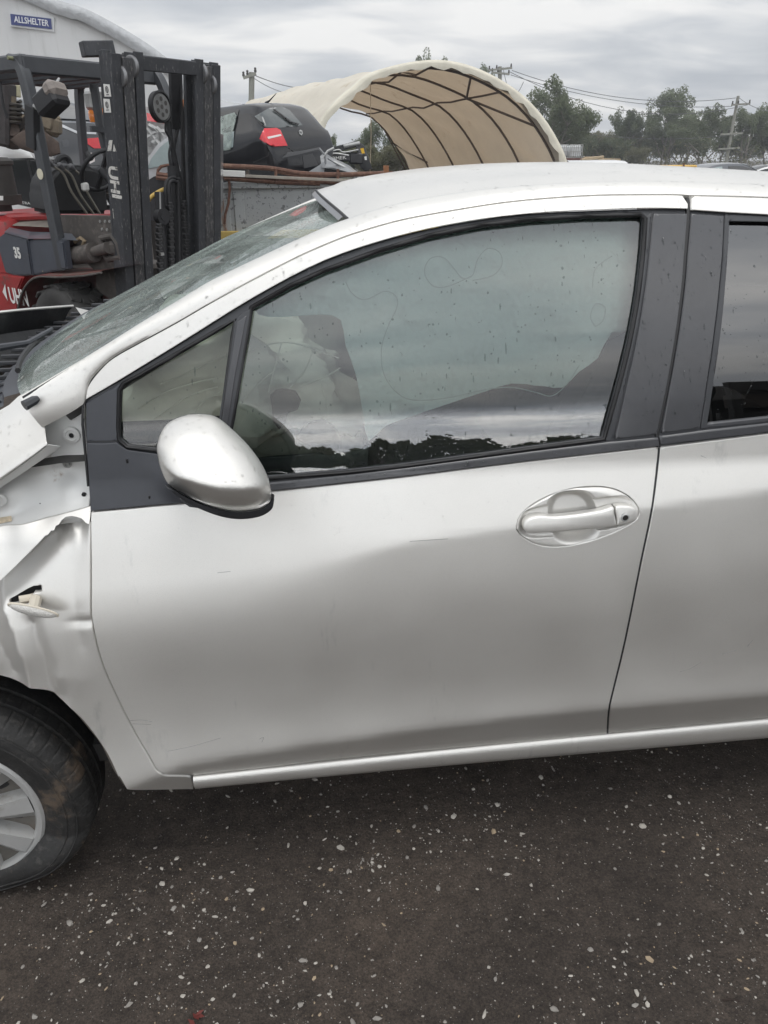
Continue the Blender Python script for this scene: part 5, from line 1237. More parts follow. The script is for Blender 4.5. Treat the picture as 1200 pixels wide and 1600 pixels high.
# counterweight block and rear (mostly off the picture)
bm = NB(); box(bm, (-1.7, 0, .75), (1.1, 1.1, .8), bev=.08, seg=2); fin('counterweight', bm, RED, lift)
bm = NB(); box(bm, (-.9, 0, .55), (1.2, .72, .5), bev=.03); fin('chassis', bm, DUST, lift)
for s in (-1, 1):
    bm = NB(); lathe(bm, [(0, -.1), (.27, -.1), (.28, .0), (.27, .1), (0, .1)], 28, Matrix.Translation((-1.75, s*.45, .28)) @ Matrix.Rotation(math.pi/2, 4, 'X')); fin('rear_wheel', bm, bpy.data.materials['lift_tyre'], lift)
    bm = NB(); beam(bm, (.16, s*.25, .09), (1.1, s*.25, .06), .12, .045, bev=.01); box(bm, (.17, s*.25, .35), (.045, .12, .55), bev=.008); fin('fork', bm, DKM, lift)
bm = NB(); box(bm, (.11, 0, .55), (.05, .9, .1)); box(bm, (.11, 0, .2), (.05, .9, .1)); fin('fork_carriage', bm, DKM, lift)
# ================================================================ background helpers
from mathutils.bvhtree import BVHTree
def bvh_of(*obs):
    V, Fs = [], []
    for o in obs:
        W_ = wm(o); b0 = len(V); V += [W_ @ v.co for v in o.data.vertices]; Fs += [tuple(i+b0 for i in p.vertices) for p in o.data.polygons]
    return BVHTree.FromPolygons(V, Fs)
def inlay(name, tree, px, mt, parent, off=.006, step=4.0, thick=.012, holes=()):
    """a plate that follows the body behind it, outlined by the sight lines of px"""
    lp = ccw(np.array(px, float)*[1, -1]); loops = [resample(lp, step)]+[resample(ccw(np.array(h, float)*[1, -1]), step) for h in holes]
    pts, edges, b0 = [], [], 0
    for l in loops: k = len(l); pts.append(l); edges += [(b0+i, b0+(i+1) % k) for i in range(k)]; b0 += k
    lo, hi = loops[0].min(0), loops[0].max(0); gx, gy = np.arange(lo[0]+step*.4, hi[0], step), np.arange(lo[1]+step*.4, hi[1], step)
    if len(gx) and len(gy):
        G = np.stack(np.meshgrid(gx, gy), -1).reshape(-1, 2); G = G[inpoly(loops[0], G)]
        ab = np.concatenate(loops); G = G[np.linalg.norm(G[:, None]-ab[None], axis=2).min(1) > step*.45] if len(G) else G; pts.append(G)
    A = np.concatenate(pts); r = geometry.delaunay_2d_cdt([Vector(p) for p in A], edges, [], 0, 1e-6)
    V2 = np.array([tuple(v) for v in r[0]]); T = np.array(r[2]); cen = V2[T].mean(1); keep = inpoly(loops[0], cen)
    for h in loops[1:]: keep &= ~inpoly(h, cen)
    T = T[keep]; H = []; o = Vector(CAM)
    for u, v in V2:
        d = Vector(ray(u, -v)).normalized(); h = tree.ray_cast(o, d)
        if h[0] is None: H.append(None); continue
        n = h[1] if h[1].dot(d) < 0 else -h[1]; H.append((h[0], n))
    V, M_, Fs = [], {}, []
    for i, h in enumerate(H):
        if h: M_[i] = len(V); V.append(h[0]+h[1]*off)
    nf = len(V)
    for i, h in enumerate(H):
        if h: V.append(h[0]-h[1]*(thick-off))
    cnt = {}
    for t in T:
        if all(i in M_ for i in t):
            q = [M_[i] for i in t]; a, b, c = V[q[0]], V[q[1]], V[q[2]]
            if max((a-b).length, (b-c).length, (a-c).length) > .6: continue
            if (b-a).cross(c-a).dot(o-a) < 0: q = q[::-1]
            Fs.append(tuple(q))
            for x, y in zip(q, q[1:]+q[:1]): cnt[(x, y)] = 1
    for (x, y) in list(cnt):
        if (y, x) not in cnt: Fs.append((y, x, x+nf, y+nf))
    return mk(name, V, Fs, mt, parent, sharp=50)
def car_body(name, st, mt, parent, crown=.03, k=4, bulge=.05):
    """st: stations (x, z bottom, z belt, z roof, half width low, half width belt, half width roof), rear first; local frame x forward"""
    A = catmull(np.array(st, float), k); rows_ = []
    for x, zb, zt, zr, wl, wb, wr in A:
        h = max(zr-zt, .01)
        half = [(wr*.0, zr+crown), (wr*.5, zr+crown*.8), (wr*.85, zr+crown*.25), (wr, zr-.15*h*.3), (wr+(wb-wr)*.35, zr-.40*h), (wr+(wb-wr)*.75, zr-.78*h), (wb, zt), (wb+bulge*.6, zt-.05), (wl+bulge, zt-.25*(zt-zb)), (wl+bulge*.9, zt-.55*(zt-zb)), (wl+.01, zt-.85*(zt-zb)), (wl-.05, zb)]
        rows_.append([Vector((x, y, z)) for y, z in half]+[Vector((x, -y, z)) for y, z in half[::-1]])
    bm = NB(); gridmesh(bm, rows_)
    for r in (rows_[0], rows_[-1]): bm.faces.new([bm.verts.new(p) for p in r[:-1][:]])
    bmesh.ops.remove_doubles(bm, verts=bm.verts, dist=.0005); bmesh.ops.recalc_face_normals(bm, faces=bm.faces)
    o = fin(name, bm, mt, parent, sharp=48); return o, A, rows_
def car_wheel(parent, x, y, z, r=.31, w_=.2, mt2=None):
    s = 1 if y > 0 else -1
    e_ = Matrix.Translation((x, y, z)) @ Matrix.Rotation(-s*math.pi/2, 4, 'X')
    bm = NB(); lathe(bm, [(r*.66, .0), (r*.8, .012), (r*.95, 0), (r, -.03), (r, -w_+.03), (r*.9, -w_), (r*.6, -w_)], 28, e_); t_ = fin('wheel', bm, TYRE, parent, sharp=50)
    bm = NB(); lathe(bm, [(r*.66, -.0), (r*.62, -.03), (r*.3, -.02), (0, -.01)], 20, e_)
    for k in range(5):
        a = 2*math.pi*k/5; box(bm, e_ @ Vector((r*.36*math.cos(a), r*.36*math.sin(a), -.012)), (r*.5, r*.14, .02), e_.to_3x3() @ Matrix.Rotation(a, 3, 'Z'))
    fin('rim', bm, ALU, t_)
def side_quads(rows_, i0, i1, s, f0=3, f1=6, off=.006, trim=.12):
    """pane on one flank between stations i0..i1 and section points f0..f1"""
    n = len(rows_[0]); P = []
    for i in range(i0, i1+1):
        r = rows_[i]; a, b = (r[f0], r[f1]) if s > 0 else (r[n-1-f0], r[n-1-f1])
        P.append([a.lerp(b, t)+Vector((0, s*off, .0)) for t in np.linspace(trim, 1-trim*.4, 5)])
    return P
BLACKPAINT = M('black_car_paint', (.012, .012, .014), .35, 0, .85, .03, spec=.1)
GREYPAINT = M('dark_grey_car_paint', (.035, .037, .042), .3, .3, 1.0, .05, vary=(4, .1), grime=(7, .1))
WHITEPAINT = M('white_car_paint', (.68, .68, .67), .35, 0, .8, .06, vary=(4, .04))
SILVERPAINT2 = M('silver_car_paint', (.48, .49, .50), .35, .6, .8, .06, vary=(4, .05))
CARGLASS = M('car_window', (.02, .022, .024), .06, 0, .0, spec=.8)
PALEGLASS = M('pale_car_window', (.32, .38, .38), .08, 0, .5, vary=(5, .12))
REDLENS = M('red_lens', (.62, .012, .022), .22, 0, .8, .05, vary=(60, .12))
CLEARLENS = M('clear_lens', (.72, .66, .64), .2, 0, .6)
# ================================================================ white fabric hall with its sign
HY = 26.0
hall = empty('fabric_hall', at_z(60, 262, 0) if False else (at_y(60, 250, HY)[0], HY, -.35), 0, 'big white fabric hall with rounded roof and blue sign on its end wall', 'fabric hall')
arc = [(-560, 240), (-520, 130), (-430, 30), (-300, -40), (-150, -62), (-30, -44), (85, 0), (130, 14), (170, 34), (210, 57), (247, 82), (285, 115), (316, 160), (332, 215), (338, 262)]
A3 = [at_y(u, v, HY) for u, v in catmull(arc, 4)]
TARP = M('white_tarp', (.60, .60, .595), .7, vary=(.8, .04, (1, 1, .25)), second=[((.50, .50, .49), 2.2, .5, .75, (3, 1, .2))], bump=(1.2, .25, .05))
TARPG = M('grey_tarp_hem', (.44, .45, .46), .7, vary=(6, .12), bump=(5, .8, .05))
bm = NB(); zb = -.35; cx = (A3[0][0]+A3[-1][0])/2
rows_ = []
for s in np.linspace(0, 1, 12): rows_.append([Vector((cx+(p[0]-cx)*1.0, HY+.25+.06*math.sin(p[0]*1.9+s*5), zb+(p[2]-zb)*s)) for p in A3])
gridmesh(bm, rows_); fin('end_wall', bm, TARP, hall, world=True, sharp=180)
def rim_band(w_in, dy, y0):
    R = []
    for i, p in enumerate(A3):
        t = A3[min(i+1, len(A3)-1)]-A3[max(i-1, 0)]; n = np.array([t[2], 0, -t[0]]); n /= np.linalg.norm(n); n *= 1 if n[2]*1 > 0 or True else 1
        if (p-np.array([cx, HY, 0]))@n < 0: n = -n
        wob = .012*math.sin(i*2.7)+.008*math.sin(i*5.1)
        R.append([Vector(p-n*(w_in+wob)+np.array([0, y0+.06, 0])), Vector(p-n*w_in*.5+np.array([0, y0-.05+wob, 0])), Vector(p+n*.03+np.array([0, y0, 0])), Vector(p+n*.05+np.array([-.15, y0+.4, 0])), Vector(p+np.array([-dy*1.0, dy, 0]))])
    return R
bm = NB(); gridmesh(bm, rim_band(.33, 22, .0)); fin('roof_cover', bm, TARPG, hall, world=True, sharp=180)
def on_wall(u, v, y): return Vector(at_y(u, v, y))
SY = HY+.12
for nm, q, mt_, dy in (('sign_border', [(14, 17), (84, 27), (85, 50), (16, 41)], M('sign_white', (.58, .585, .59), .6), .03), ('sign_plate', [(16, 21.5), (79.5, 29), (81, 45.5), (17.5, 38.5)], M('sign_blue', (.025, .04, .16), .45, vary=(6, .08)), 0.0)):
    bm = NB(); f = [on_wall(u, v, SY+dy) for u, v in q]; A = [bm.verts.new(p) for p in f]; B = [bm.verts.new(p+Vector((0, .1, 0))) for p in f]; bm.faces.new(A); bm.faces.new(B)
    for k in range(4): bm.faces.new((A[k], B[k], B[(k+1) % 4], A[(k+1) % 4]))
    bmesh.ops.recalc_face_normals(bm, faces=bm.faces); so = fin(nm, bm, mt_, hall, world=True, sharp=5)
lc = on_wall(49, 33.6, SY-.012); ldir = (on_wall(76, 37.0, SY-.012)-on_wall(22, 30.2, SY-.012)); me = text_mesh('ALLSHELTER', 1.0, .004, bold=.012); w0 = max(v.co.x for v in me.vertices)-min(v.co.x for v in me.vertices)
sc_ = ldir.length/w0; me.transform(Matrix.Diagonal((sc_, sc_*1.28, 1, 1))); ex = ldir.normalized(); ey = Vector((0, 0, 1)); ey = (ey-ex*ey.dot(ex)).normalized(); me.transform(Matrix((ex, ey, ex.cross(ey))).transposed().to_4x4())
lo_ = link('sign_lettering', me, M('sign_letter', (.72, .73, .75), .6), hall); me.transform(Matrix.Translation(lc-Vector(hall.location)))
# ================================================================ cream arched shelter
sh_f = [(484, 300), (484, 262), (488, 219), (510, 175), (545, 145), (579, 117), (623, 102), (675, 95), (718, 99.5), (761, 115), (805, 141), (839, 173), (865, 210), (885, 253), (890, 300)]
sh_b = [(352, 290), (358, 240), (368, 195), (384, 163), (408, 150), (435, 144), (465, 143), (500, 150), (528, 164), (550, 171), (575, 177), (598, 198), (622, 234), (640, 268), (646, 292)]
NF = 60
def rs(P, n):
    P = catmull(P, 6); s = np.r_[0, np.cumsum(np.linalg.norm(np.diff(P, axis=0), axis=1))]; t = np.linspace(0, s[-1], n); return np.stack([np.interp(t, s, P[:, 0]), np.interp(t, s, P[:, 1])], 1)
SFY, SBY = 19.0, 31.0
F3 = np.array([at_y(u, v, SFY) for u, v in rs(sh_f, NF)]); B3 = np.array([at_y(u, v, SBY) for u, v in rs(sh_b, NF)])
shel = empty('arched_shelter', (float(F3[:, 0].mean()), SFY, -.35), 0, 'open cream fabric shelter arched over curved steel ribs, beyond the silver car roof', 'shelter')
CREAM = M('cream_tarp', (.84, .79, .68), .75, vary=(1.2, .08), second=[((.56, .45, .30), 1.1, .58, .72), ((.46, .34, .20), .55, .68, .74)], bump=(1.6, .35, .08))
def translucent(mt, col_, f):
    t = mt.node_tree; b = t.nodes['Principled BSDF']; o_ = t.nodes['Material Output']; tr = t.nodes.new('ShaderNodeBsdfTranslucent'); tr.inputs[0].default_value = (*col_, 1)
    x = t.nodes.new('ShaderNodeMixShader'); x.inputs[0].default_value = f; t.links.new(b.outputs[0], x.inputs[1]); t.links.new(tr.outputs[0], x.inputs[2]); t.links.new(x.outputs[0], o_.inputs[0])
translucent(CREAM, (.72, .56, .39), .30)
def shell_pt(i, s):
    p = F3[i]*(1-s)+B3[i]*s; j = i/(NF-1); n = np.array([-(0.5-j)*2, 0, .9]); n /= np.linalg.norm(n)
    sag = -.10*abs(math.sin(s*math.pi*5))+.05*math.sin(j*23+s*9)*math.sin(j*7-s*14)+.03*math.sin(j*51+s*31)
    return p+n*sag*(1-math.exp(-((s)/.02)))
bm = NB(); gridmesh(bm, [[Vector(shell_pt(i, s)) for s in np.linspace(0, 1, 61)] for i in range(NF)]); fin('fabric_cover', bm, CREAM, shel, world=True, sharp=180)
bm = NB(); P = []
cc = F3.mean(0)
for i in range(NF):
    n = F3[i]-np.array([cc[0], SFY, 0]); n /= np.linalg.norm(n); wv = .03*math.sin(i*2.1)+.02*math.sin(i*4.7)
    P.append([Vector(shell_pt(i, .04)+n*.02), Vector(F3[i]+n*.02+np.array([0, -.015, 0])), Vector(F3[i]-n*(.05)+np.array([0, -.03+wv*.5, 0])), Vector(F3[i]-n*(.15+wv*.8)+np.array([0, -.01+wv, 0]))])
gridmesh(bm, P); fin('front_hem', bm, M('cream_hem', (.70, .66, .55), .7, vary=(5, .06)), shel, world=True, sharp=180)
RIB = M('rib_steel', (.13, .10, .08), .6, .3, vary=(8, .2))
for s in (.035, .20, .40, .60, .80, .985):
    bm = NB(); tube(bm, [Vector((F3[i]*(1-s)+B3[i]*s)*.985+np.array([cc[0]*.015, (SFY+12*s)*.015, -.06])) for i in list(range(0, NF, 2))+[NF-1]], .032, 6); fin('rib', bm, RIB, shel, world=True)
def inner(i, s): p = shell_pt(i, s); return Vector(p*.98+np.array([cc[0]*.02, p[1]*.02, .0]))
for i in (30, 41):
    bm = NB(); tube(bm, [inner(i, s) for s in np.linspace(.03, .98, 12)], .026, 6); fin('purlin', bm, RIB, shel, world=True)
bm = NB(); tube(bm, [inner(41, .2), inner(36, .03)], .03, 6); fin('brace', bm, RIB, shel, world=True)
bm = NB(); tube(bm, [inner(41, .2), inner(48, .03)], .03, 6); fin('brace', bm, RIB, shel, world=True)
bm = NB(); tube(bm, [inner(49, .985), inner(54, .8)], .03, 6); fin('brace', bm, RIB, shel, world=True)
bm = NB(); tube(bm, [inner(46, .985), inner(58, .985)], .03, 6); fin('brace', bm, RIB, shel, world=True)
bm = NB(); a = inner(26, .25); tube(bm, [a, a-Vector((0, 0, 1.3)), a-Vector((.05, 0, 2.4))], .012, 4); fin('hanging_cord', bm, CREAMP, shel, world=True)
# ================================================================ black hatchback on the scrap bin
def rail_pt(u, v, y): return Vector(at_y(u, v, y))
BY = 11.3
binr = empty('scrap_bin', (*at_y(430, 300, BY)[:2], -.1), 0, 'pale grey rusty steel scrap bin behind the windscreen, carrying a black hatchback', 'scrap bin')
BINM = M('bin_paint', (.36, .375, .375), .6, .1, vary=(1.6, .10), second=[((.15, .155, .155), 13, .56, .60), ((.30, .13, .055), 1.5, .60, .72, (2.2, 1, .5))], bump=(5, .3, .02))
def binp(u, v, dy=0): return Vector(at_y(u, v, BY+dy))
b_tl, b_tr = binp(300, 291), binp(760, 291)
bm = NB(); zt = b_tl.z; box(bm, ((b_tl.x+b_tr.x)/2, BY+1.0, (zt-.1)/2), (b_tr.x-b_tl.x, 2.0, zt+.1)); fin('bin_wall', bm, BINM, binr, world=True)
for u in (352, 372, 540, 650):
    p = binp(u, 300); bm = NB(); box(bm, (p.x, BY-.015, (zt-.15)/2), (.16 if u > 360 else .1, .03, zt-.06), bev=.01); fin('bin_stiffener', bm, BINM, binr, world=True)
bm = NB(); box(bm, ((b_tl.x+b_tr.x)/2, BY-.03, zt+.0), (b_tr.x-b_tl.x, .08, .09), bev=.01); fin('bin_top_rail', bm, BINM, binr, world=True)
bm = NB(); box(bm, ((b_tl.x+b_tr.x)/2, BY-.05, binp(360, 367).z), (b_tr.x-b_tl.x, .10, .12), bev=.01); fin('bin_yellow_base', bm, M('bin_yellow', (.50, .36, .10), .6, vary=(5, .2)), binr, world=True)
# rusty pipes lying along the bin's top
for pts, r_ in (([(340, 259), (420, 263), (470, 271), (530, 273), (600, 271)], .035), ([(340, 276), (400, 277), (470, 283), (560, 287)], .028), ([(350, 279), (440, 285), (500, 287)], .03), ([(430, 268), (480, 277), (540, 272)], .02)):
    bm = NB(); tube(bm, [Vector(at_y(u, v, BY-.10)) for u, v in catmull(pts, 4)], r_, 8); props(fin('rusty_pipe', bm, RUST, None), {259: 'long rusty pipe, topmost of the pipes lying along the scrap bin', 276: 'rusty pipe just above the rim of the scrap bin', 279: 'short thick rusty pipe low against the rim of the scrap bin', 268: 'thin bent rusty pipe crossing between the others on the scrap bin'}[pts[0][1] if pts[0][1] != 279 else 279], 'pipe', 'rusty pipes on the scrap bin')
bm = NB(); a, b = Vector(at_y(346, 270.5, BY-.2)), Vector(at_y(383, 272, BY-.2)); beam(bm, a, b, .05, .085, bev=.004); props(fin('white_plank', bm, OFFW, None), 'short white plank lying on the scrap bin beside the forklift mast', 'plank')
bm = NB(); a, b = Vector(at_y(384, 275, BY-.18)), Vector(at_y(560, 283, BY-.18)); beam(bm, a, b, .05, .04, bev=.004); props(fin('timber_batten', bm, M('grey_timber', (.32, .29, .25), .85, vary=(12, .2)), None), 'thin weathered timber batten lying under the black hatchback', 'batten')
for (u0, u1) in ((431, 431), (528, 528)):
    bm = NB(); tube(bm, [Vector(at_y(u0, 264, BY-.14)), Vector(at_y(u1, 286, BY-.14))], .025, 6); fin('rail_post', bm, RUST, binr, world=True)
bm = NB(); tube(bm, [Vector(at_y(u, v, BY-.1)) for u, v in ((357, 270), (359, 295), (357, 318), (352, 335), (351, 350))], .022, 6); tube(bm, [Vector(at_y(u, v, BY-.1)) for u, v in ((357, 318), (353, 330), (351, 350))], .014, 6); fin('bin_latch', bm, RUST, binr, world=True)
st_h = [(-.02, .42, .60, .62, .60, .66, .5), (.0, .34, .72, .74, .70, .76, .6), (.05, .30, .88, .92, .76, .79, .66), (.11, .28, .98, 1.04, .79, .80, .66), (.26, .24, 1.02, 1.24, .81, .80, .62), (.46, .22, 1.01, 1.385, .83, .80, .58), (1.1, .2, 1.0, 1.42, .84, .80, .58), (1.9, .2, .97, 1.42, .84, .80, .57), (2.5, .2, .94, 1.30, .84, .79, .58), (3.05, .2, .92, .99, .83, .77, .70), (3.9, .22, .78, .82, .8, .70, .6), (4.2, .3, .6, .62, .65, .6, .5)]
def place_car(u, v, y, zr, rz, tilt=(0, 0)):
    """rear bumper corner height zr seen at pixel (u, v) and distance y"""
    p = at_y(u, v, y); return p
hb = empty('black_hatchback', (0, 0, 0), 0, 'black hatchback with red tail lamp and rear wiper, propped on the rusty scrap bin', 'car')
p = at_y(478, 262, BY+.75); hb.rotation_euler = (R_(-1.5), R_(3.5), R_(138)); hb.location = (p[0]+.02, p[1]+.45, p[2]-.42)
hbody, hA, hrows = car_body('body', st_h, BLACKPAINT, hb)
bpy.context.view_layer.update()
T_ = bvh_of(hbody)
inlay('rear_window', T_, [(398, 182), (420, 169), (440, 166.5), (452, 172), (470, 192), (473, 196), (436, 200), (416, 199)], M('hatch_window', (.07, .08, .08), .08, 0, .6, vary=(3, .3)), hb, .004, 3)  # reflected sky is put into the pane's paler base colour
inlay('tail_lamp', T_, [(406.5, 217), (412.5, 202), (431, 201), (437, 204), (448, 228), (427, 229.5), (422, 228)], REDLENS, hb, .02, 2.5)
inlay('lamp_lens', T_, [(416, 215), (437, 210.5), (438.5, 213), (418, 218)], CLEARLENS, hb, .026, 2.5)
inlay('plate_recess', T_, [(472, 243), (488, 240), (497, 258), (475, 263)], M('number_plate_recess', (.05, .05, .052), .5), hb, .006, 2.5)
inlay('badge', T_, [(466.5, 205), (468.5, 203), (471.5, 204.5), (472.5, 209), (470.5, 212), (467.5, 210)], ALU, hb, .012, 2)
inlay('badge_quarter', T_, [(468, 206), (470, 206), (470.5, 209), (468.6, 209)], DKM, hb, .016, 1.5)
for q in ([(426, 173), (428, 172.5), (454, 191.5), (466, 195), (465, 196.5), (452, 193)],): inlay('rear_wiper', T_, q, RUBBER, hb, .03, 2.5)
inlay('bumper_strip', T_, [(449, 238), (470, 236), (499, 230), (500, 233), (472, 240), (440, 247)], M('bumper_sheen', (.05, .05, .052), .3, 0, .6), hb, .012, 3)
inlay('tailgate_seam', T_, [(393, 180), (395, 180), (415, 199), (413, 200)], RUBBER, hb, .003, 2.5)
inlay('tailgate_seam', T_, [(447, 229), (449, 229), (457, 235), (493, 228), (494, 229.5), (457, 237)], RUBBER, hb, .003, 2.5)
inlay('fuel_flap_seam', T_, [(395, 253), (418, 243), (420, 233), (421.5, 233), (419.5, 244), (396, 254.5)], RUBBER, hb, .003, 2.5)
inlay('side_window', T_, [(349, 190), (364, 188), (366, 205), (364, 230), (349, 234)], PALEGLASS, hb, .006, 3)
for s in (1, -1):
    bm = NB(); gridmesh(bm, side_quads(hrows, 22, 31, s)); fin('side_window', bm, CARGLASS, hb)
    car_wheel(hb, .72, s*.86, .31); car_wheel(hb, 3.38, s*.86, .31)
bm = NB(); W_ = hb.matrix_world; tube(bm, [(.72, 0, 1.44), (.62, 0, 1.47), (.45, 0, 1.56)], [.025, .012, .004], 6); fin('roof_aerial', bm, RUBBER, hb)
WRAP = glass('plastic_wrap', (.8, .82, .84), 1.5, .12, (14, .8), .45)
inlay('plastic_wrap', T_, [(346, 184), (368, 177), (371, 182), (366, 205), (362, 234), (346, 236)], WRAP, hb, .03, 3)
# crushed grey wreck behind the hatchback
wk = empty('crushed_car', (*at_y(535, 262, BY+.6)[:2], float(at_y(535, 262, BY+.6)[2])-.3), 0, 'crushed grey car shell wedged on the scrap bin right of the black hatchback', 'wreck')
def sheet(name, px, ys, mt, parent, thick=.03, lab=None):
    P = [Vector(at_y(u, v, y)) for (u, v), y in zip(px, ys)]; bm = NB(); f = bm.faces.new([bm.verts.new(p) for p in P]); f2 = [bm.verts.new(p+Vector((0, thick, 0))) for p in P]; bm.faces.new(f2[::-1]); n_ = len(P); v1 = list(f.verts)
    for k_ in range(n_): bm.faces.new((v1[k_], f2[k_], f2[(k_+1) % n_], v1[(k_+1) % n_]))
    bmesh.ops.recalc_face_normals(bm, faces=bm.faces); bmesh.ops.triangulate(bm, faces=bm.faces[:]); return fin(name, bm, mt, parent, world=True, sharp=20)
WKM = M('wreck_grey', (.23, .235, .24), .45, .4, .3, .1, vary=(10, .3), bump=(6, .6, .03))
sheet('bent_bonnet', [(500, 244), (507, 238), (519, 246), (545, 258), (560, 270), (548, 270), (520, 262), (503, 262)], [12.1, 12.2, 12.2, 12.2, 12.0, 11.7, 11.6, 11.7], WKM, wk)
sheet('front_corner', [(499, 258), (505, 252), (508, 258), (506, 272), (494, 276), (470, 278), (478, 271)], [11.8]*7, M('wreck_bumper', (.30, .31, .32), .5, vary=(6, .2)), wk)
sheet('engine_bay', [(505, 262), (520, 261), (548, 269), (556, 276), (505, 280)], [12.3]*5, DKM, wk, .5)
for k, pts in enumerate(([(499, 232), (508, 243), (509, 262)], [(505, 246), (512, 236), (522, 231)], [(520, 252), (540, 262)], [(512, 247), (530, 258), (545, 270)], [(549, 268), (565, 285), (590, 284)])):
    bm = NB(); tube(bm, [Vector(at_y(u, v, 11.9)) for u, v in pts], .02, 6); fin('torn_strut', bm, ALU if k in (1, 2) else WKM, wk, world=True)
sheet('white_panel', [(553, 276), (610, 271), (617, 276), (600, 284), (560, 285)], [12.6]*5, WHITEPAINT, wk, .08)
sheet('loose_panel', [(552, 277), (566, 279), (582, 288), (560, 290)], [11.6]*4, WKM, wk)
bm = NB(); tube(bm, [Vector(at_y(u, v, 12.2)) for u, v in catmull([(555, 272), (590, 273), (604, 271), (612, 268), (618, 276)], 4)], .012, 6); fin('bent_wire', bm, RUST, wk, world=True)
bm = NB(); box(bm, Vector(at_y(603, 270, 12.4)), (.09, .09, .22), bev=.004); props(fin('rusty_post', bm, M('rust_orange', (.25, .11, .05), .9, vary=(10, .3)), None), 'short rusty post standing up behind the silver car roof', 'post')
# hydraulic loader crane beyond the bin
CY = 14.0; crane = empty('loader_crane', (*at_y(575, 262, CY)[:2], .2), 0, 'folded black hydraulic crane arm behind the crushed car, under the cream shelter', 'crane')
def cpt(u, v, dy=0): return Vector(at_y(u, v, CY+dy))
CRB = M('crane_black', (.018, .018, .02), .45, 0, .3, .1, vary=(8, .3))
bm = NB(); beam(bm, cpt(508, 238), cpt(560, 224), .12, .10, bev=.01); fin('upper_boom', bm, CRB, crane, world=True)
bm = NB(); tube(bm, [cpt(537, 228.5, -.08), cpt(562, 223.5, -.08)], .035, 10); fin('ram_rod', bm, ALU, crane, world=True)
bm = NB(); beam(bm, cpt(510, 246), cpt(565, 246), .18, .14, bev=.02); beam(bm, cpt(545, 247), cpt(568, 248), .2, .2, bev=.03); fin('lower_boom', bm, CRB, crane, world=True)
bm = NB(); prism(bm, [(554, -225), (563, -222.5), (570, -229), (582, -264), (571, -268), (563, -262), (560, -244)], lambda a, b, h: cpt(a, -b, h), -.08, .16, .012); fin('crane_column', bm, CRB, crane, world=True)
bm = NB(); f = [bm.verts.new(cpt(u, v, -.095)) for u, v in ((563, 232), (568, 231), (570, 239.5), (565.5, 240))]; bm.faces.new(f); fin('warning_plate', bm, M('warning_yellow', (.72, .42, .02), .5), crane, world=True)
bm = NB(); f = [bm.verts.new(cpt(u, v, -.095)) for u, v in ((569, 245), (572.5, 244), (573.5, 250), (570, 250))]; bm.faces.new(f); fin('round_plate', bm, OFFW, crane, world=True)
p0_, p1_ = cpt(517, 248, -.11), cpt(541, 246, -.11); me = text_mesh('OMEK', 1.0, .003, bold=.01); wd_ = max(v.co.x for v in me.vertices)-min(v.co.x for v in me.vertices); k_ = (p1_-p0_).length/wd_; ex = (p1_-p0_).normalized(); ey = Vector((0, 0, 1)); ey = (ey-ex*ey.dot(ex)).normalized()
me.transform(Matrix.Diagonal((k_, k_*.75, 1, 1))); me.transform(Matrix.Translation((p0_+p1_)/2-Vector(crane.location)) @ Matrix((ex, ey, ex.cross(ey))).transposed().to_4x4()); link('crane_lettering', me, OFFW, crane)
for pts in ([(520, 236), (530, 234), (537, 238), (560, 234)], [(512, 240), (528, 240), (545, 243)]):
    bm = NB(); tube(bm, [cpt(u, v, -.1) for u, v in catmull(pts, 4)], .015, 6); fin('crane_hose', bm, ALU, crane, world=True)
bm = NB(); box(bm, cpt(575, 275)+Vector((0, 0, -.5)), (.4, .4, 1.1)); fin('crane_base', bm, CRB, crane, world=True)
# ================================================================ vehicles stacked behind the forklift
st_s = [(0, .45, .62, .66, .66, .68, .5), (.03, .32, .92, .98, .76, .74, .6), (.12, .25, 1.0, 1.05, .8, .76, .62), (.55, .22, 1.02, 1.08, .84, .78, .64), (.95, .2, 1.0, 1.24, .85, .79, .58), (1.35, .2, .98, 1.40, .86, .80, .56), (2.2, .2, .96, 1.43, .86, .80, .56), (2.7, .2, .94, 1.32, .86, .80, .57), (3.25, .2, .93, .99, .85, .78, .7), (4.2, .22, .8, .84, .82, .72, .6), (4.6, .32, .6, .62, .66, .6, .5)]
ROOF_RACK = M('shelf_steel', (.10, .09, .085), .7, .3, vary=(8, .3))
sed = empty('black_sedan', (0, 0, 0), R_(118), 'dark grey sedan with red tail lamp, raised high behind the forklift seat', 'car')
p = at_y(168, 262, 9.2); sed.location = (p[0]-.25, p[1]+.3, p[2]-.55); sed.rotation_euler = (0, R_(2), R_(128))
sbody, sA, srows = car_body('body', st_s, GREYPAINT, sed); bpy.context.view_layer.update(); T_ = bvh_of(sbody)
inlay('tail_lamp', T_, [(125, 217.5), (156, 215), (160, 232), (146, 232)], REDLENS, sed, .015, 3)
inlay('roof_trim', T_, [(93, 193), (122, 206), (150, 207), (150, 210), (120, 209), (92, 197)], SILVERPAINT2, sed, .01, 3)
inlay('fuel_flap', T_, [(96, 219), (105, 218), (108, 222), (107, 229), (98, 230)], M('flap_grey', (.05, .052, .058), .3, .3, 1), sed, .004, 3)
inlay('lower_reflector', T_, [(131, 238), (146, 239), (148, 252), (140, 256)], CLEARLENS, sed, .006, 3)
for s in (1, -1):
    bm = NB(); gridmesh(bm, side_quads(srows, 15, 29, s)); fin('side_window', bm, CARGLASS, sed); car_wheel(sed, .95, s*.88, .31); car_wheel(sed, 3.6, s*.88, .31)
bm = NB(); P = [[srows[i][j]+Vector((-.01, 0, .012)) for j in list(range(3, -1, -1))+list(range(len(srows[0])-2, len(srows[0])-5, -1))] for i in range(13, 20)]; gridmesh(bm, P); fin('rear_window', bm, CARGLASS, sed)
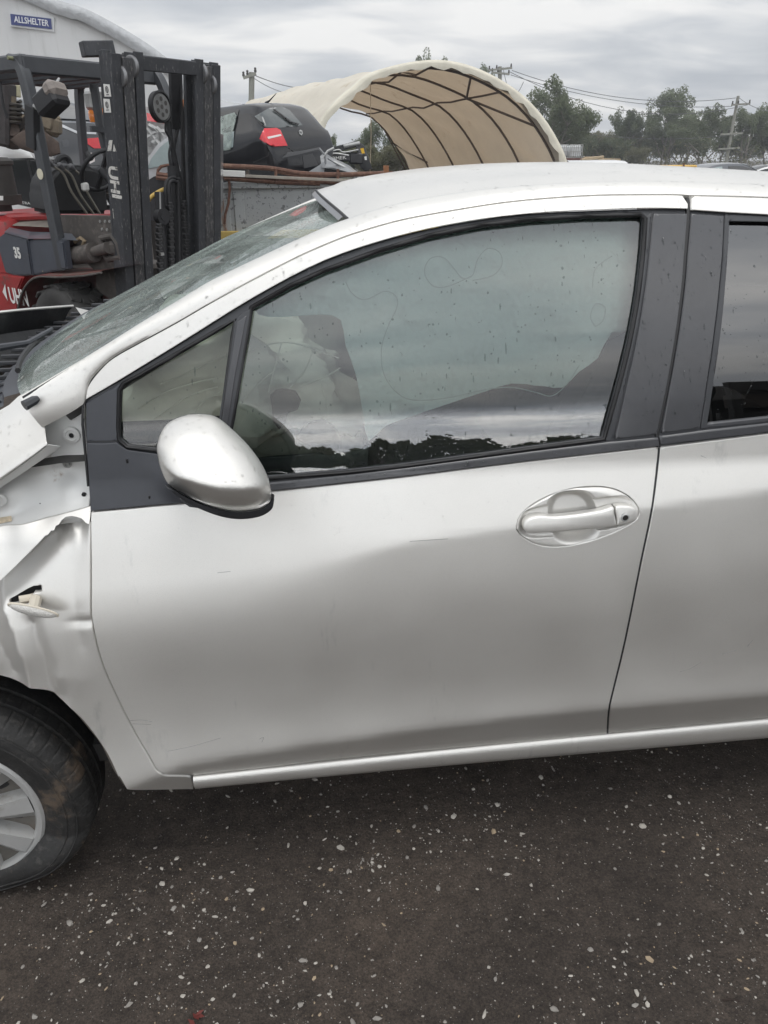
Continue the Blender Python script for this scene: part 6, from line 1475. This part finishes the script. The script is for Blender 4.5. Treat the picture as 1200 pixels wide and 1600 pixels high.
# rack the raised cars stand on
def stand(name, c, sx, sy, z, rz, lab, cat):
    e_ = empty(name, (c[0], c[1], -.1), rz, lab, cat)
    for a in (-1, 1):
        for b in (-1, 1): bm = NB(); box(bm, (a*sx/2, b*sy/2, z/2), (.1, .1, z)); fin('post', bm, ROOF_RACK, e_)
        bm = NB(); box(bm, (0, a*sy/2, z+.04), (sx+.1, .1, .08)); fin('beam', bm, ROOF_RACK, e_)
    return e_
cz = sed.location; stand('car_rack', (cz.x-1.0, cz.y+1.6), 3.4, 1.3, max(.2, cz.z+.05), R_(128), 'dark steel rack carrying the raised dark grey sedan behind the forklift', 'rack')
# white van
van = empty('white_van', (*at_y(20, 330, 8.2)[:2], -.1), 0, 'white van with black side windows behind the forklift, a rusty axle on its roof', 'van')
VYv = 8.2
def vp(u, v, dy=0): return Vector(at_y(u, v, VYv+dy))
roofpx = [(-260, 200), (-120, 203), (-40, 208), (0, 216), (25, 225), (45, 236), (56, 249), (60, 262)]
bm = NB(); P = []
for u, v in catmull(roofpx, 4):
    a = vp(u, v, .35); lo = vp(u, max(v+1, 247) if v < 250 else v+2); P.append([Vector((a.x, VYv+2.1, a.z+.1)), Vector((a.x, VYv+1.0, a.z+.08)), a, a.lerp(lo, .4)+Vector((0, -.08, .04)), a.lerp(lo, .8)+Vector((0, -.06, .01)), lo])
gridmesh(bm, P); bmesh.ops.recalc_face_normals(bm, faces=bm.faces); fin('roof', bm, WHITEPAINT, van, world=True, sharp=60)
def vplate(name, px, mt, dy, th=.05, par=van):
    bm = NB(); A = [bm.verts.new(vp(u, v, dy)) for u, v in px]; B = [bm.verts.new(vp(u, v, dy)+Vector((0, th, 0))) for u, v in px]; bm.faces.new(A); bm.faces.new(B[::-1]); n = len(px)
    for k in range(n): bm.faces.new((A[k], B[k], B[(k+1) % n], A[(k+1) % n]))
    bmesh.ops.recalc_face_normals(bm, faces=bm.faces); return fin(name, bm, mt, par, world=True, sharp=20)
vplate('side_wall', [(-260, 247), (60, 249), (68, 290), (72, 340), (70, 420), (-260, 420)], M('van_dark_film', (.02, .021, .023), .25, 0, .6), .0, 1.9)
vplate('side_window', [(-60, 250), (41, 251), (58, 312), (-60, 312)], CARGLASS, -.012, .02)
vplate('side_window', [(44, 251), (57, 252), (64, 300), (62, 312), (60, 312)], CARGLASS, -.012, .02)
vplate('window_post', [(41, 250), (44, 250), (61, 314), (57, 314)], RUBBER, -.02, .03)
vplate('lower_body', [(-260, 318), (20, 318), (66, 329), (72, 345), (72, 430), (-260, 430)], WHITEPAINT, -.02, .06)
p0_, p1_ = vp(34, 317, -.035), vp(62, 319, -.035); me = text_mesh('TRANSIT', 1.0, .002); wd_ = max(v.co.x for v in me.vertices)-min(v.co.x for v in me.vertices); k_ = (p1_-p0_).length/wd_
me.transform(Matrix.Diagonal((k_, k_*.8, 1, 1))); ex = (p1_-p0_).normalized(); ey = Vector((0, 0, 1)); me.transform(Matrix.Translation((p0_+p1_)/2-Vector(van.location)) @ Matrix((ex, ey, ex.cross(ey))).transposed().to_4x4()); link('van_lettering', me, OFFW, van)
# rusty axle with its coil spring lying on the van roof
AY = 7.9
def ap_(u, v, dy=0): return Vector(at_y(u, v, AY+dy))
axle = empty('scrap_axle', ap_(30, 225), 0, 'rusty rear axle with coil spring and brake drum lying on the white van roof', 'axle')
AXM = M('axle_rust', (.075, .055, .045), .85, vary=(10, .4)); AXT = M('axle_tan', (.17, .14, .10), .85, vary=(9, .35))
bm = NB(); pts = []
for k in range(70): t = k/69; c = ap_(17, 158).lerp(ap_(20, 196), t); a = t*2*math.pi*5.5; pts.append(c+Vector((.095*math.cos(a), .095*math.sin(a), 0)))
tube(bm, pts, .016, 6); fin('coil_spring', bm, STEEL, axle, world=True)
bm = NB(); tube(bm, [ap_(18, 150), ap_(20, 200)], .045, 8); fin('damper', bm, AXT, axle, world=True)
bm = NB(); lathe(bm, [(0, -.1), (.13, -.1), (.16, -.06), (.16, .02), (.13, .05), (.08, .05), (.07, .08), (0, .08)], 20, Matrix.Translation(ap_(18, 206)) @ Matrix.Rotation(R_(70), 4, 'X') @ Matrix.Rotation(R_(25), 4, 'Y')); fin('brake_drum', bm, AXM, axle, world=True)
bm = NB(); pl = [(14, 219), (30, 207), (45, 200), (70, 205), (92, 222), (95, 240), (80, 245), (60, 242), (30, 232)]; prism(bm, [(a, -b) for a, b in pl], lambda a, b, h: ap_(a, -b, h), -.12, .15, .03); fin('axle_beam', bm, AXM, axle, world=True)
bm = NB()
for c_, s_ in (((72, 188), (.20, .2, .16)), ((84, 197), (.14, .16, .15)), ((66, 200), (.12, .15, .2)), ((76, 205), (.2, .1, .08)), ((89, 190), (.05, .1, .12))): box(bm, ap_(*c_), s_, Matrix.Rotation(rnd.uniform(-.4, .4), 3, 'Y'), .02)
fin('gearbox_lump', bm, AXT, axle, world=True)
for pts in ([(24, 190), (50, 175), (75, 180)], [(30, 205), (40, 180), (52, 160)], [(0, 195), (14, 200)], [(30, 168), (45, 178), (40, 196)]):
    bm = NB(); tube(bm, [ap_(u, v) for u, v in pts], .022, 6); fin('control_arm', bm, AXT if pts[0][0] == 24 else STEEL, axle, world=True)
bm = NB(); box(bm, ap_(-4, 176), (.30, .3, .62), Matrix.Rotation(.2, 3, 'Y'), .03); fin('subframe', bm, M('axle_dark', (.045, .04, .04), .8, vary=(9, .4)), axle, world=True)
bm = NB(); beam(bm, ap_(-30, 134, .3), ap_(28, 142, .3), .2, .12, bev=.01); props(fin('timber_plank', bm, M('pale_plank', (.48, .45, .30), .8, vary=(10, .2)), None), 'pale plank lying level behind the near forklift pillar', 'plank')
# silver wreck with a red lamp, glimpsed through the mast
w2 = empty('silver_wreck', (*at_y(245, 260, 9.6)[:2], 0.2), 0, 'crumpled silver car with a red tail lamp seen between the forklift uprights', 'wreck')
def wp(u, v, y=9.6): return Vector(at_y(u, v, y))
sheet('rear_shell', [(222, 165), (236, 168), (262, 190), (268, 232), (250, 250), (222, 260)], [9.7]*6, M('wreck_silver', (.36, .36, .355), .5, .4, vary=(8, .3), bump=(7, .8, .04)), w2, .3)
sheet('tail_lamp', [(229, 176), (236, 178), (257, 190), (256, 193), (246, 191), (230, 189)], [9.55]*6, REDLENS, w2, .08)
for pts in ([(232, 196), (246, 206), (240, 224)], [(228, 200), (238, 212), (250, 228)], [(244, 200), (256, 214), (252, 232)], [(228, 218), (242, 208), (258, 206)]):
    bm = NB(); tube(bm, [wp(u, v, 9.5) for u, v in catmull(pts, 3)], .035, 6); fin('crease', bm, bpy.data.materials['wreck_silver'], w2, world=True)
gc = empty('grey_coupe', (*at_y(250, 270, 9.2)[:2], 0.1), 0, 'grey car with pale curtained side window standing between the forklift uprights', 'car')
sheet('body', [(222, 262), (230, 248), (246, 226), (262, 214), (300, 206), (336, 206), (336, 320), (222, 330)], [9.3]*8, SILVERPAINT2, gc, 1.2)
sheet('side_window', [(230, 264), (236, 248), (250, 230), (264, 219), (300, 212), (300, 258), (266, 256), (240, 262)], [9.25]*8, PALEGLASS, gc, .03)
sheet('lower_body', [(226, 285), (240, 276), (266, 268), (300, 266), (300, 345), (226, 345)], [9.2]*6, DKM, gc, .1)
bm = NB(); q = [wp(u, v, 9.1) for u, v in ((246, 274), (247, 266), (252, 260), (262, 258), (272, 258))]; tube(bm, q, .02, 6); tube(bm, [wp(244, 277, 9.1), wp(270, 280, 9.1)], .03, 6); tube(bm, [wp(246, 272, 9.1), wp(268, 275, 9.1)], .03, 6); props(fin('rusty_bracket', bm, RUST, None), 'rusty bent bracket in front of the grey car between the forklift uprights', 'bracket')
sc2 = empty('silver_car', (*at_y(372, 200, 13.4)[:2], .3), 0, 'silver car roof just showing behind the black hatchback and the forklift mast', 'car')
sheet('roof', [(335, 152), (352, 158), (376, 162), (392, 168), (392, 200), (335, 200)], [13.6]*6, SILVERPAINT2, sc2, .9)
sheet('side_window', [(335, 170), (352, 167.5), (368, 168), (374, 172), (352, 178), (335, 180)], [13.55]*6, PALEGLASS, sc2, .04)
# ================================================================ far vehicles beyond the roof, right
far = empty('parked_grey_car', (0, 0, 0), R_(180), 'dark grey sedan roof at the far right below the gum trees', 'car')
fm = at_y(1133, 254, 25); far.location = (fm[0]+2.0, fm[1], fm[2]-1.46); far.rotation_euler = (0, 0, R_(8))
far.location = (fm[0]-2.0, fm[1]-.2, fm[2]-1.46)
fb, fA, frows = car_body('body', st_s, M('mid_grey_paint', (.09, .095, .105), .3, .4, 1, .05), far)
for s in (1, -1):
    bm = NB(); gridmesh(bm, side_quads(frows, 15, 21, s)); fin('side_window', bm, PALEGLASS if s < 0 else CARGLASS, far)
    bm = NB(); gridmesh(bm, side_quads(frows, 22, 30, s)); fin('side_window', bm, CARGLASS, far); car_wheel(far, .95, s*.88, .31); car_wheel(far, 3.6, s*.88, .31)
bm = NB(); P = [[frows[i][j]+Vector((.012, 0, .012)) for j in list(range(3, -1, -1))+list(range(len(frows[0])-2, len(frows[0])-5, -1))] for i in range(25, 32)]; gridmesh(bm, P); fin('windscreen', bm, PALEGLASS, far)
wc_ = empty('parked_white_car', (0, 0, 0), R_(176), 'white car roof cut by the right edge, next to the dark grey sedan', 'car'); fm = at_y(1222, 257, 25.5); wc_.location = (fm[0]-.6, fm[1]+2.0, fm[2]-1.46); wc_.rotation_euler = (0, 0, R_(-75)); wc_.location = (fm[0]-.2, fm[1]+1.9, fm[2]-1.46)
wc_.rotation_euler = (0, 0, R_(170)); wc_.location = (fm[0]+2.1, fm[1]+.4, fm[2]-1.46)
wb_, wA, wrows = car_body('body', st_s, WHITEPAINT, wc_)
for s in (1, -1):
    bm = NB(); gridmesh(bm, side_quads(wrows, 15, 30, s)); fin('side_window', bm, CARGLASS, wc_); car_wheel(wc_, .95, s*.88, .31); car_wheel(wc_, 3.6, s*.88, .31)
bm = NB(); P = [[wrows[i][j]+Vector((.012, 0, .012)) for j in list(range(3, -1, -1))+list(range(len(wrows[0])-2, len(wrows[0])-5, -1))] for i in range(25, 32)]; gridmesh(bm, P); fin('windscreen', bm, CARGLASS, wc_)
# white van roof
vr = empty('parked_white_van', (*at_y(950, 262, 22)[:2], -.3), 0, 'long low white van roof just above the silver car roof', 'van')
bm = NB(); a, b = at_y(894, 254, 22), at_y(1003, 254, 22); zt = float(a[2])+.06; P = []
for x in np.linspace(a[0], b[0], 13):
    e_ = .25*max(0, (x-(b[0]-.5))/.5)**2; P.append([Vector((x, 22+y, zt-e_-d)) for y, d in ((0, 1.9), (-.06, 1.0), (0, .22), (.12, .08), (.4, .02), (.9, 0), (1.5, .03), (1.8, .15), (1.85, 1.9))])
gridmesh(bm, P); fin('roof', bm, WHITEPAINT, vr, world=True, sharp=60)
bm = NB(); beam(bm, at_y(983, 253, 21.9), at_y(983, 260, 21.9), .1, .05); fin('roof_strap', bm, RUBBER, vr, world=True)
yl = empty('yellow_loader', (*at_y(1058, 262, 23)[:2], -.3), 0, 'flat orange yellow machine top between the white van roof and grey sedan', 'loader')
YEL = M('machine_yellow', (.62, .38, .08), .5, vary=(4, .12))
bm = NB(); box(bm, Vector(at_y(1057, 262.0, 23))+Vector((0, .5, 0)), (1.35, 1.0, .14), bev=.03); fin('engine_cover', bm, YEL, yl, world=True)
bm = NB(); box(bm, Vector(at_y(1057, 290, 23))+Vector((0, .5, 0)), (1.3, .9, .9)); fin('chassis', bm, DKM, yl, world=True)
bm = NB(); tube(bm, [at_y(1068, 260, 23), at_y(1069, 255, 23)], .03, 6); fin('exhaust_stub', bm, RUST, yl, world=True)
# caged tanks, red-brown skip, timber
bm = NB()
for k in range(2):
    e_ = empty('caged_tank', (0, 0, 0), 0, ['white plastic tank in a steel cage, left one beside the cream shelter', 'white plastic tank in a steel cage, right one beside the cream shelter'][k], 'tank', 'caged tanks by the shelter')
    a = at_y(866+22*k, 247, 27); e_.location = (a[0]+.25, 27.4, a[2]); hh = .42; ww = .46
    b2 = NB(); box(b2, (0, 0, hh/2), (ww*.9, .8, hh*.9), bev=.04); fin('tank', b2, M('tank_plastic', (.66, .68, .68), .5) if k == 0 else bpy.data.materials['tank_plastic'], e_)
    for j in range(7):
        b2 = NB(); x = -ww/2+ww*j/6; beam(b2, (x, -.42, 0), (x, -.42, hh), .018, .018); fin('cage_bar', b2, ALU, e_)
    for z_ in (0, hh*.5, hh): b2 = NB(); beam(b2, (-ww/2, -.42, z_), (ww/2, -.42, z_), .02, .02); fin('cage_rail', b2, ALU, e_)
    b2 = NB(); box(b2, (0, 0, -.55), (ww*.9, .8, 1.05)); fin('pallet_base', b2, ROOF_RACK, e_)
bm.free()
bm = NB(); p = Vector(at_y(893, 250, 26)); box(bm, p+Vector((0, .5, -.5)), (.75, 1.0, 1.12)); props(fin('brown_skip', bm, M('skip_brown', (.12, .05, .04), .8, vary=(5, .2)), None), 'dark red brown skip under the caged tanks', 'skip')
for k, (u0, v0, u1, v1) in enumerate(((908, 250, 942, 245), (912, 247, 938, 246), (915, 252, 950, 250), (938, 249, 968, 250))):
    bm = NB(); beam(bm, Vector(at_y(u0, v0, 25+.2*k)), Vector(at_y(u1, v1, 25+.2*k)), .2, .075, bev=.005)
    props(fin('timber_beam', bm, M('stacked_timber', (.42, .33, .22), .85, vary=(6, .2)) if k == 0 else bpy.data.materials['stacked_timber'], None), ['long tan timber beam sloping across the stack right of the brown skip', 'short tan beam, topmost of the timber stack right of the brown skip', 'tan beam at the bottom of the timber stack behind the white van roof', 'tan beam lying apart at the right end of the timber stack'][k], 'beam', 'timber beams by the skip')
# ================================================================ poles and wires
WOOD = M('pole_wood', (.25, .25, .215), .85, vary=(5, .15))
def pole(u, v_top, v_base, y, arms, lab, r=.14):
    t = Vector(at_y(u[0], v_top, y)); b = Vector(at_y(u[1], v_base, y)); e_ = empty('power_pole', (b.x, b.y, -.4), 0, lab, 'power pole', 'power poles')
    bm = NB(); tube(bm, [Vector((b.x, b.y, -.4)), b, t], [r*1.25, r*1.15, r], 10); fin('pole', bm, WOOD, e_, world=True)
    for (u0, v0, u1, v1) in arms:
        bm = NB(); a_, b_ = Vector(at_y(u0, v0, y-.16)), Vector(at_y(u1, v1, y-.16)); beam(bm, a_, b_, .1, .13); fin('cross_arm', bm, WOOD, e_, world=True)
        for f in (.04, .35, .96):
            p = a_.lerp(b_, f); bm = NB(); lathe(bm, [(.05, 0), (.07, .08), (.045, .13), (.06, .2), (0, .24)], 8, Matrix.Translation(p+Vector((0, 0, .05)))); fin('insulator', bm, STEEL, e_, world=True)
    return e_
pole((393.5, 391), 113, 262, 42, [(380, 122, 400, 115)], 'weathered power pole at the left, above the black hatchback')
pole((781, 781), 104, 262, 60, [(763, 110, 800, 106), (768, 113, 796, 116)], 'power pole top rising behind the cream arched shelter')
pole((1153.5, 1134), 150, 256, 62, [(1143, 164, 1172, 162), (1122, 233, 1156, 231), (1126, 210, 1161, 208)], 'tall power pole with several crossarms among the gum trees at the right', .11)
WIRE = M('wire_grey', (.10, .10, .105), .6)
def wire(a, b, sag, r, lab):
    A, B = Vector(a), Vector(b); bm = NB(); tube(bm, [A.lerp(B, t)-Vector((0, 0, sag*4*t*(1-t))) for t in np.linspace(0, 1, 17)], r, 5); props(fin('power_line', bm, WIRE, None), lab, 'wire', 'overhead power lines')
wl_ = [((394, 116), 42, (470, 138), 55, .1, .020, 'upper wire running from the left power pole towards the cream shelter'), ((395, 121), 42, (462, 146), 55, .2, .016, 'lower wire running from the left power pole towards the cream shelter'), ((300, 156), 46, (393, 162), 44, .1, .014, 'faint wire low beside the forklift mast'),
       ((800, 110), 60, (1150, 153), 62, .9, .022, 'long top wire between the shelter pole and the right pole'), ((798, 117), 60, (1144, 166), 62, .7, .02, 'second long wire between the shelter pole and the right pole'), ((796, 112), 60, (1168, 164), 62, 1.5, .02, 'lowest long wire between the shelter pole and the right pole'),
       ((1155, 153), 62, (1215, 176), 50, .2, .02, 'wire leaving the right pole towards the right edge'), ((880, 204), 66, (1160, 209), 66, .5, .018, 'low wire crossing in front of the gum trees'), ((1150, 232), 62, (1215, 249), 50, .2, .02, 'lowest wire leaving the right pole towards the right edge'), ((786, 105), 60, (818, 128), 56, 1.2, .02, 'slack looped wire beside the shelter pole')]
for a, ya, b, yb, sg, r_, lab in wl_: wire(at_y(*a, ya), at_y(*b, yb), sg, r_, lab)
for u, v0, v1 in ((404, 124, 160), (412, 120, 150)):
    pass
# ================================================================ gum trees
LEAF = []
for nm, c, c2 in (('gum_leaf_grey', (.12, .15, .075), (.19, .21, .12)), ('gum_leaf_dark', (.09, .115, .055), (.14, .165, .085)), ('gum_leaf_olive', (.12, .12, .07), (.18, .175, .10))):
    LEAF.append(M(nm, c, .65, vary=(.35, .35), second=(c2, .55, .5, .7)))
def leafy(mt, col_):
    t = mt.node_tree; b = t.nodes['Principled BSDF']; o_ = t.nodes['Material Output']; tr = t.nodes.new('ShaderNodeBsdfTranslucent'); tr.inputs[0].default_value = (*col_, 1)
    x = t.nodes.new('ShaderNodeMixShader'); x.inputs[0].default_value = .4; t.links.new(b.outputs[0], x.inputs[1]); t.links.new(tr.outputs[0], x.inputs[2]); t.links.new(x.outputs[0], o_.inputs[0])
for q_, c_ in zip(LEAF, ((.22, .24, .16), (.17, .19, .12), (.25, .25, .14))): leafy(q_, c_)
BARK = M('gum_bark', (.22, .20, .17), .85, vary=(3, .3))
def tree_mesh(seed, h, wd_, kind):
    r = random.Random(seed); q = np.random.RandomState(seed); tips = []; bm = NB()
    def limb(p, d, ln, rad, lv):
        P = [Vector(p)]; dd = Vector(d).normalized()
        for k in range(4): dd = (dd+Vector((r.gauss(0, .16), r.gauss(0, .16), .10))).normalized(); P.append(P[-1]+dd*ln/4)
        tube(bm, P, [rad*(1-.16*k) for k in range(5)], 5, caps=False)
        if lv == 0: tips.append((P[-1], ln)); tips.append((P[-2], ln*.8)); return
        for k in range(4 if lv == 2 else 3):
            t = r.randint(2, 4); a = r.uniform(0, 6.3); sp_ = r.uniform(.5, 1.0)
            limb(P[t], dd+Vector((math.cos(a)*sp_, math.sin(a)*sp_, r.uniform(-.1, .35))), ln*r.uniform(.5, .72), rad*.5, lv-1)
    for s in range(2 if kind != 2 else 4):
        a = r.uniform(0, 6.3); limb((r.gauss(0, .25), r.gauss(0, .25), -.3), (math.cos(a)*wd_*.12, math.sin(a)*wd_*.12, 1) if kind != 2 else (math.cos(a)*.6, math.sin(a)*.6, 1), h*(.52 if kind != 2 else .42), h*.018, 2)
    tm = bpy.data.meshes.new('trunk'); bm.to_mesh(tm); bm.free(); tm.polygons.foreach_set('use_smooth', [True]*len(tm.polygons)); tm.materials.append(BARK)
    V, Fs = [], []
    zmax = max(t[0].z for t in tips); sc = h/zmax
    for p, ln in tips:
        for c_ in range(3):
            cen = np.array(p)+q.normal(size=3)*np.array([1, 1, .8])*h*.045; R = h*r.uniform(.04, .07); n = 120 if kind != 2 else 110
            for _ in range(n):
                d = q.normal(size=3); d /= np.linalg.norm(d); c = cen+d*R*r.uniform(.3, 1)**.6*np.array([1, 1, 1.15]); l = h*r.uniform(.008, .015); w_ = l*r.uniform(.35, .6)
                a = q.normal(size=3)+np.array([0, 0, -1.1]); a /= np.linalg.norm(a); b = np.cross(a, q.normal(size=3)); b /= np.linalg.norm(b)+1e-9; k = len(V)
                V += [c-a*l, c+b*w_, c+a*l, c-b*w_]; Fs.append((k, k+1, k+2, k+3))
    V = np.array(V); cm = bpy.data.meshes.new('crown'); cm.from_pydata(V.tolist(), [], Fs); cm.update()
    top = V[:, 2].max(); return tm, cm, top, np.abs(V[:, :2]).max()
KINDS_ = [tree_mesh(s, 10, w_, k) for s, w_, k in ((3, 2.5, 0), (8, 3.5, 0), (21, 2.0, 0), (33, 4, 2), (41, 3, 0))]
def tree(u, vtop, y, kind, leaf, lab, wide=1.0, base=-.4, rot=None, name='gum_tree'):
    t = Vector(at_y(u, vtop, y)); tm, cm, top, wr = KINDS_[kind]; s = (t.z-base)/top
    e_ = empty(name, (t.x, t.y, base), rnd.uniform(0, 6.3) if rot is None else rot, lab, 'tree', 'trees along the back of the yard'); e_.scale = (s*wide, s*wide, s)
    a = link('trunk', tm, None, e_); me = cm
    key = (kind, leaf)
    if key not in TM_: TM_[key] = cm.copy(); TM_[key].materials.append(LEAF[leaf])
    b = link('crown', TM_[key], None, e_); b.name = 'crown'; return e_
TM_ = {}
TR = [(676, 77, 88, 0, 0, 'small gum crown peeping over the top of the cream shelter', .7), (752, 97, 90, 2, 0, 'two small leafy tops over the right shoulder of the cream shelter', .6),
      (845, 119, 62, 1, 0, 'tall grey green gum tree touching the right side of the cream shelter', 1.15), (872, 150, 64, 4, 0, 'slimmer gum tree just right of the tall one by the shelter', 1.05), (900, 205, 75, 3, 1, 'low dark bushy tree behind the caged tanks', 1.1),
      (930, 202, 80, 3, 2, 'low olive tree left of the tall gum group', 1.0), (955, 212, 78, 3, 1, 'dark rounded low tree below the long wires', 1.2), (975, 203, 84, 3, 2, 'small olive tree just left of the tall gum group', 1.0),
      (998, 164, 82, 0, 1, 'gum tree at the left end of the tall group, leaning left', 1.1), (1048, 130, 82, 2, 0, 'tallest gum tree, in the middle right of the skyline', 1.15), (1022, 170, 88, 4, 1, 'gum tree filling the gap left of the tallest gum', 1.15), (1085, 180, 84, 1, 1, 'gum tree filling the gap right of the tallest gum', 1.1),
      (1110, 160, 76, 4, 0, 'broad gum tree left of the right power pole', 1.25), (1140, 165, 80, 1, 1, 'gum tree directly behind the right power pole', 1.2), (1178, 158, 74, 0, 0, 'gum tree right of the power pole near the right edge', 1.2), (1212, 165, 76, 4, 1, 'gum tree cut by the right edge of the picture', 1.3), (1065, 200, 92, 3, 1, 'low dark tree behind the yellow machine', 1.4), (1160, 205, 90, 3, 1, 'low dark tree behind the dark grey sedan', 1.4), (1000, 228, 74, 3, 2, 'low brown green bush at the foot of the tall gum group', .9),
      (520, 203, 56, 2, 0, 'small gum tree under the left leg of the cream shelter', .8), (590, 183, 62, 1, 0, 'gum tree framed inside the cream shelter arch', 1.0), (600, 222, 46, 3, 2, 'leafy olive bush inside the cream shelter arch', 1.2), (632, 236, 50, 3, 2, 'low olive bush at the right inside the shelter arch', 1.0), (560, 225, 58, 3, 1, 'low dark bush behind the crane arm', 1.2)]
for u, v, y, k, lf_, lab, wd_ in TR: tree(u, v, y, k, lf_, lab, wd_)
# scrubby undergrowth along the back fence line
V, Fs = [], []
for i in range(14000):
    u = rnd.uniform(870, 1260) if rnd.random() < .8 else rnd.uniform(490, 660); y = rnd.uniform(60, 95); p = at_y(u, 258, y); z = -.4+rnd.random()**1.5*rnd.uniform(1.2, 3.6); c = np.array([p[0], y, z]); l = rnd.uniform(.06, .12); a = nr.normal(size=3); a /= np.linalg.norm(a); b = np.cross(a, nr.normal(size=3)); b /= np.linalg.norm(b); k = len(V)
    V += [c-a*l, c+b*l*.5, c+a*l, c-b*l*.5]; Fs.append((k, k+1, k+2, k+3))
mk('undergrowth', np.array(V), Fs, LEAF[2], None, smooth=False)['kind'] = 'stuff'
# the yard on the near side, mirrored in the side windows: a far wood and a steel stillage
V, Fs = [], []
for i in range(22000):
    x = rnd.uniform(-60, 150); y = -80+rnd.gauss(0, 3); top = 4.0+1.1*math.sin(x*.21)+.9*math.sin(x*.53+1)+.8*math.sin(x*1.3); z = -.3+rnd.random()**.7*top; c = np.array([x, y, z]); l = rnd.uniform(.3, .8); a = nr.normal(size=3); a /= np.linalg.norm(a); b = np.cross(a, nr.normal(size=3)); b /= np.linalg.norm(b); k = len(V)
    V += [c-a*l, c+b*l*.6, c+a*l, c-b*l*.6]; Fs.append((k, k+1, k+2, k+3))
mk('far_wood', np.array(V), Fs, LEAF[1], None, smooth=False)['kind'] = 'stuff'

tx = empty('slatted_trailer', (4.55, -5.3, 0), R_(-6), 'dark slatted steel trailer standing behind the camera, mirrored in the rear side window', 'trailer')
TRM = M('trailer_dark', (.018, .017, .016), .6, vary=(3, .3)); TRB = M('trailer_brown', (.045, .035, .028), .7, vary=(3, .3))
for k, (z, h_, d_, m_) in enumerate(((2.30, .28, .0, TRM), (1.90, .34, .05, TRB), (1.52, .26, .22, TRM), (1.22, .22, .0, TRB), (.92, .30, .10, TRM))):
    bm = NB(); box(bm, (3.4, -d_, z), (6.8, .08, h_), bev=.01); fin('side_board', bm, m_, tx)
for k in range(5):
    bm = NB(); box(bm, (.05+1.68*k, .03, 1.55), (.12, .10, 1.75), bev=.01); fin('stake', bm, TRM, tx)
bm = NB(); box(bm, (3.4, -1.2, .72), (6.8, 2.3, .12)); box(bm, (3.4, -2.3, 1.6), (6.8, .08, 1.7)); box(bm, (3.4, -.42, 1.58), (6.7, .05, 1.68)); box(bm, (3.4, -1.2, .55), (6.0, .9, .22)); fin('deck', bm, TRM, tx)  # includes a sheet close behind the boards, added to block bright slits
for k in range(3):
    bm = NB(); lathe(bm, [(0, -.12), (.4, -.12), (.45, -.05), (.45, .1), (.25, .12), (0, .1)], 28, Matrix.Translation((1.2+k*1.1+(2 if k == 2 else 0), -.15, .45)) @ Matrix.Rotation(math.pi/2, 4, 'X')); fin('trailer_wheel', bm, TYRE, tx)

# ================================================================ damp air over the yard
hz = bpy.data.materials.new('damp_air'); hz.use_nodes = True; t = hz.node_tree; t.nodes.clear(); o_ = t.nodes.new('ShaderNodeOutputMaterial'); pv = t.nodes.new('ShaderNodeVolumePrincipled')
pv.inputs['Color'].default_value = (.93, .95, 1, 1); pv.inputs['Density'].default_value = .0015; pv.inputs['Anisotropy'].default_value = .2; t.links.new(pv.outputs[0], o_.inputs['Volume'])
bm = NB(); box(bm, (20, 20, 10.4), (640, 640, 23.6)); hzo = fin('haze', bm, hz, None); hzo['kind'] = 'stuff'
